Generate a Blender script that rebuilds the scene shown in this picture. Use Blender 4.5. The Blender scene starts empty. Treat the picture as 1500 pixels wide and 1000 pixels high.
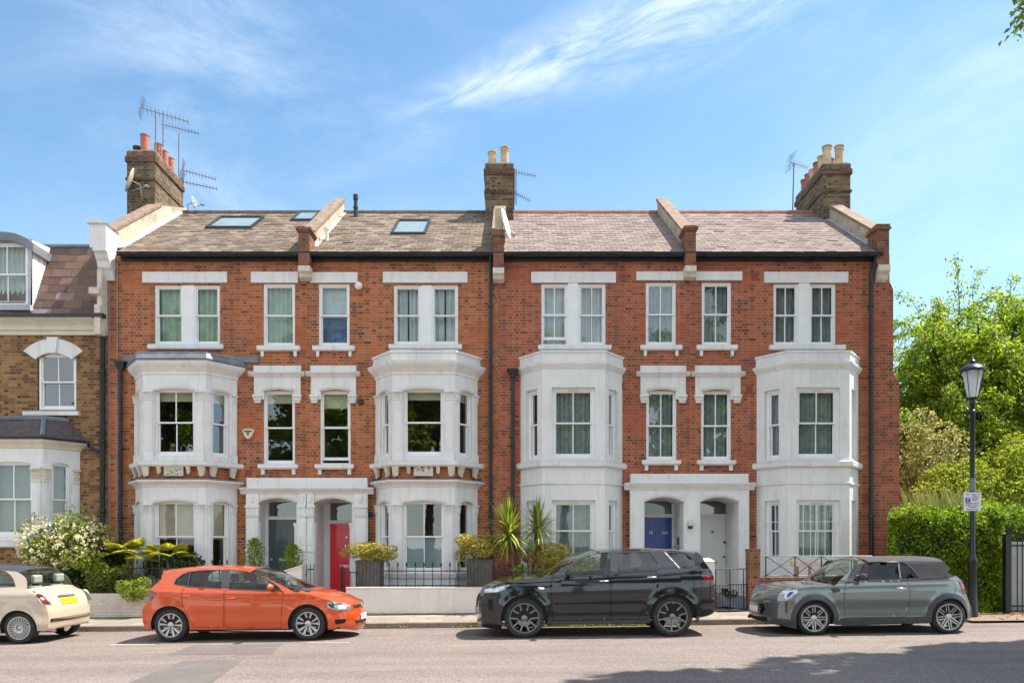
import bpy, bmesh, math, random
import numpy as np
from mathutils import Vector, Matrix
from mathutils.geometry import delaunay_2d_cdt

# ------------------------------------------------------------------ camera, sky, sun, exposure
SC = bpy.context.scene
FPX, HZ, CX, CH = 1120.0, 800.0, 750.0, 1.70      # focal length / horizon / centre in photo pixels, eye height
cam = bpy.data.cameras.new("camera"); camo = bpy.data.objects.new("camera", cam)
SC.collection.objects.link(camo); SC.camera = camo
camo.location = (0, 0, CH); camo.rotation_euler = (math.radians(90), 0, 0)
cam.sensor_width = 36; cam.lens = 36 * FPX / 1500; cam.shift_y = (HZ - 500) / 1500
cam.clip_start = 0.1; cam.clip_end = 3000

SUN_D = Vector((0.55, 0.17, 1.0)).normalized()
EL = math.asin(SUN_D.z); AZ = math.atan2(SUN_D.x, SUN_D.y)
W = bpy.data.worlds.new("World"); SC.world = W; W.use_nodes = True
nt = W.node_tree; nt.nodes.clear()
def N(tree, typ, **kw):
    n = tree.nodes.new(typ)
    for k, v in kw.items(): setattr(n, k, v)
    return n
def math_(tree, op, a, b=None, c=None, clamp=False):
    n = tree.nodes.new('ShaderNodeMath'); n.operation = op; n.use_clamp = clamp
    for i, v in enumerate((a, b, c)):
        if v is None: continue
        if isinstance(v, (int, float)): n.inputs[i].default_value = v
        else: tree.links.new(v, n.inputs[i])
    return n.outputs[0]
sky = N(nt, 'ShaderNodeTexSky', sky_type='NISHITA', sun_disc=False)
sky.sun_elevation = EL; sky.sun_rotation = AZ; sky.air_density = 1.0; sky.dust_density = 0.4; sky.ozone_density = 2.2
tc = N(nt, 'ShaderNodeTexCoord'); sep = N(nt, 'ShaderNodeSeparateXYZ'); nt.links.new(tc.outputs['Generated'], sep.inputs[0])
yy = math_(nt, 'MAXIMUM', math_(nt, 'ABSOLUTE', sep.outputs[1]), 0.12)
U = math_(nt, 'DIVIDE', sep.outputs[0], yy); V = math_(nt, 'DIVIDE', sep.outputs[2], yy)
def wnoise(su, sv, rot, det=6, rough=0.6, off=0.0, dist=0.3):
    c, s = math.cos(rot), math.sin(rot)
    a = math_(nt, 'MULTIPLY', math_(nt, 'ADD', math_(nt, 'MULTIPLY', U, c), math_(nt, 'MULTIPLY', V, s)), su)
    b = math_(nt, 'MULTIPLY', math_(nt, 'SUBTRACT', math_(nt, 'MULTIPLY', V, c), math_(nt, 'MULTIPLY', U, s)), sv)
    cm = N(nt, 'ShaderNodeCombineXYZ'); nt.links.new(a, cm.inputs[0]); nt.links.new(b, cm.inputs[1]); cm.inputs[2].default_value = off
    n = N(nt, 'ShaderNodeTexNoise'); n.inputs['Scale'].default_value = 1; n.inputs['Detail'].default_value = det
    n.inputs['Roughness'].default_value = rough; n.inputs['Distortion'].default_value = dist
    nt.links.new(cm.outputs[0], n.inputs['Vector']); return n.outputs[0]
def bump_(x, c, w):      # exp(-((x-c)/w)^2)
    d = math_(nt, 'DIVIDE', math_(nt, 'SUBTRACT', x, c), w)
    return math_(nt, 'POWER', 2.718, math_(nt, 'MULTIPLY', math_(nt, 'MULTIPLY', d, d), -1.0))
def sstep(x, a, b):
    n = N(nt, 'ShaderNodeMapRange', interpolation_type='SMOOTHSTEP'); nt.links.new(x, n.inputs[0])
    n.inputs[1].default_value = a; n.inputs[2].default_value = b; return n.outputs[0]
# the long comet shaped cirrus
vc = math_(nt, 'ADD', 0.618, math_(nt, 'MULTIPLY', U, 0.36))
wdt = math_(nt, 'ADD', 0.022, math_(nt, 'MULTIPLY', math_(nt, 'MAXIMUM', math_(nt, 'ADD', U, 0.14), 0.0), 0.115))
dd = math_(nt, 'DIVIDE', math_(nt, 'SUBTRACT', V, vc), wdt)
streak = math_(nt, 'POWER', 2.718, math_(nt, 'MULTIPLY', math_(nt, 'MULTIPLY', dd, dd), -1.0))
streak = math_(nt, 'MULTIPLY', streak, math_(nt, 'MULTIPLY', sstep(U, -0.20, -0.02), sstep(U, 0.52, 0.22)))
streak = math_(nt, 'MULTIPLY', streak, sstep(wnoise(5.0, 17, 0.40, 10, 0.7, 3.1, 0.9), 0.28, 0.72))
wisp = sstep(wnoise(2.6, 4.6, -0.35, 10, 0.68, 7.7, 0.5), 0.36, 0.95)
left = bump_(math_(nt, 'ADD', U, math_(nt, 'MULTIPLY', V, 0.3)), -0.17, 0.22)
wisp2 = sstep(wnoise(1.3, 3.4, 0.35, 8, 0.6, 1.3, 0.3), 0.36, 0.95)
right = sstep(U, 0.25, 0.75)
cl = math_(nt, 'ADD', math_(nt, 'MULTIPLY', streak, 0.50), math_(nt, 'ADD', math_(nt, 'MULTIPLY', wisp, math_(nt, 'ADD', 0.06, math_(nt, 'MULTIPLY', left, 0.42))), math_(nt, 'MULTIPLY', wisp2, math_(nt, 'ADD', 0.08, math_(nt, 'MULTIPLY', right, 0.55)))))
cl = math_(nt, 'ADD', cl, math_(nt, 'MULTIPLY', sstep(V, 0.6, 0.05), 0.20))
cl = math_(nt, 'MINIMUM', cl, 0.85)
hsv = N(nt, 'ShaderNodeHueSaturation'); hsv.inputs['Saturation'].default_value = 0.98; hsv.inputs['Value'].default_value = 0.93
mixc = N(nt, 'ShaderNodeMix', data_type='RGBA'); nt.links.new(cl, mixc.inputs[0]); nt.links.new(hsv.outputs[0], mixc.inputs[6])
mixc.inputs[7].default_value = (6.9, 7.1, 7.3, 1)
TINT = N(nt, 'ShaderNodeMix', data_type='RGBA', blend_type='MULTIPLY'); TINT.inputs[0].default_value = 1.0; TINT.inputs[7].default_value = (0.77, 1.02, 1.02, 1); nt.links.new(sky.outputs[0], TINT.inputs[6]); nt.links.new(TINT.outputs[2], hsv.inputs['Color'])
# unseen bright cloud added behind the camera to brighten the house fronts
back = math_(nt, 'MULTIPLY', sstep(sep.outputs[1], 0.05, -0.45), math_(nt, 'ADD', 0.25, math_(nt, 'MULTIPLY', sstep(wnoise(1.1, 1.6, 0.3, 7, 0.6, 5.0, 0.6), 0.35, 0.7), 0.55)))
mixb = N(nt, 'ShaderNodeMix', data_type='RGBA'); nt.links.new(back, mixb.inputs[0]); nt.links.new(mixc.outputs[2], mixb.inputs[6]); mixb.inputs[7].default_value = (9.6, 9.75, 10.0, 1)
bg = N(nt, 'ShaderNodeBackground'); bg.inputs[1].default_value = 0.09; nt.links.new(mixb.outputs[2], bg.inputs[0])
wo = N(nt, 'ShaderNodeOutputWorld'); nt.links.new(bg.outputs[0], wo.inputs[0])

sun = bpy.data.lights.new("sun", 'SUN'); suno = bpy.data.objects.new("sun", sun); SC.collection.objects.link(suno)
sun.energy = 3.6; sun.angle = math.radians(0.53); sun.color = (1.0, 0.93, 0.84)
suno.rotation_euler = SUN_D.to_track_quat('Z', 'Y').to_euler(); suno.location = (20, 10, 40)
SC.view_settings.view_transform = 'Standard'; SC.view_settings.look = 'None'
SC.view_settings.exposure = 1.42; SC.view_settings.gamma = 1.0; SC.view_settings.use_curve_mapping = False

# ------------------------------------------------------------------ helpers
COL = SC.collection
def gz(x): return 0.011 * max(-30.0, min(30.0, x))      # the street climbs gently to the right
def at(px, py, Y): return Vector(((px - CX) * Y / FPX, Y, CH + (HZ - py) * Y / FPX))
FY = 20.0
def fx(px, Y=FY): return (px - CX) * Y / FPX
def fz(py, Y=FY): return CH + (HZ - py) * Y / FPX

def tag(o, label=None, cat=None, group=None, kind=None):
    if label: o['label'] = label
    if cat: o['category'] = cat
    if group: o['group'] = group
    if kind: o['kind'] = kind
    return o
def thing(name, loc, label, cat, group=None):
    o = bpy.data.objects.new(name, None); COL.objects.link(o); o.location = loc; o.empty_display_size = 0.2
    tag(o, label, cat, group); o['_w'] = [float(c) for c in loc]; return o
def worldloc(o):
    p = Vector((0, 0, 0))
    while o is not None: p += o.location; o = o.parent
    return p
class MB:
    """collects faces in world coordinates; build() links them as ONE mesh object"""
    def __init__(s, T=None): s.v = []; s.f = []; s.T = T
    def add(s, vs, fs):
        b = len(s.v)
        for v in vs:
            s.v.append(tuple(s.T @ Vector(v)) if s.T is not None else tuple(v))
        for f in fs: s.f.append(tuple(b + i for i in f))
    def box(s, x0, x1, y0, y1, z0, z1, cut=''):
        vs = [(x, y, z) for z in (z0, z1) for y in (y0, y1) for x in (x0, x1)]
        F = {'d': (0, 2, 3, 1), 'u': (4, 5, 7, 6), 'f': (0, 1, 5, 4), 'b': (2, 6, 7, 3), 'l': (0, 4, 6, 2), 'r': (1, 3, 7, 5)}
        s.add(vs, [F[k] for k in F if k not in cut]); return s
    def prism(s, poly, y0, y1):            # poly in (x,z), extruded along y
        n = len(poly); vs = [(p[0], y0, p[1]) for p in poly] + [(p[0], y1, p[1]) for p in poly]
        fs = [tuple(range(n)), tuple(range(2 * n - 1, n - 1, -1))] + [(i, i + n, (i + 1) % n + n, (i + 1) % n) for i in range(n)]
        s.add(vs, fs); return s
    def prismz(s, poly, z0, z1):           # poly in (x,y), extruded along z
        n = len(poly); vs = [(p[0], p[1], z0) for p in poly] + [(p[0], p[1], z1) for p in poly]
        fs = [tuple(range(n))[::-1], tuple(range(n, 2 * n))] + [(i, (i + 1) % n, (i + 1) % n + n, i + n) for i in range(n)]
        s.add(vs, fs); return s
    def quad(s, a, b, c, d): s.add([a, b, c, d], [(0, 1, 2, 3)]); return s
    def tube(s, pts, r, seg=8, caps=True):
        pts = [Vector(p) for p in pts]; rr = r if isinstance(r, (list, tuple)) else [r] * len(pts)
        vs = []; prev = None
        for i, p in enumerate(pts):
            d = (pts[min(i + 1, len(pts) - 1)] - pts[max(i - 1, 0)]).normalized()
            if prev is None:
                a = d.orthogonal().normalized()
            else:
                a = (prev - d * prev.dot(d)); a = a.normalized() if a.length > 1e-6 else d.orthogonal().normalized()
            prev = a; b = d.cross(a)
            for k in range(seg):
                t = 2 * math.pi * k / seg; vs.append(tuple(p + (a * math.cos(t) + b * math.sin(t)) * rr[i]))
        fs = []
        for i in range(len(pts) - 1):
            for k in range(seg):
                k2 = (k + 1) % seg; fs.append((i * seg + k, i * seg + k2, (i + 1) * seg + k2, (i + 1) * seg + k))
        if caps: fs.append(tuple(range(seg))[::-1]); fs.append(tuple(range((len(pts) - 1) * seg, len(pts) * seg)))
        s.add(vs, fs); return s
    def lathe(s, c, prof, seg=16, axis='z', caps=True):     # prof: (r, h)
        vs = []
        for r, h in prof:
            for k in range(seg):
                t = 2 * math.pi * k / seg; a, b = r * math.cos(t), r * math.sin(t)
                vs.append((c[0] + a, c[1] + b, c[2] + h) if axis == 'z' else (c[0] + a, c[1] + h, c[2] + b) if axis == 'y' else (c[0] + h, c[1] + a, c[2] + b))
        fs = []
        for i in range(len(prof) - 1):
            for k in range(seg):
                k2 = (k + 1) % seg; fs.append((i * seg + k, i * seg + k2, (i + 1) * seg + k2, (i + 1) * seg + k))
        if caps: fs.append(tuple(range(seg))[::-1]); fs.append(tuple(range((len(prof) - 1) * seg, len(prof) * seg)))
        s.add(vs, fs); return s
    def build(s, name, m, parent=None, smooth=False, fix=True, bevel=0.0, label=None):
        me = bpy.data.meshes.new(name)
        off = worldloc(parent) if parent is not None else Vector((0, 0, 0))
        if len(s.v):
            a = np.array(s.v, dtype=float) - np.array(off)
            me.from_pydata([tuple(r) for r in a], [], s.f)
        if fix:
            bm = bmesh.new(); bm.from_mesh(me); bmesh.ops.recalc_face_normals(bm, faces=bm.faces); bm.to_mesh(me); bm.free()
        o = bpy.data.objects.new(name, me); COL.objects.link(o); me.materials.append(m)
        if parent is not None: o.parent = parent
        if smooth:
            for p in me.polygons: p.use_smooth = True
            if smooth != 'all':
                try: me.set_sharp_from_angle(angle=math.radians(smooth if isinstance(smooth, (int, float)) and smooth > 1 else 35))
                except Exception: pass
        if bevel:
            b = o.modifiers.new('b', 'BEVEL'); b.width = bevel; b.segments = 2; b.limit_method = 'ANGLE'; b.angle_limit = math.radians(50)
        if label: o['label'] = label
        return o

# ------------------------------------------------------------------ materials
def newmat(name):
    m = bpy.data.materials.new(name); m.use_nodes = True; t = m.node_tree
    return m, t, t.nodes['Principled BSDF']
def ramp(t, fac, stops):
    r = N(t, 'ShaderNodeValToRGB'); t.links.new(fac, r.inputs[0]); e = r.color_ramp.elements
    while len(e) < len(stops): e.new(0.5)
    for i, (p, c) in enumerate(stops): e[i].position = p; e[i].color = (c[0], c[1], c[2], 1)
    return r.outputs[0]
def noise(t, scale, det=4, rough=0.55, vec=None, dist=0.0):
    n = N(t, 'ShaderNodeTexNoise'); n.inputs['Scale'].default_value = scale; n.inputs['Detail'].default_value = det
    n.inputs['Roughness'].default_value = rough; n.inputs['Distortion'].default_value = dist
    if vec is None:
        g = N(t, 'ShaderNodeTexCoord'); vec = g.outputs['Object']
    t.links.new(vec, n.inputs['Vector']); return n.outputs[0]
def mixrgb(t, fac, a, b, mode='MIX'):
    n = N(t, 'ShaderNodeMix', data_type='RGBA', blend_type=mode)
    for i, v in ((0, fac), (6, a), (7, b)):
        if isinstance(v, (int, float)): n.inputs[i].default_value = v
        elif isinstance(v, tuple): n.inputs[i].default_value = (v[0], v[1], v[2], 1)
        else: t.links.new(v, n.inputs[i])
    return n.outputs[2]
def bumpn(t, b, h, strength=0.4, dist=0.01):
    n = N(t, 'ShaderNodeBump'); n.inputs['Strength'].default_value = strength; n.inputs['Distance'].default_value = dist
    t.links.new(h, n.inputs['Height']); t.links.new(n.outputs[0], b.inputs['Normal'])
def simple(name, col, rough=0.6, var=0.12, vscale=4.0, bump=0.0, bscale=60.0, metal=0.0, spec=0.5, dirt=None, dirtamt=0.0, dscale=1.3):
    m, t, b = newmat(name)
    lo = tuple(max(0, c * (1 - var)) for c in col); hi = tuple(min(1, c * (1 + var)) for c in col)
    c = ramp(t, noise(t, vscale, 5, 0.6), [(0.3, lo), (0.7, hi)])
    if dirt:
        f = ramp(t, noise(t, dscale, 7, 0.7), [(0.48, (0, 0, 0)), (0.75, (dirtamt,) * 3)])
        c = mixrgb(t, f, c, dirt)
    t.links.new(c, b.inputs['Base Color']); b.inputs['Roughness'].default_value = rough; b.inputs['Metallic'].default_value = metal
    b.inputs['Specular IOR Level'].default_value = spec
    if bump: bumpn(t, b, noise(t, bscale, 4), bump, 0.01)
    return m
def wallvec(t, off=(0, 0)):
    """running coordinate along the wall and height, for walls facing any way"""
    tc = N(t, 'ShaderNodeTexCoord'); s = N(t, 'ShaderNodeSeparateXYZ'); t.links.new(tc.outputs['Object'], s.inputs[0])
    g = N(t, 'ShaderNodeNewGeometry'); gs = N(t, 'ShaderNodeSeparateXYZ'); t.links.new(g.outputs['True Normal'], gs.inputs[0])
    side = math_(t, 'GREATER_THAN', math_(t, 'ABSOLUTE', gs.outputs[0]), 0.75)
    top = math_(t, 'GREATER_THAN', math_(t, 'ABSOLUTE', gs.outputs[2]), 0.75)
    u = math_(t, 'ADD', math_(t, 'MULTIPLY', s.outputs[0], math_(t, 'SUBTRACT', 1.0, side)), math_(t, 'MULTIPLY', s.outputs[1], side))
    v = math_(t, 'ADD', math_(t, 'MULTIPLY', s.outputs[2], math_(t, 'SUBTRACT', 1.0, top)), math_(t, 'MULTIPLY', s.outputs[1], top))
    c = N(t, 'ShaderNodeCombineXYZ'); t.links.new(math_(t, 'ADD', u, off[0]), c.inputs[0]); t.links.new(math_(t, 'ADD', v, off[1]), c.inputs[1])
    return c.outputs[0]
def brick(name, stops, mortar, off=(0, 0), stain=(0.10, 0.05, 0.035), stamt=0.5, mort=0.013, patch=None, dark=0.30):
    """Flemish bond: stretcher, header, stretcher; many headers are burnt dark"""
    m, t, b = newmat(name); vec = wallvec(t, off); s = N(t, 'ShaderNodeSeparateXYZ'); t.links.new(vec, s.inputs[0])
    wob = math_(t, 'MULTIPLY', math_(t, 'SUBTRACT', noise(t, 3.0, 3), 0.5), 0.02)
    vv = math_(t, 'DIVIDE', math_(t, 'ADD', s.outputs[1], math_(t, 'MULTIPLY', wob, 0.4)), 0.078); row = math_(t, 'FLOOR', vv); fv = math_(t, 'FRACT', vv)
    par = math_(t, 'MULTIPLY', math_(t, 'MODULO', math_(t, 'ABSOLUTE', row), 2.0), 0.5)
    uu = math_(t, 'ADD', math_(t, 'DIVIDE', math_(t, 'ADD', s.outputs[0], wob), 0.345), par); cell = math_(t, 'FLOOR', uu); fu = math_(t, 'FRACT', uu)
    hd = math_(t, 'GREATER_THAN', fu, 0.66)
    du = math_(t, 'MULTIPLY', math_(t, 'MINIMUM', math_(t, 'MINIMUM', fu, math_(t, 'SUBTRACT', 1.0, fu)), math_(t, 'ABSOLUTE', math_(t, 'SUBTRACT', fu, 0.66))), 0.345)
    dv = math_(t, 'MULTIPLY', math_(t, 'MINIMUM', fv, math_(t, 'SUBTRACT', 1.0, fv)), 0.078)
    edge = math_(t, 'MINIMUM', du, dv); mf = N(t, 'ShaderNodeMapRange'); t.links.new(edge, mf.inputs[0]); mf.inputs[1].default_value = mort * 0.35; mf.inputs[2].default_value = mort * 0.75; mf.inputs[3].default_value = 1; mf.inputs[4].default_value = 0; fac = mf.outputs[0]
    cb = N(t, 'ShaderNodeCombineXYZ'); t.links.new(math_(t, 'ADD', math_(t, 'MULTIPLY', cell, 2.0), hd), cb.inputs[0]); t.links.new(row, cb.inputs[1])
    wn = N(t, 'ShaderNodeTexWhiteNoise'); t.links.new(cb.outputs[0], wn.inputs['Vector']); sc = N(t, 'ShaderNodeSeparateColor'); t.links.new(wn.outputs['Color'], sc.inputs[0])
    rnd = math_(t, 'ADD', math_(t, 'MULTIPLY', sc.outputs[0], 0.55), math_(t, 'ADD', 0.26, math_(t, 'MULTIPLY', math_(t, 'SUBTRACT', noise(t, 0.7, 5, 0.65), 0.5), 0.7)))
    c = ramp(t, rnd, stops)
    zone = ramp(t, noise(t, 0.45, 3, 0.5), [(0.35, (0.4,) * 3), (0.65, (1.0,) * 3)])
    th = math_(t, 'MULTIPLY', math_(t, 'ADD', 0.05, math_(t, 'MULTIPLY', hd, dark)), zone)
    dk = math_(t, 'LESS_THAN', sc.outputs[1], th); dkc = mixrgb(t, sc.outputs[2], stops[0][1], stops[1][1])
    c = mixrgb(t, math_(t, 'MULTIPLY', dk, 0.85), c, dkc)
    c = mixrgb(t, 0.5, c, ramp(t, noise(t, 19, 4, 0.6), [(0.25, (0.5, 0.5, 0.5)), (0.75, (1, 1, 1))]), 'MULTIPLY')
    mm = ramp(t, noise(t, 1.3, 5, 0.6), [(0.3, tuple(k * 0.55 for k in mortar)), (0.65, mortar)])
    c = mixrgb(t, fac, c, mm)
    st = ramp(t, noise(t, 0.5, 8, 0.72), [(0.42, (0, 0, 0)), (0.75, (stamt,) * 3)]); c = mixrgb(t, st, c, stain)
    w = N(t, 'ShaderNodeMapping'); g = N(t, 'ShaderNodeTexCoord'); w.inputs['Scale'].default_value = (3.2, 3.2, 0.35); w.inputs['Location'].default_value = (5, 2, 1); t.links.new(g.outputs['Object'], w.inputs[0])
    st = ramp(t, noise(t, 1.0, 6, 0.65, w.outputs[0]), [(0.55, (0, 0, 0)), (0.75, (stamt * 0.9,) * 3)]); c = mixrgb(t, st, c, tuple(k * 0.8 for k in mortar))
    if patch:
        st = ramp(t, noise(t, 0.8, 3, 0.5, wallvec(t, (31, 7))), [(0.55, (0, 0, 0)), (0.66, (0.5,) * 3)]); c = mixrgb(t, st, c, patch)
    t.links.new(c, b.inputs['Base Color']); b.inputs['Roughness'].default_value = 0.85; b.inputs['Specular IOR Level'].default_value = 0.3
    h = math_(t, 'ADD', math_(t, 'SUBTRACT', 1.0, fac), math_(t, 'MULTIPLY', noise(t, 55, 4), 0.5)); bumpn(t, b, h, 0.6, 0.008)
    return m
def islands(name, stops, rough=0.8, nscale=9, moss=None, mossamt=0.5, spec=0.3, bump=0.3, transl=0.0, mscale=1.2):
    """a colour of its own for each slate / leaf"""
    m, t, b = newmat(name); g = N(t, 'ShaderNodeNewGeometry')
    r = math_(t, 'ADD', g.outputs['Random Per Island'], math_(t, 'MULTIPLY', math_(t, 'SUBTRACT', noise(t, nscale, 4), 0.5), 0.5))
    c = ramp(t, r, stops)
    if moss:
        f = ramp(t, noise(t, mscale, 8, 0.72), [(0.42, (0, 0, 0)), (0.68, (mossamt,) * 3)]); c = mixrgb(t, f, c, moss)
    t.links.new(c, b.inputs['Base Color']); b.inputs['Roughness'].default_value = rough; b.inputs['Specular IOR Level'].default_value = spec
    if bump: bumpn(t, b, noise(t, 40, 4), bump, 0.01)
    if transl:
        tr = N(t, 'ShaderNodeBsdfTranslucent'); t.links.new(mixrgb(t, 1.0, c, (1.9, 1.8, 0.8), 'MULTIPLY'), tr.inputs[0])
        mx = N(t, 'ShaderNodeMixShader'); mx.inputs[0].default_value = transl
        t.links.new(b.outputs[0], mx.inputs[1]); t.links.new(tr.outputs[0], mx.inputs[2]); t.links.new(mx.outputs[0], t.nodes['Material Output'].inputs[0])
    return m
def glassm(name, tint=(0.8, 0.86, 0.84), ior=1.75, wav=0.02, refl=0.0):
    m, t, b = newmat(name); t.nodes.remove(b)
    gl = N(t, 'ShaderNodeBsdfGlossy'); gl.inputs['Roughness'].default_value = 0.0; gl.inputs[0].default_value = (1, 1, 1, 1)
    tr = N(t, 'ShaderNodeBsdfTransparent'); tr.inputs[0].default_value = (*tint, 1)
    lw = N(t, 'ShaderNodeLayerWeight'); lw.inputs[0].default_value = 0.5; F0 = ((ior - 1) / (ior + 1)) ** 2
    f = math_(t, 'ADD', math_(t, 'MULTIPLY', math_(t, 'POWER', lw.outputs['Facing'], 4.0), 1 - F0), F0 + refl, clamp=True)
    mx = N(t, 'ShaderNodeMixShader'); t.links.new(f, mx.inputs[0]); t.links.new(tr.outputs[0], mx.inputs[1]); t.links.new(gl.outputs[0], mx.inputs[2])
    t.links.new(mx.outputs[0], t.nodes['Material Output'].inputs[0])
    bp = N(t, 'ShaderNodeBump'); bp.inputs['Strength'].default_value = wav; bp.inputs['Distance'].default_value = 0.05
    t.links.new(noise(t, 1.6, 3), bp.inputs['Height']); t.links.new(bp.outputs[0], gl.inputs['Normal'])
    return m
def paint(name, col, rough=0.28, metal=0.0, coat=1.0, flake=0.0):
    m, t, b = newmat(name); b.inputs['Base Color'].default_value = (*col, 1); b.inputs['Metallic'].default_value = metal
    b.inputs['Roughness'].default_value = rough; b.inputs['Coat Weight'].default_value = coat; b.inputs['Coat Roughness'].default_value = 0.03
    c = ramp(t, noise(t, 1.5, 3, 0.5), [(0.35, tuple(k * 0.97 for k in col)), (0.7, col)]); t.links.new(c, b.inputs['Base Color'])
    return m

M = {}
M['brick1'] = brick('red_orange_brick', [(0.0, (0.090, 0.043, 0.034)), (0.25, (0.233, 0.081, 0.040)), (0.5, (0.446, 0.128, 0.050)), (0.75, (0.552, 0.163, 0.060)), (1.0, (0.594, 0.233, 0.102))], (0.531, 0.342, 0.206), patch=(0.488, 0.136, 0.054), stamt=0.30, stain=(0.170, 0.081, 0.060))
M['brick2'] = brick('red_brick', [(0.0, (0.084, 0.041, 0.036)), (0.25, (0.223, 0.076, 0.046)), (0.5, (0.424, 0.109, 0.054)), (0.75, (0.531, 0.136, 0.063)), (1.0, (0.563, 0.201, 0.102))], (0.488, 0.310, 0.199), off=(0.06, 0.03), patch=(0.446, 0.114, 0.058), stamt=0.34, stain=(0.159, 0.076, 0.060))
M['stock'] = brick('yellow_stock_brick', [(0.0, (0.057, 0.032, 0.023)), (0.25, (0.144, 0.077, 0.037)), (0.5, (0.347, 0.181, 0.069)), (0.8, (0.452, 0.242, 0.093)), (1.0, (0.501, 0.298, 0.139))], (0.405, 0.265, 0.170), off=(0.02, 0.05), stain=(0.086, 0.044, 0.028), stamt=0.5, dark=0.45)
M['sooty'] = brick('sooty_chimney_brick', [(0.0, (0.035, 0.027, 0.022)), (0.25, (0.075, 0.052, 0.035)), (0.5, (0.20, 0.135, 0.07)), (0.8, (0.29, 0.19, 0.09)), (1.0, (0.33, 0.24, 0.12))], (0.30, 0.25, 0.18), off=(0.05, 0.01), stain=(0.05, 0.04, 0.032), stamt=0.6, dark=0.5)
M['sooty_red'] = brick('sooty_red_brick', [(0.0, (0.04, 0.025, 0.022)), (0.3, (0.11, 0.05, 0.035)), (0.6, (0.24, 0.085, 0.05)), (1.0, (0.32, 0.13, 0.08))], (0.24, 0.18, 0.13), stain=(0.05, 0.04, 0.032), stamt=0.6)
M['coping'] = simple('weathered_coping', (0.25, 0.175, 0.12), 0.9, 0.3, 5, 0.5, 30, dirt=(0.09, 0.075, 0.05), dirtamt=0.7, dscale=4)
M['brickpier'] = brick('pier_brick', [(0.0, (0.057, 0.035, 0.028)), (0.3, (0.190, 0.075, 0.045)), (0.6, (0.342, 0.120, 0.060)), (1.0, (0.418, 0.180, 0.090))], (0.342, 0.250, 0.170), off=(0.1, 0.02), stain=(0.085, 0.070, 0.050), stamt=0.6)
def stucco(name, col, dirtamt=0.6):
    m, t, b = newmat(name)
    c = ramp(t, noise(t, 2.2, 6, 0.65), [(0.3, tuple(k * 0.86 for k in col)), (0.7, col)])
    w = N(t, 'ShaderNodeMapping'); g = N(t, 'ShaderNodeTexCoord'); w.inputs['Scale'].default_value = (7, 7, 0.55); t.links.new(g.outputs['Object'], w.inputs[0])
    f = ramp(t, noise(t, 1.0, 7, 0.7, w.outputs[0]), [(0.52, (0, 0, 0)), (0.8, (dirtamt,) * 3)])
    c = mixrgb(t, f, c, (0.42, 0.38, 0.31))
    ge = N(t, 'ShaderNodeNewGeometry'); sz = N(t, 'ShaderNodeSeparateXYZ'); t.links.new(ge.outputs['True Normal'], sz.inputs[0])
    topf = math_(t, 'MULTIPLY', math_(t, 'GREATER_THAN', sz.outputs[2], 0.6), 0.75)
    tf = math_(t, 'MULTIPLY', topf, noise(t, 6, 6, 0.7)); c = mixrgb(t, tf, c, (0.24, 0.22, 0.17))
    t.links.new(c, b.inputs['Base Color']); b.inputs['Roughness'].default_value = 0.6
    bumpn(t, b, noise(t, 14, 6, 0.65), 0.25, 0.008); return m
M['stucco'] = stucco('white_stucco', (0.80, 0.79, 0.77)); M['stucco_cream'] = stucco('cream_stucco', (0.74, 0.68, 0.58), 0.6)
M['stonework'] = simple('pale_stone', (0.66, 0.60, 0.50), 0.8, 0.15, 6, 0.3, 50, dirt=(0.2, 0.17, 0.13), dirtamt=0.5)
M['render'] = simple('cement_render', (0.50, 0.41, 0.30), 0.9, 0.2, 3, 0.4, 30, dirt=(0.12, 0.1, 0.08), dirtamt=0.7, dscale=2.5)
M['frame'] = simple('white_gloss_paint', (0.82, 0.82, 0.80), 0.35, 0.04, 3)
M['lead'] = simple('lead_sheet', (0.16, 0.18, 0.21), 0.55, 0.25, 5, 0.3, 20, dirt=(0.35, 0.35, 0.35), dirtamt=0.4)
M['flash'] = simple('pale_flashing', (0.45, 0.46, 0.48), 0.6, 0.2, 5, 0.2, 20)
M['black'] = simple('black_gloss_iron', (0.012, 0.013, 0.015), 0.35, 0.3, 8)
M['iron'] = simple('dark_iron', (0.02, 0.022, 0.024), 0.5, 0.3, 8, 0.2, 60)
M['gutter'] = simple('black_gutter', (0.018, 0.022, 0.028), 0.4, 0.3, 6)
M['slate'] = islands('weathered_slate', [(0.0, (0.130, 0.102, 0.078)), (0.3, (0.200, 0.148, 0.110)), (0.7, (0.254, 0.189, 0.140)), (1.0, (0.313, 0.240, 0.181))], 0.85, 7, (0.119, 0.087, 0.054), 0.6)
M['tile'] = islands('pinkish_concrete_tile', [(0.0, (0.162, 0.126, 0.113)), (0.12, (0.252, 0.197, 0.176)), (0.7, (0.290, 0.231, 0.205)), (1.0, (0.323, 0.265, 0.239))], 0.9, 5, (0.190, 0.144, 0.117), 0.45)
M['mansard'] = islands('brown_clay_slab', [(0.0, (0.10, 0.062, 0.05)), (0.5, (0.19, 0.115, 0.085)), (0.85, (0.24, 0.15, 0.115)), (1.0, (0.30, 0.26, 0.27))], 0.75, 6, (0.07, 0.055, 0.045), 0.4)
M['ridge'] = simple('red_ridge_tile', (0.42, 0.15, 0.09), 0.8, 0.25, 5, 0.3, 30)
M['ridge2'] = simple('grey_ridge_tile', (0.13, 0.11, 0.10), 0.8, 0.3, 5, 0.3, 30)
M['pot_red'] = simple('red_clay_pot', (0.42, 0.15, 0.10), 0.75, 0.2, 5, 0.2, 30, dirt=(0.12, 0.08, 0.06), dirtamt=0.5)
M['pot_buff'] = simple('buff_clay_pot', (0.56, 0.42, 0.25), 0.75, 0.2, 5, 0.2, 30, dirt=(0.16, 0.12, 0.08), dirtamt=0.6, dscale=4)
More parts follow.
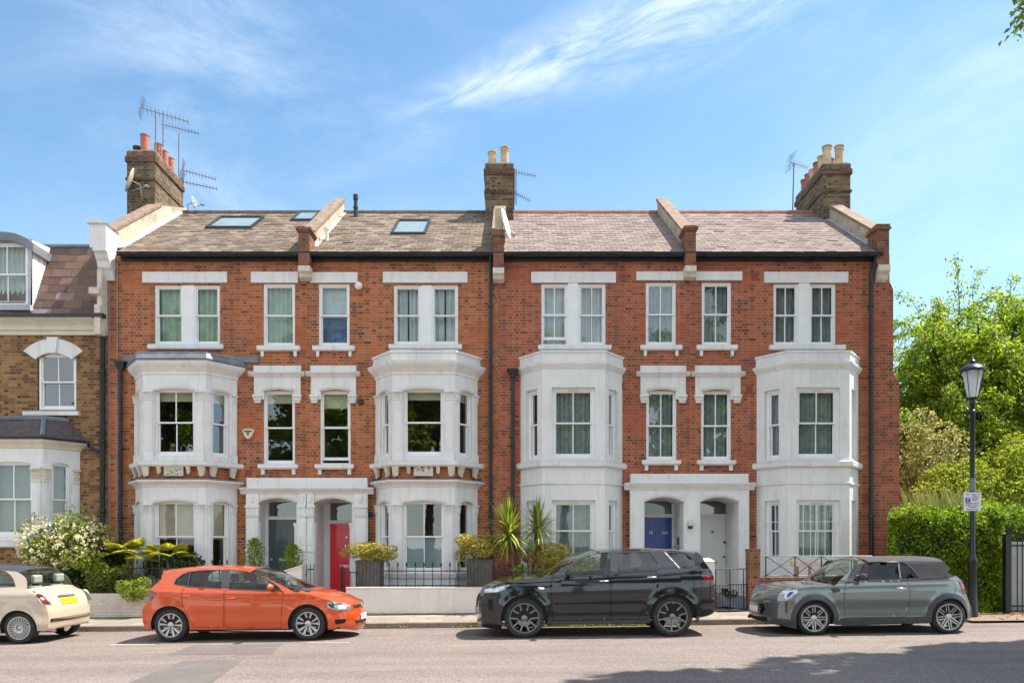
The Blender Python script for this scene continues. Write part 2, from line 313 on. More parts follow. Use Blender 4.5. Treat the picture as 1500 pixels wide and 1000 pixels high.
M['glass'] = glassm('window_glass'); M['glass_clear'] = glassm('clear_glass', ior=1.45)
M['glass_ref'] = glassm('reflective_glass', ior=2.0, refl=0.03)
M['frost'] = simple('frosted_film', (0.30, 0.38, 0.42), 0.35, 0.05, 2)
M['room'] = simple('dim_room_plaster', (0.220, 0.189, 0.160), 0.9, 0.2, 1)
M['net'] = simple('white_net_curtain', (0.60, 0.63, 0.62), 0.9, 0.15, 3)
M['drape_green'] = simple('pale_green_curtain', (0.42, 0.52, 0.40), 0.9, 0.2, 3)
M['drape_grey'] = simple('grey_lace_curtain', (0.30, 0.33, 0.33), 0.9, 0.22, 7)
M['blind'] = simple('cream_blind', (0.62, 0.57, 0.42), 0.8, 0.1, 3)
M['room_wall_warm'] = simple('warm_beige_room_wall', (0.55, 0.43, 0.33), 0.8, 0.12, 2)
M['blind_blue'] = simple('pale_blue_blind', (0.55, 0.62, 0.68), 0.8, 0.06, 3)
M['blind_navy'] = simple('dark_blue_blind', (0.10, 0.15, 0.28), 0.8, 0.1, 3)
M['terracotta'] = simple('terracotta_vent', (0.28, 0.08, 0.05), 0.85, 0.2, 20)
M['door_grey'] = paint('dark_grey_door_paint', (0.075, 0.10, 0.108), 0.3, 0, 0.3)
M['door_red'] = paint('red_door_paint', (0.88, 0.018, 0.045), 0.3, 0, 0.5)
M['door_blue'] = paint('blue_door_paint', (0.012, 0.045, 0.33), 0.35, 0, 0.3)
M['door_white'] = paint('white_door_paint', (0.80, 0.82, 0.79), 0.4, 0, 0.3)
M['brass'] = simple('brass', (0.6, 0.45, 0.2), 0.3, 0.1, 9, metal=1.0)
M['chrome'] = simple('chrome', (0.75, 0.75, 0.76), 0.15, 0.05, 9, metal=1.0)
M['alu'] = simple('weathered_aluminium', (0.210, 0.202, 0.225), 0.45, 0.1, 9, metal=0.7)
M['white_pl'] = simple('white_plastic', (0.75, 0.74, 0.70), 0.5, 0.08, 6)
M['cream_pl'] = simple('cream_plastic', (0.66, 0.58, 0.40), 0.5, 0.08, 6)
M['grey_pl'] = simple('grey_plastic', (0.30, 0.31, 0.32), 0.5, 0.1, 6)
M['green_pl'] = simple('green_print', (0.03, 0.10, 0.07), 0.5, 0.1, 6)
M['wood'] = simple('dark_planter_wood', (0.085, 0.075, 0.068), 0.7, 0.35, 5, 0.4, 30)
M['bark'] = simple('brown_bark', (0.16, 0.10, 0.055), 0.9, 0.35, 8, 0.8, 25)
M['bark_dark'] = simple('dark_bark', (0.06, 0.045, 0.035), 0.9, 0.4, 8, 0.8, 25)

# ------------------------------------------------------------------ building helpers
def faceT(P0, P1):
    e = (Vector((P1[0], P1[1], 0)) - Vector((P0[0], P0[1], 0))).normalized()
    return Matrix(((e.x, -e.y, 0, P0[0]), (e.y, e.x, 0, P0[1]), (0, 0, 1, 0), (0, 0, 0, 1)))
TF = Matrix.Translation((0, FY, 0))
def TY(y): return Matrix.Translation((0, y, 0))
def wallpanel(mb, u0, u1, z0, z1, holes, reveal=0.12):
    us = sorted(set([u0, u1] + [h[0] for h in holes] + [h[1] for h in holes]))
    zs = sorted(set([z0, z1] + [h[2] for h in holes] + [h[3] for h in holes]))
    us = [u for u in us if u0 <= u <= u1]; zs = [z for z in zs if z0 <= z <= z1]
    for i in range(len(us) - 1):
        for j in range(len(zs) - 1):
            cu, cz = (us[i] + us[i + 1]) / 2, (zs[j] + zs[j + 1]) / 2
            if any(h[0] < cu < h[1] and h[2] < cz < h[3] for h in holes): continue
            mb.quad((us[i], 0, zs[j]), (us[i + 1], 0, zs[j]), (us[i + 1], 0, zs[j + 1]), (us[i], 0, zs[j + 1]))
    for h in holes:
        a, b, c, d = h[:4]; r = h[4] if len(h) > 4 else reveal
        mb.quad((a, 0, c), (a, r, c), (a, r, d), (a, 0, d)); mb.quad((b, 0, c), (b, r, c), (b, r, d), (b, 0, d))
        mb.quad((a, 0, c), (b, 0, c), (b, r, c), (a, r, c)); mb.quad((a, 0, d), (b, 0, d), (b, r, d), (a, r, d))
def archfill(mb, u0, u1, ztop, rise, d0, d1, n=10):
    """spandrels that turn a square head into a segmental arch"""
    w = (u1 - u0) / 2; c = (u0 + u1) / 2; R = (w * w + rise * rise) / (2 * rise); cz = ztop - R
    for i in range(n):
        a = u0 + (u1 - u0) * i / n; b = u0 + (u1 - u0) * (i + 1) / n
        za = cz + math.sqrt(max(0, R * R - (a - c) ** 2)); zb = cz + math.sqrt(max(0, R * R - (b - c) ** 2))
        mb.quad((a, d0, za), (b, d0, zb), (b, d0, ztop + 0.003), (a, d0, ztop + 0.003)); mb.quad((a, d0, za), (b, d0, zb), (b, d1, zb), (a, d1, za))
def prismx(mb, poly, x0, x1):               # poly in (y,z)
    n = len(poly); vs = [(x0, p[0], p[1]) for p in poly] + [(x1, p[0], p[1]) for p in poly]
    mb.add(vs, [tuple(range(n)), tuple(range(2 * n - 1, n - 1, -1))] + [(i, i + n, (i + 1) % n + n, (i + 1) % n) for i in range(n)]); return mb
RNG = random.Random(7)
def curtain(parent, T, u0, u1, z0, z1, d, m, kind='net', name='curtain'):
    mb = MB(T); n = max(8, int((u1 - u0) / 0.018)); ph = RNG.uniform(0, 6); amp = 0.03 if kind != 'flat' else 0.0
    k1 = RNG.uniform(38, 60); pts = []
    for i in range(n + 1):
        u = u0 + (u1 - u0) * i / n
        if kind == 'tied':      # two drapes gathered to the sides
            pass
        pts.append((u, d + amp * math.sin(k1 * u + ph + 1.3 * math.sin(7 * u + ph)) + amp * 0.4 * math.sin(2.3 * k1 * u)))
    vs = [(p[0], p[1], z0) for p in pts] + [(p[0], p[1] - 0.01, z1) for p in pts]
    mb.add(vs, [(i, i + 1, n + 2 + i, n + 1 + i) for i in range(n)])
    return mb.build(name, M[m], parent, smooth='all', fix=False)
def sash(parent, T, u0, u1, z0, z1, d0=0.07, bars=2, cur=('net', 'net', 1.0), glass='glass', fw=0.05, meet=0.5, name='window', gap=0.0, thin=0.026, label=None, bars2=None):
    """a double hung sash window: frame, two panes, curtain or blind"""
    mb = MB(T); zm = z0 + (z1 - z0) * meet
    mb.box(u0, u0 + fw, d0 - 0.03, d0 + 0.10, z0, z1); mb.box(u1 - fw, u1, d0 - 0.03, d0 + 0.10, z0, z1)
    mb.box(u0 + fw, u1 - fw, d0 - 0.03, d0 + 0.10, z1 - fw * 0.9, z1); mb.box(u0 + fw, u1 - fw, d0 - 0.03, d0 + 0.10, z0, z0 + 0.04)
    a, b = u0 + fw, u1 - fw
    def leaf(zl, zh, d, bot, top):
        s = 0.035
        mb.box(a, a + s, d, d + 0.035, zl, zh); mb.box(b - s, b, d, d + 0.035, zl, zh)
        mb.box(a + s, b - s, d, d + 0.035, zl, zl + bot); mb.box(a + s, b - s, d, d + 0.035, zh - top, zh)
        nb = bars
        for k in range(1, nb):
            u = a + s + (b - a - 2 * s) * k / nb; mb.box(u - thin / 2, u + thin / 2, d + 0.003, d + 0.032, zl + bot, zh - top)
    leaf(zm - 0.02, z1 - fw * 0.9, d0, 0.04, 0.04); leaf(z0 + 0.04 + gap, zm + 0.02 + gap * 0.3, d0 + 0.042, 0.075, 0.035)
    if fw >= 0.04: mb.box(a - 0.012, a + 0.0, d0 - 0.045, d0 - 0.03, zm - 0.07, zm + 0.0); mb.box(b, b + 0.012, d0 - 0.045, d0 - 0.03, zm - 0.07, zm)
    fr = mb.build(name, M['frame'], parent, label=label)
    g = MB(T); g.quad((a, d0 + 0.018, zm - 0.02), (b, d0 + 0.018, zm - 0.02), (b, d0 + 0.018, z1 - fw * 0.9), (a, d0 + 0.018, z1 - fw * 0.9)); g.build('pane', M[glass], fr if parent is None or parent.parent is None else parent, fix=False)
    g = MB(T); g.quad((a, d0 + 0.06, z0 + 0.05 + gap), (b, d0 + 0.06, z0 + 0.05 + gap), (b, d0 + 0.06, zm), (a, d0 + 0.06, zm)); g.build('pane', M[glass], fr if parent is None or parent.parent is None else parent, fix=False)
    sub = fr if parent is None or parent.parent is None else parent
    if cur:
        kind, m, frac = cur
        zt = z1 - fw; zb = zt - (zt - z0 - 0.03) * frac
        if kind in ('net', 'drape'): curtain(sub, T, a, b, zb, zt, d0 + 0.16, m)
        elif kind == 'part':        # drapes with a gap in the middle
            w = (b - a) * 0.46; curtain(sub, T, a, a + w, zb, zt, d0 + 0.16, m); curtain(sub, T, b - w, b, zb, zt, d0 + 0.16, m)
        elif kind == 'blind':
            q = MB(T); q.box(a + 0.01, b - 0.01, d0 + 0.11, d0 + 0.117, zb, zt); q.box(a + 0.01, b - 0.01, d0 + 0.10, d0 + 0.125, zb - 0.02, zb); q.build('blind', M[m], sub)
        elif kind == 'slats':
            q = MB(T); z = z0 + 0.06
            while z < zt: q.box(a + 0.01, b - 0.01, d0 + 0.12, d0 + 0.135, z, z + 0.031); z += 0.034
            q.build('blind', M[m], sub)
        elif kind == 'film':
            q = MB(T); q.box(a + 0.005, b - 0.005, d0 + 0.075, d0 + 0.085, z0 + 0.06, zm - 0.01); q.build('frosted_film', M[m], sub)
    return fr
def textobj(txt, size, T, m, name, parent, depth=0.004, align='CENTER'):
    cu = bpy.data.curves.new(name, 'FONT'); cu.body = txt; cu.size = size; cu.extrude = depth; cu.align_x = align; cu.align_y = 'CENTER'
    o = bpy.data.objects.new(name + '_tmp', cu); COL.objects.link(o)
    dg = bpy.context.evaluated_depsgraph_get(); me = bpy.data.meshes.new_from_object(o.evaluated_get(dg)); bpy.data.objects.remove(o)
    R = T @ Matrix.Rotation(math.radians(90), 4, 'X')
    off = worldloc(parent); me.transform(Matrix.Translation(-off) @ R); me.materials.clear(); me.materials.append(m)
    q = bpy.data.objects.new(name, me); COL.objects.link(q); q.parent = parent; return q

# bay plan: half width at the wall, half width of the front, projection
BH, BF, BP = 1.33, 0.79, 0.70
def bayplan(xc, e):
    dx, dy = BH - BF, BP; L = math.hypot(dx, dy); nx, ny = dy / L, dx / L       # outward normal of oblique side
    # oblique line through (BF+nx e, -BP-ny e) direction (dx, dy)
    px, py = BF + nx * e, -BP - ny * e
    t1 = (-BP - e - py) / dy; xf = px + dx * t1
    t2 = (0.0 - py) / dy; xw = px + dx * t2
    return [(xc - xw, FY), (xc - xf, FY - BP - e), (xc + xf, FY - BP - e), (xc + xw, FY)]
def bayloft(mb, xc, prof, cap=True):       # prof: (z, e) from bottom to top
    rings = [[(p[0], p[1], z) for p in bayplan(xc, e)] for z, e in prof]
    vs = [v for r in rings for v in r]; fs = []
    for i in range(len(rings) - 1):
        for k in range(3): fs.append((4 * i + k, 4 * i + k + 1, 4 * i + k + 5, 4 * i + k + 4))
    if cap: fs.append((3, 2, 1, 0)); n = 4 * (len(rings) - 1); fs.append((n, n + 1, n + 2, n + 3))
    mb.add(vs, fs); return mb
def baywalls(mb, xc, z0, z1, fh, sh, reveal=0.12, arch=0.0):
    """three wall faces; fh / sh = lists of (halfwidth, zlo, zhi) holes in the front and the sides"""
    P = bayplan(xc, 0); segs = [(P[0], P[1]), (P[1], P[2]), (P[2], P[3])]; out = []
    for k, (a, b) in enumerate(segs):
        T = faceT(a, b); L = math.hypot(b[0] - a[0], b[1] - a[1]); mb.T = T; hs = []
        c = L / 2 if k == 1 else L * (0.52 if k == 0 else 0.48)
        for w, zl, zh in (fh if k == 1 else sh): hs.append((c - w, c + w, zl, zh))
        wallpanel(mb, 0, L, z0, z1, hs, reveal)
        for h in hs:
            if arch: archfill(mb, h[0], h[1], h[3], arch * (1 if k == 1 else 1.1), 0, reveal)
        out.append((T, L, hs))
    mb.T = None; return out

def bay_A(house, xc, cur_up, cur_lo, lead, plant=False, film=False):
    z = lambda p: CH + (HZ - p) / 58.03
    # ---- upper storey
    mb = MB(); up = baywalls(mb, xc, z(678), z(546), [(0.5, z(667), z(569))], [(0.235, z(667), z(569))], 0.14, 0.05)
    bayloft(mb, xc, [(z(683), 0.10), (z(681), 0.13), (z(676), 0.14), (z(675), 0.10)])
    b1 = mb.build('bay_window', M['stucco'], house, label='first floor bay with carved capitals')
    c = MB(); bayloft(c, xc, [(z(549), 0.0), (z(548), 0.02), (z(544), 0.03), (z(541), 0.07), (z(535), 0.15), (z(532), 0.17), (z(529.5), 0.18)])
    c.build('cornice', M['stucco'], b1)
    if lead:
        c = MB(); bayloft(c, xc, [(z(529), 0.20), (z(527), 0.21), (z(519), 0.14), (z(517), 0.10), (z(515), -0.02)])
        c.box(xc - 1.62, xc + 1.90, FY - 0.05, FY, z(523) + 0.02, z(515) + 0.05); c.build('lead_roof', M['lead'], b1)
        c = MB(); bayloft(c, xc, [(z(518), 0.135), (z(517), 0.14), (z(516.4), 0.10)]); c.build('lead_edge', M['flash'], b1)
    else:
        c = MB(); bayloft(c, xc, [(z(529), 0.06), (z(518), 0.06), (z(517), 0.09), (z(514), 0.09), (z(513), 0.04)]); c.build('parapet', M['stucco'], b1)
    # brackets and carved panels under the sill
    P = bayplan(xc, 0.03); segs = [(P[0], P[1]), (P[1], P[2]), (P[2], P[3])]
    for k, (a, b) in enumerate(segs):
        T = faceT(a, b); L = math.hypot(b[0] - a[0], b[1] - a[1])
        us = [L * 0.2, L * 0.8] if k != 1 else [0.10, L * 0.27, L * 0.73, L - 0.10]
        for u in us:
            w = 0.05 if (k == 1 and 0.2 < u < L - 0.2) else 0.09
            dz = 0.22 if w > 0.06 else 0.16; c = MB(T)
            c.add([(u - w, -0.09, z(683)), (u + w, -0.09, z(683)), (u + w, 0.02, z(683)), (u - w, 0.02, z(683)), (u - w * 0.8, -0.02, z(683) - dz), (u + w * 0.8, -0.02, z(683) - dz), (u + w * 0.8, 0.02, z(683) - dz), (u - w * 0.8, 0.02, z(683) - dz)],
                  [(0, 1, 5, 4), (0, 4, 7, 3), (1, 2, 6, 5), (4, 5, 6, 7)])
            c.box(u - w * 0.5, u + w * 0.5, -0.055, -0.02, z(683) - dz - 0.03, z(683) - dz); c.build('bracket', M['stonework'], b1)
        if k == 1:
            c = MB(T); c.box(L / 2 - 0.24, L / 2 + 0.24, -0.03, 0.02, z(697), z(683))
            for i in range(40):
                u = L / 2 + RNG.uniform(-0.21, 0.21); zz = RNG.uniform(z(695.5), z(684.5)); r = RNG.uniform(0.012, 0.03); c.box(u - r, u + r, -0.045, -0.03, zz - r * 0.6, zz + r * 0.6)
            c.build('carved_panel', M['stonework'], b1)
    c = MB(); bayloft(c, xc, [(z(704), -0.04), (z(682), -0.04)]); c.build('brick_band', M['brick1'], b1)
    # ---- lower storey
    mb = MB(); lo = baywalls(mb, xc, 0.1, z(712), [(0.52, z(838), z(733))], [(0.235, z(838), z(733))], 0.14, 0.07)
    bayloft(mb, xc, [(z(846), 0.05), (z(840), 0.08), (z(838.5), 0.06)], cap=True)
    b2 = mb.build('bay_window', M['stucco'], house, label='ground floor bay with arched window heads')
    c = MB(); bayloft(c, xc, [(z(713), 0.0), (z(712.5), 0.02), (z(710), 0.04), (z(707), 0.11), (z(705.5), 0.15), (z(703), 0.16)])
    c.build('cornice', M['stucco'], b2)
    c = MB(); bayloft(c, xc, [(z(702.8), 0.145), (z(701.6), 0.145), (z(701), 0.10)]); c.build('lead_edge', M['lead'], b2)
    # pilasters with carved capitals
    for bm_, faces, zt, zb in ((b1, up, z(573), z(676)), (b2, lo, z(738), z(840))):
        for k, (T, L, hs) in enumerate(faces):
            spots = [(0.02, 0.27), (L - 0.27, L - 0.02)] if k == 1 else [(0.02, 0.165), (L - 0.165, L - 0.02)]
            for (a, b) in spots:
                p = MB(T); p.box(a + 0.02, b - 0.02, -0.035, 0.01, zb, zt - 0.2); p.box(a + 0.05, b - 0.05, -0.045, -0.035, zb + 0.3, zt - 0.26)
                p.box(a, b, -0.055, 0.01, zb, zb + 0.22); p.box(a + 0.01, b - 0.01, -0.045, 0.01, zb + 0.22, zb + 0.25)
                p.box(a + 0.005, b - 0.005, -0.05, 0.01, zt - 0.22, zt - 0.195)
                p.build('pilaster', M['stucco'], bm_)
                q = MB(T); q.box(a - 0.005, b + 0.005, -0.085, 0.01, zt - 0.03, zt); q.box(a + 0.01, b - 0.01, -0.05, 0.01, zt - 0.195, zt - 0.03)
                nn = max(2, int((b - a) / 0.055))
                for i in range(nn):       # leaves of the capital
                    u = a + (b - a) * (i + 0.5) / nn
                    for j, (zz, r) in enumerate(((zt - 0.165, 0.02), (zt - 0.11, 0.026), (zt - 0.06, 0.022))):
                        uu = u + (0.012 if j == 1 else 0); q.add([(uu - r, -0.05, zz - 0.02), (uu + r, -0.05, zz - 0.02), (uu, -0.085 - 0.01 * j, zz + 0.015), (uu, -0.05, zz + 0.03)], [(0, 1, 2), (0, 2, 3), (1, 3, 2)])
                q.build('capital', M['stucco'], bm_)
    # mouldings over the heads
    for bm_, faces, rise in ((b1, up, 0.05), (b2, lo, 0.07)):
        for k, (T, L, hs) in enumerate(faces):
            h = hs[0]; m_ = MB(T); n = 10; w = (h[1] - h[0]) / 2 + 0.03; cc = (h[0] + h[1]) / 2; R = (w * w + rise * rise) / (2 * rise); pts = []
            for i in range(n + 1):
                u = cc - w + 2 * w * i / n; pts.append((u, -0.02, h[3] - R + math.sqrt(max(0, R * R - (u - cc) ** 2)) + 0.01))
            m_.tube(pts, 0.03, 6); m_.build('head_moulding', M['stucco_cream'], bm_, smooth=True)
    for (T, L, hs), bars in zip(up, (1, cur_up[3], 1)):
        h = hs[0]; sash(b1, T, h[0], h[1], h[2], h[3], 0.09, bars, cur_up[:3], cur_up[4], name='sash_frame', fw=0.045)
    for (T, L, hs), bars in zip(lo, (1, 2, 1)):
        h = hs[0]; sash(b2, T, h[0], h[1], h[2], h[3], 0.09, bars, cur_lo[:3] if cur_lo else None, cur_lo[3] if cur_lo else 'glass', name='sash_frame', fw=0.045)
        if bars == 2 and film:
            q = MB(T); q.box(h[0] + 0.06, h[1] - 0.06, 0.175, 0.18, h[2] + 0.08, (h[2] + h[3]) / 2); q.build('frosted_film', M['frost'], b2)
def bay_B(house, xc, cur, mat='stucco', glass='glass', bars_iron=False):
    z = lambda p: CH + (HZ - p) / 58.03
    mb = MB(); w = baywalls(mb, xc, 0.1, z(530), [(0.55, z(670), z(567)), (0.55, z(822), z(732))], [(0.225, z(670), z(567)), (0.225, z(822), z(732))], 0.17)
    b = mb.build('bay_window', M['stucco'], house, label='plain two storey bay')
    c = MB(); bayloft(c, xc, [(z(541), 0.0), (z(539), 0.02), (z(536), 0.05), (z(533), 0.08), (z(530), 0.085), (z(529), 0.02), (z(528), 0.02), (z(517), 0.015), (z(516), 0.04), (z(513.5), 0.04), (z(513), 0.0)])
    c.build('cornice', M['stucco'], b)
    c = MB(); bayloft(c, xc, [(z(684), 0.05), (z(682), 0.09), (z(676), 0.10), (z(674), 0.06)]); c.build('sill_band', M['stucco'], b)
    c = MB(); bayloft(c, xc, [(z(710), 0.0), (z(708.5), 0.03), (z(706), 0.03), (z(705), 0.0)], cap=False); c.build('string_course', M['stucco'], b)
    for k, (T, L, hs) in enumerate(w):
        for j, h in enumerate(hs):
            q = MB(T); q.box(h[0] - 0.0, h[1] + 0.0, -0.004, 0.06, h[2] - 0.045, h[2] - 0.003); q.build('window_sill', M['stucco'], b)
            sash(b, T, h[0], h[1], h[2], h[3], 0.12, 2 if k == 1 else 1, cur, glass, name='sash_frame', fw=0.085)
            if k == 1:
                v = MB(T); v.box(L / 2 - 0.13, L / 2 + 0.13, 0.06, 0.079, h[3] - 0.075, h[3] - 0.055); v.build('trickle_vent', M['cream_pl'], b)
            if bars_iron and j == 1:
                v = MB(T); n = 5 if k == 1 else 2
                for i in range(n):
                    u = h[0] + (h[1] - h[0]) * (i + 1) / (n + 1); v.tube([(u, 0.03, h[2]), (u, 0.03, h[3] - 0.12)], 0.009, 6)
                v.box(h[0], h[1], 0.022, 0.038, h[2] + 0.12, h[2] + 0.135); v.box(h[0], h[1], 0.022, 0.038, h[3] - 0.55, h[3] - 0.535)
                v.build('window_bars', M['frame'], b)

def slates(mb, x0, x1, y0, z0, y1, z1, rows, w, t=0.012, rng=None, jit=0.003):
    rng = rng or random.Random(3); sx = (z1 - z0) / (y1 - y0)
    for i in range(rows):
        ya = y0 + (y1 - y0) * i / rows; yb = y0 + (y1 - y0) * (i + 1) / rows + 0.01
        off = (w / 2 if i % 2 else 0) + rng.uniform(-0.01, 0.01); x = x0 - off
        while x < x1:
            a, b = max(x0, x + 0.005), min(x1, x + w - 0.005); x += w
            if b - a < 0.03: continue
            q = t + rng.uniform(-jit, jit) + (0.012 if rng.random() < 0.01 else 0); dy = rng.uniform(-0.006, 0.006)
            za = z0 + (ya - y0) * sx; zb = z0 + (yb - y0) * sx
            mb.add([(a, ya + dy, za), (b, ya + dy, za), (a, ya + dy, za + q), (b, ya + dy, za + q), (a, yb, zb + 0.002), (b, yb, zb + 0.002)], [(0, 1, 3, 2), (2, 3, 5, 4)])
EAVE_Y, EAVE_Z, RIDGE_Y = 19.84, 9.34, 23.8
RIDGE_Z = CH + (HZ - 312) * RIDGE_Y / FPX
SL = (RIDGE_Z - EAVE_Z) / (RIDGE_Y - EAVE_Y)
def roofz(y): return EAVE_Z + (y - EAVE_Y) * SL
def parapet_slope(house, x0, x1, yfront, ytop, mat_w, mat_c='coping', pier=None, h=0.42, flash=0):
    p = MB(); prismx(p, [(yfront + 0.25, roofz(yfront + 0.25) - 0.15), (yfront + 0.25, roofz(yfront + 0.25) + h), (ytop, roofz(ytop) + h), (ytop + 0.06, roofz(ytop) + h - 0.05), (ytop + 0.06, roofz(ytop) - 0.3)], x0, x1)
    w = p.build('parapet', M[mat_w], house)
    c = MB(); prismx(c, [(yfront + 0.22, roofz(yfront + 0.22) + h + 0.002), (yfront + 0.22, roofz(yfront + 0.22) + h + 0.07), (ytop + 0.03, roofz(ytop) + h + 0.07), (ytop + 0.09, roofz(ytop) + h)], x0 - 0.035, x1 + 0.035)
    c.build('coping', M[mat_c], w)
    if flash:
        f = MB()
        for s, xx in ((-1, x0), (1, x1)):
            if flash == 2 or s == flash or True:
                a, b = (xx - 0.09, xx - 0.002) if s < 0 else (xx + 0.002, xx + 0.09)
                prismx(f, [(yfront + 0.3, roofz(yfront + 0.3) + 0.02), (yfront + 0.3, roofz(yfront + 0.3) + 0.035), (ytop, roofz(ytop) + 0.035), (ytop, roofz(ytop) + 0.02)], a, b)
        f.build('flashing', M['flash'], w)
    return w
def pier(house, x0, x1, ztop, zbot, zcorb, capm='brickpier', corb='stonework', y0=19.72, cap=True):
    p = MB(); p.box(x0, x1, y0, EAVE_Y + 0.42, zbot, ztop)
    w = p.build('parapet_pier', M['brickpier'], house)
    if cap:
        c = MB(); c.box(x0 - 0.03, x1 + 0.03, y0 - 0.03, EAVE_Y + 0.45, ztop + 0.002, ztop + 0.05); c.box(x0 - 0.055, x1 + 0.055, y0 - 0.055, EAVE_Y + 0.47, ztop + 0.05, ztop + 0.10)
        c.box(x0 - 0.02, x1 + 0.02, y0 - 0.02, EAVE_Y + 0.44, ztop + 0.10, ztop + 0.13); c.build('pier_cap', M[capm], w)
    c = MB(); prismx(c, [(y0 - 0.015, zbot - 0.002), (y0 - 0.015, zbot - 0.14), (y0 + 0.05, zbot - 0.18), (y0 + 0.09, zbot - 0.26), (FY - 0.02, zcorb), (FY + 0.02, zcorb), (FY + 0.02, zbot - 0.002)], x0 - 0.01, x1 + 0.01)
    c.build('corbel', M[corb], w); return w
def chimney(house, x0, x1, y0, y1, zb, zt, mat='sooty', label=None):
    c = MB(); c.box(x0, x1, y0, y1, zb, zt - 0.32); c.box(x0 - 0.04, x1 + 0.04, y0 - 0.04, y1 + 0.04, zt - 0.32, zt - 0.16); c.box(x0 - 0.01, x1 + 0.01, y0 - 0.01, y1 + 0.01, zt - 0.16, zt)
    c.box(x0 - 0.03, x1 + 0.03, y0 - 0.03, y1 + 0.03, zt - 0.86, zt - 0.78)
    ch = c.build('chimney', M[mat], house, label=label)
    f = MB(); f.box(x0 - 0.045, x1 + 0.045, y0 - 0.045, y1 + 0.045, zt - 0.315, zt - 0.17); f.box(x0 - 0.034, x1 + 0.034, y0 - 0.034, y1 + 0.034, zt - 0.855, zt - 0.785); f.build('brick_course', M['sooty_red'], ch)
    f = MB(); f.box(x0 + 0.02, x1 - 0.02, y0 + 0.02, y1 - 0.02, zt, zt + 0.05); f.build('flaunching', M['render'], ch)
    return ch
def pot(ch, x, y, z, h, r, m, style='roll'):
    p = MB()
    if style == 'roll': prof = [(r, 0), (r, h * 0.78), (r * 1.12, h * 0.80), (r * 1.12, h * 0.84), (r, h * 0.86), (r * 0.98, h * 0.93), (r * 1.22, h * 0.95), (r * 1.22, h), (r * 0.85, h), (r * 0.8, h * 0.8)]
    else: prof = [(r, 0), (r, h * 0.93), (r * 1.08, h * 0.94), (r * 1.08, h), (r * 0.85, h), (r * 0.8, h * 0.8)]
    p.lathe((x, y, z), prof, 16); return p.build('chimney_pot', M[m], ch, smooth=True)
def downpipe(house, pts, r=0.045, hopper=None, name='downpipe'):
    p = MB(); p.tube(pts, r, 10)
    z0, z1 = pts[-1][2], pts[-2][2] if len(pts) > 1 else 0
    zz = pts[-1][2] + 0.4
    while zz < pts[-2][2]: p.lathe((pts[-1][0], pts[-1][1], zz), [(r * 1.05, 0), (r * 1.35, 0.01), (r * 1.35, 0.07), (r * 1.05, 0.08)], 10); zz += 1.83
    if hopper:
        x, y, z = hopper; p.add([(x - 0.14, y - 0.1, z + 0.1), (x + 0.14, y - 0.1, z + 0.1), (x + 0.14, y + 0.08, z + 0.1), (x - 0.14, y + 0.08, z + 0.1), (x - 0.06, y - 0.05, z - 0.12), (x + 0.06, y - 0.05, z - 0.12), (x + 0.06, y + 0.06, z - 0.12), (x - 0.06, y + 0.06, z - 0.12)],
              [(0, 1, 2, 3), (4, 5, 6, 7), (0, 1, 5, 4), (1, 2, 6, 5), (2, 3, 7, 6), (3, 0, 4, 7)]); p.box(x - 0.15, x + 0.15, y - 0.11, y + 0.08, z + 0.06, z + 0.10)
    return p.build(name, M['gutter'], house, smooth=True)
def top_window(house, px0, px1, py0, py1, cur, bars=1, double=None, glass='glass', feet=True, sillpx=None, gap=0.0, tee=False, label=None):
    """second floor sash(es) with sill and feet"""
    x0, x1, z1, z0 = fx(px0), fx(px1), fz(py0), fz(py1)
    if double:
        a, b = fx(double[0]), fx(double[1])
        w = MB(TF); w.box(a, b, -0.012 if tee else 0.0, 0.12, z0, (fz(414.5) if tee else z1)); fr = w.build('window', M['frame'], house, label=label)
        spans = [(x0, a), (b, x1)]
        sub = fr
        for i, (u, v) in enumerate(spans):
            sash(sub, TF, u, v, z0, z1, 0.05, bars, cur[i] if isinstance(cur, list) else cur, glass, name='sash_frame', gap=gap if i == 0 else 0)
    else:
        fr = sash(house, TF, x0, x1, z0, z1, 0.05, bars, cur, glass, gap=gap, label=label)
    s0, s1 = (fx(sillpx[0]), fx(sillpx[1])) if sillpx else (x0 - 0.15, x1 + 0.15)
    s = MB(TF); s.box(s0, s1, -0.10, 0.05, z0 - 0.115, z0 - 0.003); s.box(s0 + 0.02, s1 - 0.02, -0.08, 0.0, z0 - 0.135, z0 - 0.115)
    if feet:
        for u in (s0 + 0.13, s1 - 0.13): s.box(u - 0.04, u + 0.04, -0.06, 0.0, z0 - 0.27, z0 - 0.135); s.box(u - 0.03, u + 0.03, -0.04, 0.0, z0 - 0.29, z0 - 0.27)
    s.build('window_sill', M['stucco'], fr, bevel=0.006)
    return fr
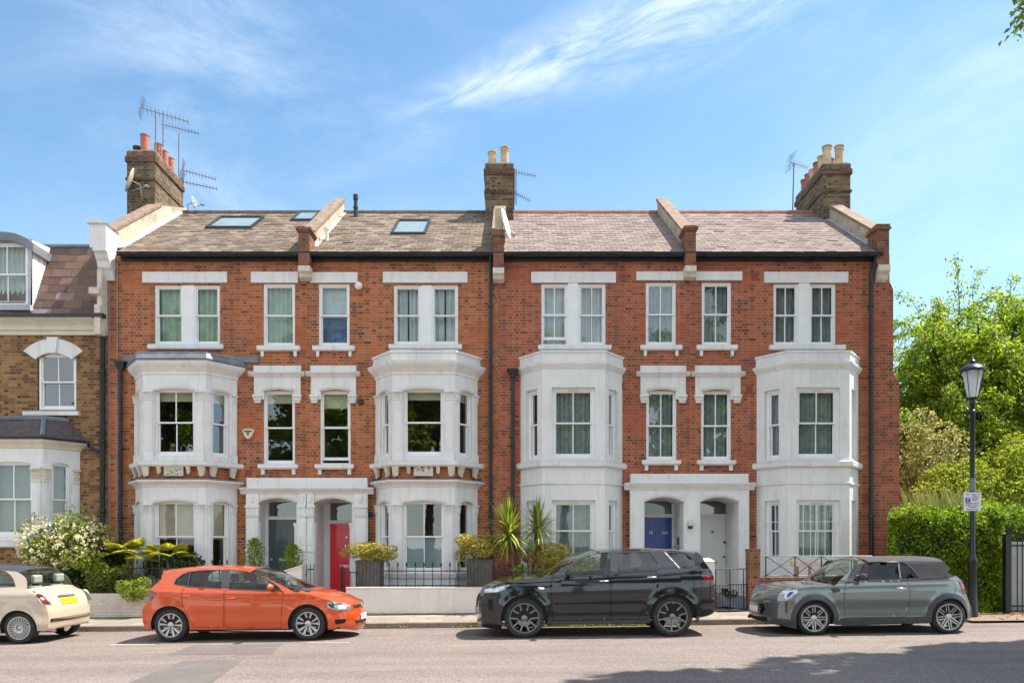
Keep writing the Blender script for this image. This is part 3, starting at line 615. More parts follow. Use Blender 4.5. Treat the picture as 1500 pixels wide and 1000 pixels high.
def hood_window(house, px0, px1, cur, bars, cpx, bpx, glass='glass', bot=680, top=572, gap=0.0, label=None):
    """first floor sash below a bracketed hood"""
    x0, x1, z0, z1 = fx(px0), fx(px1), fz(bot), fz(top)
    fr = sash(house, TF, x0, x1, z0, z1, 0.06, bars, cur, glass, gap=gap, label=label)
    b0, b1 = fx(bpx[0]), fx(bpx[1])
    s = MB(TF); s.box(b0, b1, -0.05, 0.0, z1 + 0.05, fz(552)); s.box(b0, x0 + 0.03, -0.05, 0.0, fz(585), z1 + 0.05); s.box(x1 - 0.03, b1, -0.05, 0.0, fz(585), z1 + 0.05)
    archfill(s, x0 + 0.03, x1 - 0.03, z1 + 0.052, 0.05, -0.05, 0.05)
    s.build('surround', M['stucco'], fr)
    c0, c1 = fx(cpx[0]), fx(cpx[1])
    c = MB(TF); prismx(c, [(0, fz(553)), (-0.06, fz(553)), (-0.09, fz(551)), (-0.14, fz(548)), (-0.16, fz(547)), (-0.16, fz(545.5)), (-0.06, fz(545)), (-0.06, fz(536)), (0, fz(536))], b0 - 0.01, b1 + 0.01)
    prismx(c, [(0, fz(552)), (-0.09, fz(551)), (-0.155, fz(547)), (-0.158, fz(545.7)), (0, fz(545.2))], c0, c1); c.build('hood', M['stucco'], fr)
    for u in (b0 + 0.03, b1 - 0.03 - 0.24):
        u -= 0.06 if u < (x0 + x1) / 2 else -0.06; k = MB(TF)
        k.box(u, u + 0.24, -0.11, -0.002, fz(582), fz(578.5)); k.box(u + 0.02, u + 0.22, -0.09, -0.002, fz(587), fz(582)); k.box(u + 0.04, u + 0.20, -0.07, -0.002, fz(590.5), fz(587)); k.box(u + 0.01, u + 0.23, -0.10, -0.002, fz(584.2), fz(582.8))
        k.build('bracket', M['stucco'], fr, bevel=0.008)
    q = MB(TF); n = 8; cc = (x0 + x1) / 2; w = (x1 - x0) / 2 - 0.0; R = (w * w + 0.0025) / 0.1
    q.tube([(cc - w + 2 * w * i / n, -0.055, z1 + 0.045 - R + math.sqrt(R * R - (-w + 2 * w * i / n) ** 2)) for i in range(n + 1)], 0.035, 6); q.build('head_moulding', M['stucco_cream'], fr, smooth=True)
    s0, s1 = x0 - 0.12, x1 + 0.10
    s = MB(TF); s.box(s0, s1, -0.12, 0.05, z0 - 0.10, z0 - 0.003); s.box(s0 + 0.03, s1 - 0.03, -0.09, 0.0, z0 - 0.13, z0 - 0.10)
    for u in (s0 + 0.12, s1 - 0.12): s.box(u - 0.045, u + 0.045, -0.07, 0.0, z0 - 0.27, z0 - 0.13)
    s.build('window_sill', M['stucco'], fr, bevel=0.006); return fr
def lintel(house, px0, px1, py0=398.5, py1=414.5):
    s = MB(TF); s.box(fx(px0), fx(px1), -0.035, 0.05, fz(py1), fz(py0)); return s.build('lintel', M['stucco'], house, bevel=0.006)
def porch(house, u0, u1, o0, o1, style, pil, ztop=2.95, zfloor=0.3, recess=1.0, end=0):
    """half of a double porch: x range, opening, pilaster ranges"""
    T = TY(19.8)
    if style == 'A': zc0, zc1, zp = fz(724) + 0.02, fz(715), fz(700.5)
    else: zc0, zc1, zp = fz(717), fz(708), fz(694.5)
    p = MB(T); wallpanel(p, u0, u1, 0.05, zc0, [(o0, o1, 0.05, ztop, 0.2 + recess)]); archfill(p, o0, o1, ztop, 0.13, 0, 0.2 + recess, 14)
    pw = p.build('porch', M['stucco'], house)
    e0, e1 = (0.13 if end < 0 else 0), (0.13 if end > 0 else 0)
    c = MB(T); prof = [(0.15, zc0 - 0.02), (-0.02, zc0 - 0.02), (-0.04, zc0 + 0.02), (-0.11, zc1 - 0.05), (-0.13, zc1 - 0.02), (-0.13, zc1), (0.15, zc1 + 0.01)]; prismx(c, prof, u0 - e0, u1 + e1)
    c.box(u0 - (0.0 if end >= 0 else -0.02), u1 - (0.02 if end > 0 else 0), 0.0, 0.17, zc1 + 0.01, zp); c.build('cornice', M['stucco'], pw)
    if style == 'A':
        for (a, b) in pil:
            q = MB(T); q.box(a, b, -0.05, 0.0, 0.05, fz(808)); q.box(a - 0.015, b + 0.015, -0.07, 0.0, fz(808), fz(803)); q.box(a + 0.015, b - 0.015, -0.035, 0.0, fz(803), fz(757)); q.box(a + 0.05, b - 0.05, -0.045, -0.035, fz(798), fz(763))
            q.box(a, b, -0.06, 0.0, fz(757), fz(744)); q.box(a - 0.02, b + 0.02, -0.085, 0.0, fz(744), fz(740.5)); q.box(a + 0.01, b - 0.01, -0.05, 0.0, fz(740.5), zc0 - 0.02)
            q.box((a + b) / 2 - 0.03, (a + b) / 2 + 0.03, -0.08, -0.05, fz(736), fz(727))
            n = max(2, int((b - a) / 0.07))
            for i in range(n): u = a + (b - a) * (i + 0.5) / n; q.box(u - 0.02, u + 0.02, -0.078, -0.06, fz(755), fz(746))
            q.build('pilaster', M['stucco'], pw, bevel=0.005)
        q = MB(T)
        for u in (o0, o1 - 0.07):
            q.tube([(u + 0.035, 0.05, 0.3), (u + 0.035, 0.05, fz(769))], 0.035, 8); q.box(u - 0.01, u + 0.08, 0.0, 0.1, fz(769), fz(766)); q.lathe((u + 0.035, 0.05, fz(773)), [(0.036, 0), (0.05, 0.04), (0.05, 0.07)], 8)
        q.build('colonnette', M['stucco'], pw, smooth=True)
    else:
        q = MB(T); a = u0 + 0.05 if end < 0 else u1 - 0.4
        q.box(u0 + (0.03 if end < 0 else 0.0), o0 - 0.05, -0.02, 0.0, 0.05, zc0 - 0.12); q.box(o1 + 0.05, u1 - (0.03 if end > 0 else 0.0), -0.02, 0.0, 0.05, zc0 - 0.12); q.build('pilaster', M['stucco'], pw)
    q = MB(T); n = 12; w = (o1 - o0) / 2; cc = (o0 + o1) / 2; R = (w * w + 0.13 ** 2) / 0.26
    q.tube([(cc - w + 2 * w * i / n, -0.005, ztop - R + math.sqrt(max(0, R * R - (-w + 2 * w * i / n) ** 2)) + 0.02) for i in range(n + 1)], 0.03, 6); q.build('arch_moulding', M['stucco_cream'], pw, smooth=True)
    return pw
def front_door(house, x0, x1, Y, z0, zt, zf, m, dark_fan, opening, furniture, glass='glass_ref'):
    T = TY(Y)
    f = MB(T); f.box(opening[0], x0, -0.02, 0.12, z0, zf + 0.1); f.box(x1, opening[1] + 0.3, -0.02, 0.12, z0, zf + 0.1); f.box(x0, x1, -0.02, 0.12, zt, zt + 0.09); f.box(x0, x1, -0.02, 0.12, zf, zf + 0.1)
    fr = f.build('door_frame', M['frame'], house)
    d = MB(T); w = x1 - x0; d.box(x0 + 0.004, x1 - 0.004, 0.02, 0.07, z0, zt - 0.004)
    def panel(a, b, c, e):
        pts = [(a, c), (b, c), (b, e), (a, e)]
        for (p, q) in zip(pts, pts[1:] + pts[:1]):
            d.tube([(p[0], 0.02, p[1]), (q[0], 0.02, q[1])], 0.011, 4)
        d.box(a + 0.05, b - 0.05, 0.008, 0.02, c + 0.05, e - 0.05)
    H = zt - z0
    for (a, b) in ((x0 + 0.1, x0 + w / 2 - 0.05), (x0 + w / 2 + 0.05, x1 - 0.1)):
        if m == 'door_grey': panel(a, b, z0 + 0.25, zt - 0.1)
        else: panel(a, b, z0 + H * 0.74, zt - 0.1); panel(a, b, z0 + H * 0.42, z0 + H * 0.70); panel(a, b, z0 + 0.15, z0 + H * 0.33)
    dr = d.build('door', M[m], house)
    g = MB(T); g.quad((x0, 0.04, zt + 0.09), (x1, 0.04, zt + 0.09), (x1, 0.04, zf), (x0, 0.04, zf)); g.build('fanlight', M[glass], fr, fix=False)
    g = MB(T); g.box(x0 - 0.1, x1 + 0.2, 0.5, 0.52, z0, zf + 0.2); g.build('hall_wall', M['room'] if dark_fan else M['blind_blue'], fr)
    for kind, ux, uz, mm in furniture:
        q = MB(T)
        if kind == 'knob': q.lathe((ux, -0.045, uz), [(0.012, 0.065), (0.012, 0.03), (0.032, 0.02), (0.036, 0.0), (0.02, -0.015)], 12, 'y')
        elif kind == 'letter': q.box(ux - 0.13, ux + 0.13, 0.0, 0.02, uz - 0.04, uz + 0.04); q.box(ux - 0.10, ux + 0.10, -0.012, 0.0, uz - 0.02, uz + 0.015)
        elif kind == 'lock': q.lathe((ux, 0.0, uz), [(0.03, 0.02), (0.03, 0.0), (0.01, -0.006)], 12, 'y')
        q.build({'knob': 'door_knob', 'letter': 'letter_plate', 'lock': 'lock'}[kind], M[mm], dr, smooth=True)
    return dr

# ------------------------------------------------------------------ the four red brick houses
PARTY = [fx(158), fx(449.5), fx(730), fx(1010.5), fx(1303)]
def house_shell(i, name_label, mat, holes, roofm, ridgem):
    x0, x1 = PARTY[i], PARTY[i + 1]
    h = thing('terraced_house', ((x0 + x1) / 2, FY, gz((x0 + x1) / 2)), name_label, 'house', 'red brick terraced houses')
    mb = MB(TF); wallpanel(mb, x0, x1, -0.3, EAVE_Z - 0.02, holes, 0.13); mb.T = None
    rw = MB(); rw.box(x0, x1, FY + 7.6, FY + 7.8, -0.3, EAVE_Z - 0.02); rw.build('rear_wall', M[mat], h)
    if i == 0: prismx(mb, [(FY + 0.02, -0.3), (FY + 0.02, EAVE_Z - 0.05), (RIDGE_Y, RIDGE_Z - 0.05), (FY + 7.6, EAVE_Z - 0.05), (FY + 7.6, -0.3)], x0 + 0.001, x0 + 0.2)
    if i == 3:
        prismx(mb, [(FY + 0.01, -0.3), (FY + 0.01, EAVE_Z - 0.05), (RIDGE_Y, RIDGE_Z - 0.05), (FY + 7.6, EAVE_Z - 0.05), (FY + 7.6, -0.3)], x1 - 0.2, x1 + 0.001)
        zz = fz(412); mb.add([(x1, FY, -0.3), (x1 + 0.1, FY, -0.3), (x1 + 0.1, FY, fz(424)), (x1, FY, zz), (x1, FY + 7, -0.3), (x1 + 0.1, FY + 7, -0.3), (x1 + 0.1, FY + 7, fz(424)), (x1, FY + 7, zz)], [(0, 1, 2, 3), (1, 5, 6, 2), (3, 2, 6, 7)])
        zz = fz(545); mb.add([(x1 + 0.1, FY + 0.003, -0.3), (x1 + 0.26, FY + 0.003, -0.3), (x1 + 0.26, FY + 0.003, fz(560)), (x1 + 0.1, FY + 0.003, zz), (x1 + 0.1, FY + 6, -0.3), (x1 + 0.26, FY + 6, -0.3), (x1 + 0.26, FY + 6, fz(560)), (x1 + 0.1, FY + 6, zz)], [(0, 1, 2, 3), (1, 5, 6, 2), (3, 2, 6, 7)])
    mb.build('wall', M[mat], h, fix=False)
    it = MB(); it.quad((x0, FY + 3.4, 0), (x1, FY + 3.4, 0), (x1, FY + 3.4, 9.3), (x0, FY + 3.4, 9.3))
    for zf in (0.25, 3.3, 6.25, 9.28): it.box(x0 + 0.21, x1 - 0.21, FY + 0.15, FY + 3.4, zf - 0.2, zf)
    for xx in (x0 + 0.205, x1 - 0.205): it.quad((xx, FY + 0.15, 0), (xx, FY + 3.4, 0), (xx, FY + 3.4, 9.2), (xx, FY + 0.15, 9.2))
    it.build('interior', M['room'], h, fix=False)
    a, b = x0 + (0.34 if i == 0 else 0.0), x1 - (0.3 if i == 3 else 0.0)
    rd = MB(); prismx(rd, [(EAVE_Y, EAVE_Z - 0.02), (RIDGE_Y, RIDGE_Z - 0.02), (FY + 7.9, EAVE_Z - 0.1), (FY + 7.9, EAVE_Z - 0.2), (RIDGE_Y, RIDGE_Z - 0.2), (EAVE_Y, EAVE_Z - 0.12)], a, b)
    slates(rd, a, b, EAVE_Y - 0.04, EAVE_Z - 0.02, RIDGE_Y, RIDGE_Z, 22, 0.27, 0.020, random.Random(20 + i), 0.007)
    rf = rd.build('roof', M[roofm], h, fix=False)
    rg = MB(); x = a
    while x < b - 0.02:
        e = min(x + 0.44, b); rg.tube([(x, RIDGE_Y, RIDGE_Z), (e - 0.008, RIDGE_Y, RIDGE_Z)], 0.085, 8); x = e
    rg.build('ridge', M[ridgem], rf, smooth=True)
    g = MB(); r = 0.075; yc, zc = EAVE_Y - 0.05, EAVE_Z - 0.05; pr = [(yc + r * math.cos(t), zc + r * math.sin(t)) for t in [math.pi + math.pi * k / 8 for k in range(9)]] + [(yc + r, zc + 0.01), (yc - r, zc + 0.01)]
    ga, gb = a + (0.0 if i else 0.02), b
    prismx(g, pr, ga, gb); g.box(ga, gb, FY - 0.06, FY - 0.003, EAVE_Z - 0.20, EAVE_Z - 0.03)
    for k in range(7): xx = ga + (gb - ga) * (k + 0.5) / 7; prismx(g, [(p[0] + (p[0] - yc) * 0.12, p[1] + (p[1] - zc) * 0.12) for p in pr], xx - 0.03, xx + 0.03)
    g.build('gutter', M['gutter'], h, smooth=True)
    return h
def px_hole(a, b, t, bo, r=0.13): return (fx(a), fx(b), fz(bo), fz(t), r)
def door_hole(a, b, ztop): return (a - 0.02, b + 0.02, 0.05, ztop + 0.02, 0.05)
def bay_hole(xc): return (xc - 1.2, xc + 1.2, 0.3, 5.9, 0.05)
BAYX = [-8.52, -2.23, 1.555, 7.73]
OP = [(fx(380), fx(437.5)), (fx(461), fx(518)), (fx(942), fx(999)), (fx(1023), fx(1079))]

H = []
H.append(house_shell(0, 'red brick house with the lead topped bay and the dark grey front door', 'brick1',
    [px_hole(227, 322, 418, 505), px_hole(386, 432, 416, 507), px_hole(386, 432, 572, 680), bay_hole(BAYX[0]), door_hole(*OP[0], 2.95)], 'slate', 'ridge2'))
H.append(house_shell(1, 'red brick house with the red front door and the blue blind in a top window', 'brick1',
    [px_hole(577, 671, 418, 505), px_hole(467, 512, 416, 507), px_hole(469, 513.5, 572, 680), bay_hole(BAYX[1]), door_hole(*OP[1], 2.95)], 'slate', 'ridge2'))
H.append(house_shell(2, 'red brick house with the blue front door, behind the two yuccas', 'brick2',
    [px_hole(793, 887, 416, 506), px_hole(946, 990, 414, 506), px_hole(946.5, 991, 572, 674), bay_hole(BAYX[2]), door_hole(*OP[2], 2.98)], 'tile', 'ridge'))
H.append(house_shell(3, 'red brick end house on the right with the white front door and stepped gable edge', 'brick2',
    [px_hole(1133, 1224, 416, 506), px_hole(1028, 1071, 414, 506), px_hole(1027, 1071, 572, 674), bay_hole(BAYX[3]), door_hole(*OP[3], 2.98)], 'tile', 'ridge'))

# openings, left to right
top_window(H[0], 227, 322, 418, 505, [('drape', 'drape_green', 1), ('drape', 'drape_green', 1)], 1, (268, 284), 'glass_clear', feet=False, sillpx=(218, 328), label='paired sash window with green curtains')
top_window(H[0], 386, 432, 416, 507, ('drape', 'drape_green', 1), 1, glass='glass')
w_ = top_window(H[1], 467, 512, 416, 507, ('blind', 'blind_blue', 0.5), 1, glass='glass_clear', label='sash window with pale blind above and dark blue blind below')
q = MB(TF); q.box(fx(470), fx(509), 0.19, 0.2, fz(504), fz(460)); q.build('lower_blind', M['blind_navy'], w_)
q = MB(TF); q.lathe((fx(490), 0.155, fz(434)), [(0.005, 0), (0.085, 0), (0.095, 0.01), (0.005, 0.012)], 20, 'y'); q.build('round_ornament', M['brass'], w_, smooth=True)
top_window(H[1], 577, 671, 418, 505, [('part', 'net', 1), ('part', 'net', 1)], 1, (617, 632), 'glass_clear', feet=False, sillpx=(570, 677), label='paired sash window with white drapes')
top_window(H[2], 793, 887, 416, 506, [('drape', 'net', 1), ('part', 'net', 1)], 2, (832, 847), 'glass', feet=False, sillpx=(788, 895), gap=0.13, tee=True, label='paired sash window, left sash raised a little')
top_window(H[2], 946, 990, 414, 506, ('drape', 'drape_grey', 1), 2, glass='glass_ref')
top_window(H[3], 1028, 1071, 414, 506, ('drape', 'drape_grey', 1), 2)
top_window(H[3], 1133, 1224, 416, 506, [('drape', 'drape_grey', 1)] * 2, 2, (1170, 1186), 'glass', feet=False, sillpx=(1126, 1237), tee=True)
lintel(H[0], 209, 333); lintel(H[0], 368, 437); lintel(H[1], 454.5, 524, 399, 414.5); lintel(H[1], 561, 685)
lintel(H[2], 778, 902); lintel(H[2], 932, 1004.5, 398, 411); lintel(H[3], 1018.5, 1087, 398, 411); lintel(H[3], 1119, 1242)
hood_window(H[0], 386, 432, ('blind', 'blind', 0.13), 1, (366, 447), (373, 441), glass='glass_ref')
hood_window(H[1], 469, 513.5, ('blind', 'blind', 0.2), 1, (449, 528), (456, 522), glass='glass_ref', gap=0.08)
hood_window(H[2], 946.5, 991, ('drape', 'drape_grey', 1), 2, (932, 1010), (938, 1004), glass='glass_ref', bot=674)
hood_window(H[3], 1027, 1071, ('drape', 'drape_grey', 1), 2, (1012, 1090), (1018, 1084), glass='glass_ref', bot=674)
bay_A(H[0], BAYX[0], ('blind', 'blind', 0.14, 2, 'glass_ref'), ('blind', 'room_wall_warm', 0.52, 'glass'), True)  # lower bay: warm sheet added to stand in for the pale room wall
bay_A(H[1], BAYX[1], ('blind', 'blind', 0.12, 1, 'glass_ref'), ('none', 'net', 0, 'glass_ref'), False, film=True)
bay_B(H[2], BAYX[2], ('drape', 'drape_grey', 1)); bay_B(H[3], BAYX[3], ('drape', 'drape_grey', 1), bars_iron=True)
def px_(*a): return [(fx(p, 19.8), fx(q, 19.8)) for p, q in a]
porch(H[0], fx(360, 19.8), PARTY[1], *OP[0], 'A', px_((361, 380), (438, 449.4)), end=-1, recess=0.55)
porch(H[1], PARTY[1], fx(539, 19.8), *OP[1], 'A', px_((449.6, 461), (519, 538)), end=1)
porch(H[2], fx(922.5, 19.8), PARTY[3], *OP[2], 'B', [], ztop=2.98, end=-1)
porch(H[3], PARTY[3], fx(1097.5, 19.8), *OP[3], 'B', [], ztop=2.98, end=1)
front_door(H[0], -6.53, -5.70, 20.5, 0.3, 2.42, 2.9, 'door_grey', True, (OP[0][0], OP[0][1]), [('knob', -6.44, 1.35, 'chrome'), ('letter', -6.12, 1.35, 'chrome'), ('knob', -5.80, 1.6, 'chrome')])
front_door(H[1], -5.0, -4.2, 21.0, 0.3, 2.33, 2.9, 'door_red', True, (OP[1][0], OP[1][1]), [('knob', -4.56, 1.72, 'chrome'), ('lock', -4.55, 1.95, 'chrome'), ('letter', -4.60, 1.16, 'chrome')])
d_ = front_door(H[2], 3.62, 4.39, 21.0, 0.35, 2.50, 2.95, 'door_blue', False, (OP[2][0], OP[2][1]), [('letter', 4.0, 1.2, 'brass')], glass='glass')
for k, s in enumerate(('16', '16A')): textobj(s, 0.12, TY(21.0) @ Matrix.Translation((3.81 + 0.38 * k, 0.0, 2.08)), M['brass'], 'door_number', d_)
d_ = front_door(H[3], 5.12, 5.89, 21.0, 0.35, 2.50, 2.95, 'door_white', True, (OP[3][0], OP[3][1]), [('knob', 5.83, 1.82, 'iron'), ('letter', 5.5, 1.25, 'brass'), ('lock', 5.83, 1.42, 'iron')])
textobj('18', 0.11, TY(21.0) @ Matrix.Translation((5.49, 0.0, 2.10)), M['iron'], 'door_number', d_)
# intercoms on door reveals
q = MB(); q.box(4.40, 4.43, 20.3, 20.38, 1.6, 1.95); q.build('entry_phone', M['iron'], H[2])

# parapets, piers and chimneys
parapet_slope(H[0], PARTY[1] - 0.14, PARTY[1] + 0.14, 19.9, 23.75, 'render', 'coping', flash=1)
pier(H[0], fx(437, 19.72), fx(453.5, 19.72), fz(340, 19.72), fz(389, 19.72), fz(412))
parapet_slope(H[2], PARTY[3] - 0.13, PARTY[3] + 0.13, 19.9, 23.75, 'render', 'coping')
pier(H[2], fx(1004, 19.72), fx(1019.5, 19.72), fz(338, 19.72), fz(389, 19.72), fz(411))
parapet_slope(H[1], PARTY[2] - 0.14, PARTY[2] + 0.14, 19.9, 22.85, 'render', 'coping')
pw = pier(H[1], fx(722.5, 19.72), fx(738, 19.72), fz(336, 19.72), fz(392, 19.72), fz(415), cap=False)
q = MB(); q.box(fx(725, 19.75), fx(737, 19.75), 19.76, 20.3, fz(336, 19.72) + 0.002, fz(303, 19.72)); q.build('cement_stub', M['render'], pw, bevel=0.02)
q = MB(); q.box(fx(721, 19.7), fx(739.5, 19.7), 19.69, 20.3, fz(345, 19.72), fz(338, 19.72)); q.build('pier_cap', M['brickpier'], pw)
# left end: cream pier, rendered parapet, tall chimney
L = H[0]
q = MB(); prismx(q, [(20.0, roofz(20.0) - 0.3), (20.0, roofz(20.0) + 0.5), (22.7, roofz(22.7) + 0.5), (24.6, roofz(23.8) + 0.5), (24.6, roofz(23.8) - 0.3)], fx(149), fx(168)); pl = q.build('parapet', M['render'], L)
q = MB(); prismx(q, [(19.95, roofz(19.95) + 0.502), (19.95, roofz(19.95) + 0.57), (22.7, roofz(22.7) + 0.57), (22.7, roofz(22.7) + 0.502)], fx(147), fx(170)); q.build('coping', M['coping'], pl)
q = MB(); prismx(q, [(20.1, roofz(20.1) + 0.01), (20.1, roofz(20.1) + 0.05), (23.8, roofz(23.8) + 0.05), (23.8, roofz(23.8) + 0.01)], fx(168) + 0.002, fx(168) + 0.2); q.build('flashing', M['flash'], pl)
q = MB(); q.box(fx(145), fx(168) + 0.012, 19.55, 20.2, fz(372), fz(338))
prismx(q, [(19.53, fz(372)), (19.53, fz(377)), (19.62, fz(379)), (19.66, fz(385)), (19.72, fz(388)), (19.76, fz(396)), (19.85, fz(400)), (19.93, fz(412)), (20.0, fz(412)), (20.0, fz(372))], fx(150), fx(169))
q.prism([(fx(145) - 0.05, fz(338)), (fx(168) + 0.05, fz(338)), (fx(156), fz(330))], 19.5, 20.2); q.build('parapet_pier', M['stucco'], L, label='white painted kneeler at the left corner')
CL = chimney(L, -11.38, -10.55, 22.6, 24.5, 10.9, 13.37, 'sooty', 'tall stack with four red pots')
pot(CL, -10.97, 22.85, 13.42, 0.55, 0.125, 'pot_red', 'plain')
for k in range(3): pot(CL, -10.78, 23.3 + 0.42 * k, 13.42, 0.52, 0.11, 'pot_red', 'plain')
q = MB(); q.lathe((-11.2, 22.85, 13.42), [(0.09, 0), (0.09, 0.12), (0.12, 0.13), (0.13, 0.2), (0.05, 0.24)], 12); q.build('chimney_cowl', M['iron'], CL, smooth=True)
q = MB(); q.box(-12.4, -11.4, 23.4, 24.2, 10.6, 11.55); q.build('chimney_shoulder', M['stock'], CL)
CM = chimney(H[1], -0.80, 0.04, 22.9, 24.7, 10.9, 13.15, 'sooty', 'brick stack with two buff pots')
pot(CM, -0.60, 23.2, 13.2, 0.44, 0.115, 'pot_buff'); pot(CM, -0.22, 23.15, 13.2, 0.55, 0.12, 'pot_buff')
CR = chimney(H[3], 9.36, 10.18, 23.0, 25.2, 9.2, 13.2, 'sooty', 'brick stack with a row of red and buff pots')
pot(CR, 9.58, 23.25, 13.25, 0.60, 0.125, 'pot_buff'); pot(CR, 9.95, 23.25, 13.25, 0.60, 0.125, 'pot_buff'); pot(CR, 9.86, 23.75, 13.25, 0.45, 0.12, 'pot_red')
for k, (m, hh) in enumerate((('pot_buff', 0.48), ('pot_red', 0.45), ('pot_buff', 0.40), ('pot_red', 0.42), ('pot_red', 0.40))): pot(CR, 9.56, 23.62 + 0.34 * k, 13.25, hh, 0.11, m)
parapet_slope(H[3], 9.55, 9.86, 19.9, 22.98, 'render', 'coping', flash=1)
q = MB(); q.box(fx(1284, 19.8), fx(1302, 19.8), 19.78, 20.3, fz(392), fz(341)); pp = q.build('parapet_pier', M['brickpier'], H[3])
q = MB(); q.box(fx(1281, 19.8), fx(1304, 19.8), 19.74, 20.33, fz(341) + 0.002, fz(337.5)); q.box(fx(1283, 19.8), fx(1303, 19.8), 19.76, 20.3, fz(337.5), fz(333.5)); q.build('pier_cap', M['brickpier'], pp)
q = MB(); prismx(q, [(19.77, fz(392)), (19.77, fz(400)), (19.85, fz(404)), (19.9, fz(411)), (19.995, fz(414)), (20.0, fz(392))], fx(1284, 19.9), fx(1301, 19.9)); q.build('corbel', M['stonework'], pp)
M['skyblind'] = simple('grey_green_roller_blind', (0.38, 0.43, 0.41), 0.8, 0.06, 3)
# skylights and roof vents
def skylight(house, pxa, pxb, pya, pyb, m='glass_clear'):
    # bottom edge pyb, top edge pya, laid on the slope
    def onroof(px, py):
        y = 21.0
        for _ in range(30): y = EAVE_Y + (CH + (HZ - py) * y / FPX - EAVE_Z) / SL
        return y
    yb, yt = onroof(0, pyb), onroof(0, pya); x0, x1 = fx(pxa, yb), fx(pxb, yb)
    f = MB(); h0 = 0.09
    def P(x, y, h): return (x, y, roofz(y) + h)
    def bar(xa, xb, ya, yb_): 
        vs = [P(xa, ya, 0), P(xb, ya, 0), P(xb, yb_, 0), P(xa, yb_, 0), P(xa, ya, h0), P(xb, ya, h0), P(xb, yb_, h0), P(xa, yb_, h0)]
        f.add(vs, [(4, 5, 6, 7), (0, 1, 5, 4), (1, 2, 6, 5), (2, 3, 7, 6), (3, 0, 4, 7)])
    bar(x0, x1, yb, yb + 0.07); bar(x0, x1, yt - 0.07, yt); bar(x0, x0 + 0.06, yb + 0.07, yt - 0.07); bar(x1 - 0.06, x1, yb + 0.07, yt - 0.07)
    fr = f.build('skylight', M['iron'], house)
    g = MB(); g.quad(P(x0 + 0.06, yb + 0.07, 0.06), P(x1 - 0.06, yb + 0.07, 0.06), P(x1 - 0.06, yt - 0.07, 0.06), P(x0 + 0.06, yt - 0.07, 0.06)); g.build('pane', M[m], fr, fix=False)
    g = MB(); g.quad(P(x0 + 0.06, yb + 0.07, 0.03), P(x1 - 0.06, yb + 0.07, 0.03), P(x1 - 0.06, yt - 0.07, 0.03), P(x0 + 0.06, yt - 0.07, 0.03)); g.build('roller_blind', M['skyblind'], fr, fix=False)
skylight(H[0], 300, 368, 320, 336); skylight(H[0], 425, 458, 312, 325); skylight(H[1], 572, 623, 325, 345)
q = MB(); q.lathe((fx(521, 23.3), 23.3, roofz(23.3) - 0.1), [(0.06, 0), (0.06, 0.35), (0.075, 0.36), (0.075, 0.42), (0.055, 0.43), (0.055, 0.62), (0.075, 0.63), (0.075, 0.78), (0.03, 0.8)], 12); q.build('vent_pipe', M['iron'], H[1], smooth=True)
q = MB(); q.lathe((fx(479, 20.8), 20.8, roofz(20.8) - 0.05), [(0.045, 0), (0.045, 0.34), (0.06, 0.35), (0.06, 0.40), (0.02, 0.41)], 10); q.build('vent_pipe', M['white_pl'], H[1], smooth=True)
# downpipes
xx = fx(718.5, 19.93); downpipe(H[1], [(xx, 19.8, 9.28), (xx, 19.9, 9.1), (xx, 19.92, 8.9), (xx, 19.92, 0.2)])
xx = fx(751, 19.92); downpipe(H[2], [(xx, 19.92, fz(550)), (xx, 19.92, 0.2)], hopper=(xx, 19.93, fz(547)))
xx = fx(1276, 19.93); downpipe(H[3], [(fx(1287, 19.8), 19.78, 9.28), (fx(1284, 19.8), 19.85, 9.1), (xx, 19.92, 8.8), (xx, 19.92, 0.2)], 0.055)
xx = fx(177, 19.93); downpipe(H[0], [(xx, 19.92, fz(540)), (xx, 19.92, 0.2)], hopper=(xx, 19.93, fz(536)))
q = MB(); xx = fx(172.5); q.tube([(xx, 19.97, 9.1), (xx, 19.97, 0.3)], 0.012, 6); q.tube([(fx(161), 19.97, 8.6), (fx(161), 19.97, 1)], 0.008, 5); q.build('cable', M['grey_pl'], H[0])
# terracotta air bricks
for h_, a, b, c, d in ((2, 908, 918, 400, 413), (3, 1101, 1111, 398, 411), (2, 905, 914, 560, 570), (3, 1093, 1102, 565, 576), (3, 1263, 1275, 722, 736), (0, 359, 369, 688, 697)):
    q = MB(TF); q.box(fx(a), fx(b), -0.012, 0.0, fz(d), fz(c))
    for k in range(3): q.box(fx(a) + 0.02, fx(b) - 0.02, -0.022, -0.012, fz(d) + 0.03 + k * 0.06, fz(d) + 0.06 + k * 0.06)
    q.build('air_brick', M['terracotta'], H[h_])
for h_, px, py in ((1, 529, 589), (1, 541.5, 753)):
    q = MB(TF); q.lathe((fx(px), 0.0, fz(py)), [(0.07, 0.0), (0.08, -0.03), (0.06, -0.06), (0.02, -0.06)], 14, 'y'); q.build('flue_outlet', M['iron'], H[h_], smooth=True)
# house steps
for k, (a, b) in enumerate(OP):
    q = MB(); zt = 0.3 if k < 2 else 0.35
    q.box(a, b, FY - 0.15, FY + 1.2, -0.1, zt); q.box(a - 0.12, b + 0.12, FY - 0.50, FY - 0.15, -0.1, zt - 0.15); q.build('door_step', M['stonework'], H[k])

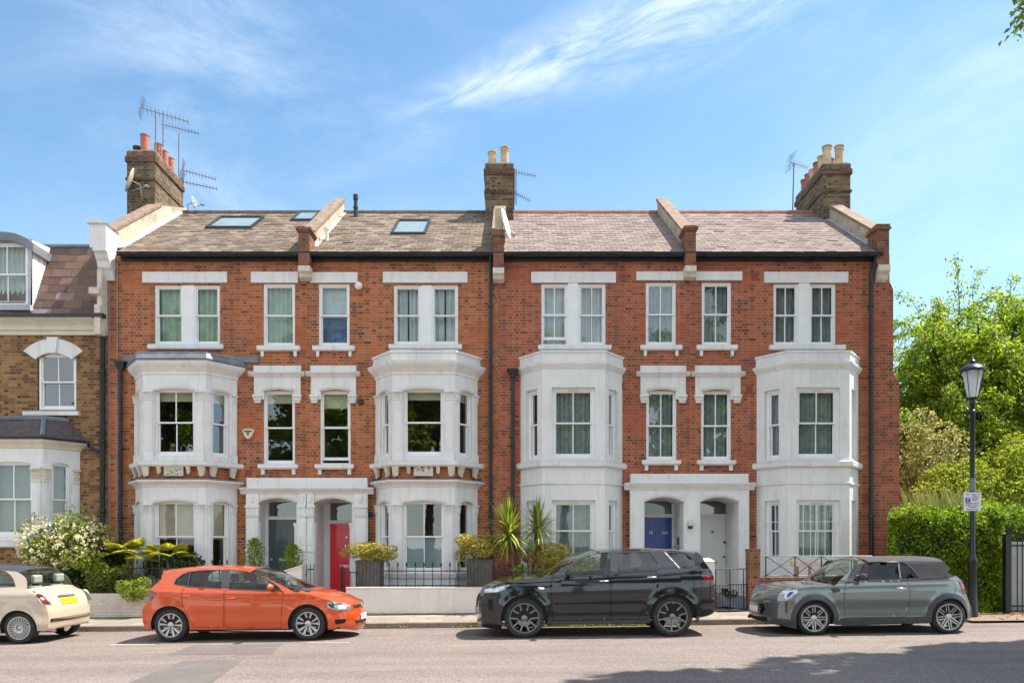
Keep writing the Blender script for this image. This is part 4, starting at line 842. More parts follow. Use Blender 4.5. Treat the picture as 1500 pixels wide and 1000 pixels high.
# ------------------------------------------------------------------ ground, road, pavement
def sheet(name, m, xs, y0, y1, dz, kind='structure', ny=1):
    mb = MB(); n = len(xs)
    ys = [y0 + (y1 - y0) * i / ny for i in range(ny + 1)]
    vs = [(x, y, gz(x) + dz) for y in ys for x in xs]
    mb.add(vs, [(j * n + i, j * n + i + 1, (j + 1) * n + i + 1, (j + 1) * n + i) for j in range(ny) for i in range(n - 1)])
    return tag(mb.build(name, m, None, fix=False), kind=kind)
def asphalt():
    m, t, b = newmat('worn_asphalt')
    v = N(t, 'ShaderNodeTexVoronoi'); v.inputs['Scale'].default_value = 75; g = N(t, 'ShaderNodeTexCoord'); t.links.new(g.outputs['Object'], v.inputs['Vector'])
    sc = N(t, 'ShaderNodeSeparateColor'); t.links.new(v.outputs['Color'], sc.inputs[0])
    agg = math_(t, 'ADD', math_(t, 'MULTIPLY', sc.outputs[0], 0.62), math_(t, 'MULTIPLY', noise(t, 22, 6, 0.8), 0.5))
    c = ramp(t, agg, [(0.12, (0.09, 0.074, 0.066)), (0.45, (0.20, 0.163, 0.142)), (0.75, (0.275, 0.228, 0.198)), (0.98, (0.42, 0.36, 0.32))])
    big = ramp(t, noise(t, 0.35, 6, 0.6), [(0.3, (0.80, 0.80, 0.82)), (0.7, (1.06, 1.05, 1.04))]); c = mixrgb(t, 1.0, c, big, 'MULTIPLY')
    mp = N(t, 'ShaderNodeMapping'); mp.inputs['Scale'].default_value = (0.12, 1.6, 1); t.links.new(g.outputs['Object'], mp.inputs[0])
    tr = ramp(t, noise(t, 1.0, 4, 0.6, mp.outputs[0]), [(0.38, (0.86, 0.86, 0.87)), (0.62, (1.04, 1.04, 1.04))]); c = mixrgb(t, 1.0, c, tr, 'MULTIPLY')
    cr = N(t, 'ShaderNodeTexVoronoi', feature='DISTANCE_TO_EDGE'); cr.inputs['Scale'].default_value = 0.45; w = N(t, 'ShaderNodeMapping'); t.links.new(g.outputs['Object'], w.inputs[0])
    dn = N(t, 'ShaderNodeTexNoise'); dn.inputs['Scale'].default_value = 1.3; dn.inputs['Detail'].default_value = 6; t.links.new(g.outputs['Object'], dn.inputs['Vector'])
    va = N(t, 'ShaderNodeVectorMath', operation='ADD'); vs_ = N(t, 'ShaderNodeVectorMath', operation='SCALE'); t.links.new(dn.outputs['Color'], vs_.inputs[0]); vs_.inputs['Scale'].default_value = 1.5
    t.links.new(w.outputs[0], va.inputs[0]); t.links.new(vs_.outputs[0], va.inputs[1]); t.links.new(va.outputs[0], cr.inputs['Vector'])
    sp = ramp(t, noise(t, 1.7, 8, 0.75), [(0.60, (0, 0, 0)), (0.72, (0.45,) * 3)]); c = mixrgb(t, sp, c, (0.075, 0.065, 0.06))
    ck = ramp(t, cr.outputs['Distance'], [(0.0, (0.35,) * 3), (0.007, (0, 0, 0))]); c = mixrgb(t, ck, c, (0.06, 0.055, 0.05))
    t.links.new(c, b.inputs['Base Color']); b.inputs['Roughness'].default_value = 0.9; b.inputs['Specular IOR Level'].default_value = 0.25
    bumpn(t, b, agg, 0.7, 0.01); return m
M['asphalt'] = asphalt()
M['patch'] = simple('smooth_asphalt_patch', (0.129, 0.109, 0.101), 0.85, 0.2, 30, 0.5, 120, dirt=(0.203, 0.172, 0.156), dirtamt=0.5)
M['paving'] = None
def paving():
    m, t, b = newmat('pavement_slabs'); g = N(t, 'ShaderNodeTexCoord')
    br = N(t, 'ShaderNodeTexBrick'); t.links.new(g.outputs['Object'], br.inputs['Vector']); br.inputs['Scale'].default_value = 1; br.inputs['Brick Width'].default_value = 0.75; br.inputs['Row Height'].default_value = 0.6
    br.inputs['Mortar Size'].default_value = 0.008; br.inputs['Color1'].default_value = (0.27, 0.23, 0.185, 1); br.inputs['Color2'].default_value = (0.36, 0.31, 0.25, 1); br.inputs['Mortar'].default_value = (0.16, 0.13, 0.10, 1)
    c = mixrgb(t, 0.8, br.outputs['Color'], ramp(t, noise(t, 5, 7, 0.7), [(0.3, (0.62, 0.6, 0.57)), (0.7, (1, 1, 1))]), 'MULTIPLY')
    t.links.new(c, b.inputs['Base Color']); b.inputs['Roughness'].default_value = 0.9; bumpn(t, b, br.outputs['Fac'], -0.3, 0.01); return m
M['paving'] = paving()
M['kerb'] = simple('granite_kerb', (0.25, 0.20, 0.165), 0.85, 0.3, 6, 0.5, 60, dirt=(0.09, 0.07, 0.05), dirtamt=0.6, dscale=3)
M['line'] = simple('worn_road_paint', (0.36, 0.33, 0.30), 0.8, 0.2, 12, dirt=(0.3, 0.26, 0.24), dirtamt=0.9, dscale=9)
M['earth'] = simple('dusty_earth', (0.24, 0.17, 0.11), 0.95, 0.3, 6, 0.6, 40, dirt=(0.09, 0.07, 0.04), dirtamt=0.8, dscale=5)
M['field'] = simple('rough_grass', (0.030, 0.041, 0.020), 0.95, 0.3, 2, 0.5, 20)
KY = 16.15
sheet('ground', M['field'], [-900, -30, 0, 30, 900], -900, 900, -0.06)
sheet('road', M['asphalt'], [-60, -30, 0, 30, 60], -14, KY, 0.0)
sheet('pavement', M['paving'], [-60, -30, 0, 9.6], KY + 0.16, 18.0, 0.118)
sheet('verge', M['earth'], [9.6, 12, 30, 60], KY - 0.25, 20.5, 0.05)
sheet('front_garden_ground', M['paving'], [-60, -30, 0, 9.9], 18.0, 20.3, 0.14)
sheet('far_pavement', M['paving'], [-60, -30, 0, 30, 60], -18, -14.15, 0.12)
kb = MB(); x = -40.0; kr = random.Random(5)
while x < 9.55:
    L_ = 0.91; a, b = x + 0.004, min(x + L_ - 0.004, 9.6); j = kr.uniform(-0.004, 0.004)
    kb.add([(a, KY + j, gz(a) - 0.1), (b, KY + j, gz(b) - 0.1), (a, KY + j, gz(a) + 0.105), (b, KY + j, gz(b) + 0.105), (a, KY + j + 0.015, gz(a) + 0.12), (b, KY + j + 0.015, gz(b) + 0.12), (a, KY + 0.16, gz(a) + 0.121), (b, KY + 0.16, gz(b) + 0.121)], [(0, 1, 3, 2), (2, 3, 5, 4), (4, 5, 7, 6), (0, 2, 4, 6), (1, 3, 5, 7)]); x += L_
tag(kb.build('kerb', M['kerb'], None), kind='structure')
def roadpoly(name, m, pts, dz=0.004):
    mb = MB(); mb.add([(p[0], p[1], gz(p[0]) + dz) for p in pts], [tuple(range(len(pts)))]); return tag(mb.build(name, m, None, fix=False), kind='structure')
def G(px, py, dz=0.0):      # point of the road surface seen at a pixel
    Y = 12.0
    for _ in range(20):
        x = (px - CX) * Y / FPX; Y = (CH - gz(x)) * FPX / (py - HZ)
    return ((px - CX) * Y / FPX, Y)
roadpoly('road_patch', M['patch'], [G(245, 958.5), G(283, 945), G(413, 943), G(397, 957)])
roadpoly('road_patch', M['patch'], [G(150, 1015), G(268, 967.5), G(357, 965), G(290, 1015)])
roadpoly('bay_marking', M['line'], [G(161, 944.9), G(161, 943.6), G(226, 943.6), G(226, 944.9)], 0.006)
roadpoly('bay_marking', M['line'], [G(451, 941.9), G(451, 940.8), G(512, 940.3), G(512, 941.4)], 0.006)

M['blind_grey'] = simple('grey_white_blind', (0.30, 0.33, 0.33), 0.8, 0.06, 3)
# ------------------------------------------------------------------ yellow brick neighbour
NB = thing('mansard_house', (-13.5, FY, gz(-13.5)), 'yellow brick house at the left edge with a mansard roof and round topped dormer', 'house')
nx1 = fx(158) - 0.002; nxc = -12.63
mb = MB(TF); wallpanel(mb, -17.5, nx1, -0.4, 7.55, [px_hole(55, 112, 517, 600), (nxc - 1.2, nxc + 1.2, 1.3, 3.7, 0.05)]); mb.T = None

mb.T = TF; archfill(mb, fx(55), fx(112), fz(517), 0.16, 0, 0.13); mb.T = None
mb.build('wall', M['stock'], NB, fix=False)
rw = MB(); rw.box(-17.5, -17.3, FY + 0.01, FY + 7, -0.4, 7.5); rw.box(-17.5, nx1, FY + 7, FY + 7.2, -0.4, 9.9); rw.build('rear_wall', M['stock'], NB)
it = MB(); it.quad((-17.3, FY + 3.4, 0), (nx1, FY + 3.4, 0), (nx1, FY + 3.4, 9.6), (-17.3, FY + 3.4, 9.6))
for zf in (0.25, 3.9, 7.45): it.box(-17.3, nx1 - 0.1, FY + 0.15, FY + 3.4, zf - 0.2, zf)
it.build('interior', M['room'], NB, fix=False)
q = MB(); prismx(q, [(20, fz(491)), (19.96, fz(491)), (19.95, fz(486)), (19.90, fz(484)), (19.90, fz(478)), (19.84, fz(475)), (19.74, fz(471)), (19.72, fz(469)), (20, fz(469))], -17.5, nx1); q.build('cornice', M['stucco_cream'], NB)
q = MB(); q.box(-17.5, fx(157), 19.66, 19.80, fz(469), fz(464.5)); q.build('gutter', M['gutter'], NB)
my0, mz0, my1 = 19.85, fz(466), 20.75; mz1 = CH + (HZ - 362) * my1 / FPX
rr = MB(); slates(rr, -17.5, nx1 - 0.12, my0, mz0, my1, mz1, 9, 0.5, 0.02, random.Random(8), 0.005); rr.box(-17.5, nx1 - 0.12, my1 + 0.02, FY + 7, mz1 - 0.3, mz1 - 0.02); prismx(rr, [(my0, mz0 - 0.02), (my1, mz1 - 0.02), (my1 + 0.3, mz1 - 0.05), (my1, mz0 - 0.02)], -17.5, nx1 - 0.12)
rf = rr.build('roof', M['mansard'], NB, fix=False)
q = MB(); q.tube([(-17.5, my1, mz1 + 0.03), (nx1 - 0.1, my1, mz1 + 0.03)], 0.06, 8); q.box(-17.5, nx1 - 0.13, my1 - 0.03, my1 + 0.4, mz1 - 0.01, mz1 + 0.012)
q.build('lead_capping', M['lead'], rf)
# stepped side parapet wall between the two houses
q = MB(); q.box(nx1 - 0.12, nx1 - 0.004, 19.7, FY + 1.5, fz(470), fz(400)); q.box(nx1 - 0.16, nx1 - 0.008, 19.64, 19.9, fz(500) + 0.1, fz(452)); q.box(nx1 - 0.28, nx1 - 0.012, 19.6, 20.0, fz(437), fz(428)); q.build('party_corbel', M['stonework'], NB)
# dormer
dx0, dx1 = -13.95, fx(50); dc = (dx0 + dx1) / 2; dz0, dz1 = fz(458), fz(362)
q = MB(TY(19.93)); wallpanel(q, dx0, dx1, dz0, dz1 + 0.2, [(dx0 + 0.16, dx1 - 0.12, fz(448), fz(356), 0.12)]); archfill(q, dx0 + 0.16, dx1 - 0.12, fz(356), 0.17, 0, 0.12); q.T = None
dm = q.build('dormer', M['flash'], NB, fix=False)
q = MB(); q.add([(dx1, 19.93, dz0), (dx1, 19.93, dz1 + 0.15), (dx1, my1 + 0.3, mz1 + 0.0), (dx1, my0 + 0.0, dz0)], [(0, 1, 2, 3)]); q.box(dx1 - 0.06, dx1 - 0.003, 19.94, my1, dz1 - 0.4, dz1 + 0.1)
for k in range(3): yy_ = 20.05 + 0.24 * k; q.box(dx1, dx1 + 0.018, yy_, yy_ + 0.02, roofz(21) * 0 + mz0 + (yy_ - my0) / (my1 - my0) * (mz1 - mz0) + 0.05, dz1 + 0.05)
q.build('dormer_cheek', M['frame'], dm)
q = MB(); n = 10; w_ = (dx1 - dx0) / 2 + 0.08; rise = 0.30; R = (w_ * w_ + rise * rise) / (2 * rise); zt = fz(343); arc = [(dc - w_ + 2 * w_ * i / n, zt - R + math.sqrt(R * R - (-w_ + 2 * w_ * i / n) ** 2)) for i in range(n + 1)]
q.prism([(a, b) for a, b in arc] + [(a, b - 0.22) for a, b in arc[::-1]], 19.84, 21.2); q.build('lead_roof', M['lead'], dm)
sash(dm, TY(19.93), dx0 + 0.18, dx1 - 0.14, fz(448) + 0.02, fz(357), 0.06, 2, ('drape', 'net', 1), 'glass_clear', name='sash_frame')
q = MB(); q.box(dx0 - 0.02, dx1 + 0.01, 19.82, 19.95, fz(450) - 0.12, fz(449)); q.build('window_sill', M['flash'], dm)
# arched first floor window
wf = sash(NB, TF, fx(57), fx(111), fz(600), fz(518), 0.05, 2, None, 'glass_ref')
q = MB(TF); n = 14; cx_ = (fx(41) + fx(118)) / 2; wi = (fx(110) - fx(57)) / 2; ro = (fx(118) - fx(41)) / 2
Ri = (wi * wi + 0.17 ** 2) / 0.34; zi = fz(517) - Ri
for i in range(n):
    t0, t1 = [(-1 + 2 * (i + k) / n) for k in (0, 1)]
    def arcp(t, outer):
        a = math.asin(wi / Ri) * t * (1.13 if outer else 1.0); r = Ri + (0.36 if outer else 0); return (cx_ + r * math.sin(a), zi + r * math.cos(a))
    p = [arcp(t0, 0), arcp(t1, 0), arcp(t1, 1), arcp(t0, 1)]; q.prism(p, -0.06, 0.05)
q.prism([(cx_ - 0.09, fz(518)), (cx_ + 0.09, fz(518)), (cx_ + 0.14, fz(495)), (cx_ - 0.14, fz(495))], -0.11, 0.0)
q.build('arch_surround', M['stucco'], wf)
q = MB(TF); q.box(fx(37), fx(118), -0.12, 0.05, fz(609), fz(603)); q.build('window_sill', M['stucco'], wf)
M['bay_slate'] = simple('dark_purple_slate', (0.085, 0.062, 0.06), 0.7, 0.3, 9, 0.4, 30, dirt=(0.16, 0.14, 0.13), dirtamt=0.5, dscale=5)
# bay
z_ = lambda p: CH + (HZ - p) / 58.03
mb = MB(); fcs = baywalls(mb, nxc, z_(800), z_(655), [(0.5, z_(785), z_(676))], [(0.22, z_(785), z_(676))], 0.14, 0.05)
nb = mb.build('bay_window', M['stucco'], NB, label='white bay with slate roof and carved capitals')
q = MB(); bayloft(q, nxc, [(0.0, -0.03), (z_(801), -0.03)]); q.build('brick_base', M['stock'], nb)
q = MB(); bayloft(q, nxc, [(z_(802), 0.03), (z_(800), 0.09), (z_(793), 0.10), (z_(791), 0.02)]); q.build('sill_band', M['stucco'], nb)
q = MB(); bayloft(q, nxc, [(z_(657), 0.0), (z_(655), 0.03), (z_(652), 0.05), (z_(647), 0.13), (z_(644), 0.16)]); q.build('cornice', M['stucco_cream'], nb)
q = MB(); bayloft(q, nxc, [(z_(644), 0.18), (z_(642), 0.20), (z_(640), 0.20)]); q.build('gutter', M['gutter'], nb)
q = MB(); a = bayplan(nxc, 0.16); zz = z_(640.5); tz = fz(617)
tp = [(nxc - 1.05, 19.99, tz), (nxc - 0.62, 19.62, tz), (nxc + 0.62, 19.62, tz), (nxc + 1.05, 19.99, tz)]
q.add([(p[0], p[1], zz) for p in a] + tp + [(nxc, 20.0, tz + 0.05)], [(0, 1, 5, 4), (1, 2, 6, 5), (2, 3, 7, 6), (5, 6, 7, 8, 4)]); rb = q.build('bay_roof', M['bay_slate'], nb)
q = MB()
for i, j in ((1, 5), (2, 6)): q.tube([(a[i][0], a[i][1], zz + 0.02), (tp[j - 4][0], tp[j - 4][1], tz + 0.02)], 0.06, 6)
q.tube([(p[0], p[1], tz + 0.02) for p in tp], 0.06, 6); q.build('lead_hip', M['lead'], nb)
for (T, L_, hs), k in zip(fcs, (0, 1, 2)):
    h = hs[0]; sash(nb, T, h[0], h[1], h[2], h[3], 0.08, 2 if k == 1 else 1, ('slats', 'blind_grey', 1), 'glass', name='sash_frame', fw=0.04)
    for (u0, u1) in ([(0.02, 0.27), (L_ - 0.27, L_ - 0.02)] if k == 1 else [(0.02, 0.17), (L_ - 0.17, L_ - 0.02)]):
        p = MB(T); p.box(u0 + 0.02, u1 - 0.02, -0.04, 0.01, z_(790), z_(704)); p.box(u0 + 0.06, u1 - 0.06, -0.05, -0.04, z_(785), z_(708)); p.build('pilaster', M['stucco'], nb)
        p = MB(T); p.box(u0 - 0.01, u1 + 0.01, -0.10, 0.01, z_(687), z_(684)); p.box(u0 + 0.01, u1 - 0.01, -0.05, 0.01, z_(704), z_(687)); p.box(u0, u1, -0.06, 0.01, z_(705), z_(703))
        for i in range(max(2, int((u1 - u0) / 0.05))):
            for j, zc_ in enumerate((701, 697, 692)):
                u = u0 + 0.02 + 0.05 * i + 0.012 * (j % 2); r = 0.022; p.add([(u - r, -0.05, z_(zc_)), (u + r, -0.05, z_(zc_)), (u, -0.09 - 0.01 * j, z_(zc_ - 2)), (u, -0.05, z_(zc_ - 3.5))], [(0, 1, 2), (0, 2, 3), (1, 3, 2)])
        p.build('capital', M['stucco_cream'], nb)
xx = fx(150, 19.9); q = MB(); q.tube([(xx, 19.72, fz(470)), (xx, 19.80, fz(476)), (xx + 0.0, 19.9, fz(486)), (xx, 19.9, 0.1)], 0.065, 10)
q.tube([(fx(128, 19.7), 19.7, fz(648)), (fx(135), 19.85, fz(655)), (xx - 0.05, 19.9, fz(664))], 0.04, 8); q.box(xx - 0.17, xx + 0.15, 19.62, 19.8, fz(470), fz(464.5))
for zz in (6.2, 4.4, 2.6): q.lathe((xx, 19.9, zz), [(0.07, 0), (0.09, 0.01), (0.09, 0.08), (0.07, 0.09)], 10)
q.build('downpipe', M['gutter'], NB, smooth=True)

# ------------------------------------------------------------------ walls, railings, piers in front of the houses
WY = 18.05
def wx(px, Y=WY): return (px - CX) * Y / FPX
def wz(py, Y=WY): return CH + (HZ - py) * Y / FPX
def wpaint(name, col):
    m, t, b = newmat(name); vec = wallvec(t); br = N(t, 'ShaderNodeTexBrick'); t.links.new(vec, br.inputs['Vector']); br.inputs['Scale'].default_value = 1; br.inputs['Brick Width'].default_value = 0.225; br.inputs['Row Height'].default_value = 0.075
    br.inputs['Mortar Size'].default_value = 0.009; br.inputs['Color1'].default_value = (*col, 1); br.inputs['Color2'].default_value = (*[k * 0.93 for k in col], 1); br.inputs['Mortar'].default_value = (*[k * 0.8 for k in col], 1)
    f = ramp(t, noise(t, 2.2, 7, 0.7), [(0.45, (0, 0, 0)), (0.75, (0.6,) * 3)]); c = mixrgb(t, f, br.outputs['Color'], (0.33, 0.27, 0.20))
    t.links.new(c, b.inputs['Base Color']); b.inputs['Roughness'].default_value = 0.75; bumpn(t, b, br.outputs['Fac'], -0.5, 0.006); return m
M['painted_brick'] = wpaint('cream_painted_brick', (0.66, 0.60, 0.50)); M['white_wall'] = stucco('white_painted_wall', (0.80, 0.74, 0.69), 0.5)
def slopebox(mb, x0, x1, y0, y1, zb, zt):   # follows the street's gentle climb at its foot, level on top
    mb.add([(x0, y0, gz(x0) + zb), (x1, y0, gz(x1) + zb), (x1, y1, gz(x1) + zb), (x0, y1, gz(x0) + zb), (x0, y0, zt), (x1, y0, zt), (x1, y1, zt), (x0, y1, zt)], [(0, 1, 5, 4), (1, 2, 6, 5), (2, 3, 7, 6), (3, 0, 4, 7), (4, 5, 6, 7)])
q = MB(); slopebox(q, wx(120) - 6.5, wx(440), WY, WY + 0.22, 0.05, wz(869)); w1 = q.build('garden_wall', M['painted_brick'], None)
tag(w1, 'low cream painted brick wall below the flowering bush', 'wall')
q = MB(); slopebox(q, wx(507), wx(740), WY, WY + 0.24, 0.05, wz(862)); w2 = q.build('garden_wall', M['white_wall'], None); tag(w2, 'smooth white wall between the orange and the black car', 'wall')
q = MB(); q.box(wx(507) - 0.01, wx(740), WY - 0.015, WY + 0.255, wz(862) + 0.002, wz(859.5)); q.build('coping', M['white_wall'], w2, bevel=0.01)
q = MB(); q.box(wx(507) + 0.01, wx(740) - 0.01, WY - 0.012, WY - 0.002, gz(-3) + 0.115, gz(-3) + 0.17); q.build('plinth', M['render'], w2)
q = MB(); slopebox(q, wx(1113), wx(1303), WY, WY + 0.22, 0.05, wz(849)); w3 = q.build('garden_wall', M['brickpier'], None); tag(w3, 'low red brick wall behind the grey convertible', 'wall')
q = MB(); xx = wx(1113)
while xx < wx(1303) - 0.1: q.box(xx + 0.004, xx + 0.22, WY - 0.015, WY + 0.235, wz(849) + 0.002, wz(845.5)); xx += 0.227
q.build('brick_coping', M['brickpier'], w3)
q = MB(); slopebox(q, wx(745), wx(1020), WY, WY + 0.22, 0.05, wz(868)); w4 = q.build('garden_wall', M['white_wall'], None); tag(w4, 'white wall mostly hidden behind the black car', 'wall')
def railing(name, label, x0, x1, y, zb, zt, sp, spear=True, group=None, mid=True):
    r = thing(name, (x0, y, zb), label, 'railing', group)
    q = MB(); q.box(x0, x1, y - 0.015, y + 0.015, zt - 0.14, zt - 0.115); q.box(x0, x1, y - 0.015, y + 0.015, zb + 0.03, zb + 0.055); q.build('rail', M['black'], r)
    n = int((x1 - x0) / sp); q = MB()
    for i in range(n + 1):
        x = x0 + (x1 - x0) * i / n; q.tube([(x, y, zb), (x, y, zt)], 0.010, 6)
        if spear: q.lathe((x, y, zt - 0.02), [(0.010, 0), (0.022, 0.02), (0.026, 0.035), (0.006, 0.10), (0.001, 0.115)], 6)
    b = q.build('bars', M['black'], r, smooth=True)
    return r
railing('railing', 'black spear topped railing on the white wall below the arched bay window', wx(556), wx(684), WY + 0.12, wz(860) + 0.0, wz(828), 0.19)
railing('railing', 'black railing behind the black car bonnet beside the yuccas', wx(722), wx(800), WY + 0.12, wz(862), wz(830), 0.13)
railing('railing', 'black railing behind the small fan palm', wx(186), wx(330), WY + 0.12, wz(869), wz(824), 0.17)
railing('railing', 'black railing with a leafy shrub growing through it below the flowering bush', wx(128), wx(184), WY + 0.12, wz(869), wz(834), 0.13, spear=False)
q = thing('garden_gate', (wx(500), WY + 0.1, gz(-4) + 0.12), 'black iron gate in front of the red door', 'gate')
g = MB(); g.box(wx(498), wx(501.5), WY + 0.07, WY + 0.13, 0.1, wz(829)); g.build('post', M['black'], q)
g = MB(); gy = WY + 0.1
for i in range(5): x = wx(503) + i * 0.12; g.tube([(x, gy + 0.1 * i, 0.2), (x, gy + 0.1 * i, 1.12)], 0.009, 6)
g.tube([(wx(501), gy, 1.08), (wx(503) + 0.48, gy + 0.4, 1.08)], 0.012, 6); g.tube([(wx(501), gy, 0.3), (wx(503) + 0.48, gy + 0.4, 0.3)], 0.012, 6); g.build('gate_leaf', M['black'], q)
q = thing('divider_wall', (wx(430, 18.3), 18.3, 0.1), 'short white rendered wall with a sloping top between the two front paths', 'wall')
g = MB(); g.add([(wx(419, 18.2), 18.2, 0.05), (wx(442, 18.2), 18.2, 0.05), (wx(442, 18.2), 18.5, 0.05), (wx(419, 18.2), 18.5, 0.05), (wx(419, 18.2), 18.2, wz(837)), (wx(442, 18.2), 18.2, wz(829)), (wx(442, 18.2), 18.5, wz(829)), (wx(419, 18.2), 18.5, wz(837))], [(0, 1, 5, 4), (1, 2, 6, 5), (2, 3, 7, 6), (3, 0, 4, 7), (4, 5, 6, 7)]); g.build('rendered_block', M['white_wall'], q)
g = MB(); g.add([(wx(417, 18.2), 18.17, wz(837)), (wx(443, 18.2), 18.17, wz(828.8)), (wx(443, 18.2), 18.53, wz(828.8)), (wx(417, 18.2), 18.53, wz(837)), (wx(417, 18.2), 18.17, wz(835)), (wx(443, 18.2), 18.17, wz(827)), (wx(443, 18.2), 18.53, wz(827)), (wx(417, 18.2), 18.53, wz(835))], [(0, 1, 5, 4), (1, 2, 6, 5), (2, 3, 7, 6), (3, 0, 4, 7), (4, 5, 6, 7), (0, 1, 2, 3)]); g.build('coping', M['stucco'], q)
railing('railing', 'short black handrail beside the white sloping wall by the grey door', wx(445), wx(456), 18.3, 0.2, wz(826), 0.06, spear=False)
# cream pier, iron gate and brick pier right of the black car
q = thing('gate_pier', (wx(1035), WY, 0.1), 'cream rendered gate pier behind the back of the black car', 'pier')
g = MB(); g.box(wx(1020), wx(1047), WY, WY + 0.4, 0.1, wz(822)); g.build('shaft', M['stucco_cream'], q, bevel=0.015)
g = MB(); g.add([(wx(1019), WY - 0.01, wz(822) + 0.002), (wx(1048), WY - 0.01, wz(822) + 0.002), (wx(1048), WY + 0.41, wz(822) + 0.002), (wx(1019), WY + 0.41, wz(822) + 0.002), (wx(1026), WY + 0.1, wz(817)), (wx(1041), WY + 0.1, wz(817)), (wx(1041), WY + 0.3, wz(817)), (wx(1026), WY + 0.3, wz(817))], [(0, 1, 5, 4), (1, 2, 6, 5), (2, 3, 7, 6), (3, 0, 4, 7), (4, 5, 6, 7)]); g.build('cap', M['stonework'], q)
q = thing('iron_gate', (wx(1072), WY + 0.1, 0.2), 'thin black iron gate with open top panels in front of the white door', 'gate')
g = MB(); a, b = wx(1048), wx(1096); gy = WY + 0.1; zt, zm, zb = wz(833), wz(856), 0.22
for z in (zt, zm, zb): g.tube([(a, gy, z), (b, gy, z)], 0.011, 6)
for px in (1050, 1071, 1091): g.tube([(wx(px), gy, zb), (wx(px), gy, zt)], 0.012, 6)
g.build('gate_frame', M['black'], q)
g = MB(); n = 12
for i in range(n + 1): x = a + (b - a) * i / n; g.tube([(x, gy, zb - 0.03), (x, gy, zm)], 0.007, 6)
g.build('bars', M['black'], q)
q = thing('brick_pier', (wx(1105), WY, 0.1), 'red brick pier beside the nose of the grey convertible', 'pier')
g = MB(); g.box(wx(1097), wx(1113), WY - 0.03, WY + 0.26, 0.05, wz(807)); g.build('shaft', M['brickpier'], q)
g = MB(); g.box(wx(1096.6), wx(1113.6), WY - 0.035, WY + 0.27, wz(807) + 0.002, wz(803.5)); g.build('cap', M['brickpier'], q)
q = thing('railing', (wx(1190), WY + 0.11, wz(845)), 'black railing of crossed bars on the low red brick wall', 'railing')
g = MB(); gy = WY + 0.11; zt, zb = wz(814), wz(843)
for z in (zt, zb): g.tube([(wx(1118), gy, z), (wx(1290), gy, z)], 0.010, 6)
pos = [1124, 1167, 1206, 1250, 1290]
for px in pos: g.tube([(wx(px), gy, wz(846)), (wx(px), gy, zt)], 0.014, 6)
g.build('rail', M['black'], q)
g = MB()
for a, b in zip(pos[:-1], pos[1:]): g.tube([(wx(a), gy, zb), (wx(b), gy, zt)], 0.009, 6); g.tube([(wx(a), gy + 0.012, zt), (wx(b), gy + 0.012, zb)], 0.009, 6)
g.build('crossed_bars', M['black'], q)
q = thing('barrier', (wx(1190, 18.5), 18.5, 0.2), 'faded pink and white plank barrier with a yellow end behind the crossed railing', 'barrier')
M['plank'] = simple('faded_pink_plank', (0.72, 0.55, 0.52), 0.7, 0.15, 9); M['yellow'] = simple('yellow_plastic', (0.75, 0.5, 0.06), 0.5, 0.1, 9); M['timber'] = simple('raw_timber', (0.36, 0.26, 0.17), 0.8, 0.2, 12)
g = MB(); g.box(wx(1161, 18.5), wx(1226, 18.5), 18.48, 18.52, wz(829.5, 18.5), wz(821.5, 18.5)); g.build('plank', M['plank'], q)
g = MB(); g.box(wx(1158, 18.5), wx(1161, 18.5) - 0.002, 18.475, 18.525, wz(828.5, 18.5), wz(820.5, 18.5)); g.build('end_cap', M['yellow'], q)
for px in (1169, 1187, 1207): g = MB(); g.box(wx(px, 18.5) - 0.03, wx(px, 18.5) + 0.03, 18.522, 18.56, 0.15, wz(824, 18.5)); g.build('post', M['timber'], q)
q = MB(); n = 18; pts = []
for j in range(9):
    for i in range(n + 1):
        u = i / n; v = j / 8; pts.append((wx(1040, 19) + 1.0 * u, 18.5 + 0.9 * v, 0.22 + (0.40 - 0.22 * u) * math.sin(math.pi * min(1, v * 1.0)) ** 0.6 * (1 if 0 < u < 1 else 0) + 0.03 * math.sin(7 * u + 5 * v)))
q.add(pts, [(j * (n + 1) + i, j * (n + 1) + i + 1, (j + 1) * (n + 1) + i + 1, (j + 1) * (n + 1) + i) for j in range(8) for i in range(n)])
tag(q.build('tarpaulin', M['lead'], None, smooth='all'), 'dark grey sheet heaped behind the thin iron gate', 'tarpaulin')

# ------------------------------------------------------------------ lamp post and parking sign
LX, LY = fx(1424.5, 16.75), 16.75; s_ = LY / FPX
def lz(py): return CH + (HZ - py) * s_
lp = thing('street_lamp', (LX, LY, gz(LX) + 0.05), 'black Victorian style street lamp with a glass lantern at the right', 'street lamp')
q = MB(); q.lathe((LX, LY, 0.05), [(0.11, 0.0), (0.11, 0.35), (0.09, 0.40), (0.082, 1.25), (0.11, 1.30), (0.11, 1.35), (0.065, 1.45), (0.055, 1.5), (0.050, 2.9), (0.05, lz(590) - 0.1), (0.07, lz(590) - 0.07), (0.05, lz(590)), (0.048, lz(584) - 0.05)], 14)
q.build('post', M['black'], lp, smooth=True)
q = MB(); q.tube([(LX - 0.24, LY, lz(603)), (LX + 0.24, LY, lz(603))], 0.018, 8); q.lathe((LX, LY, lz(603) - 0.05), [(0.05, 0), (0.075, 0.03), (0.075, 0.07), (0.05, 0.1)], 12)
for sx in (-0.24, 0.24): q.lathe((LX + sx, LY, lz(603) - 0.03), [(0.005, 0), (0.03, 0.015), (0.03, 0.045), (0.005, 0.06)], 8)
q.build('ladder_bar', M['black'], lp, smooth=True)
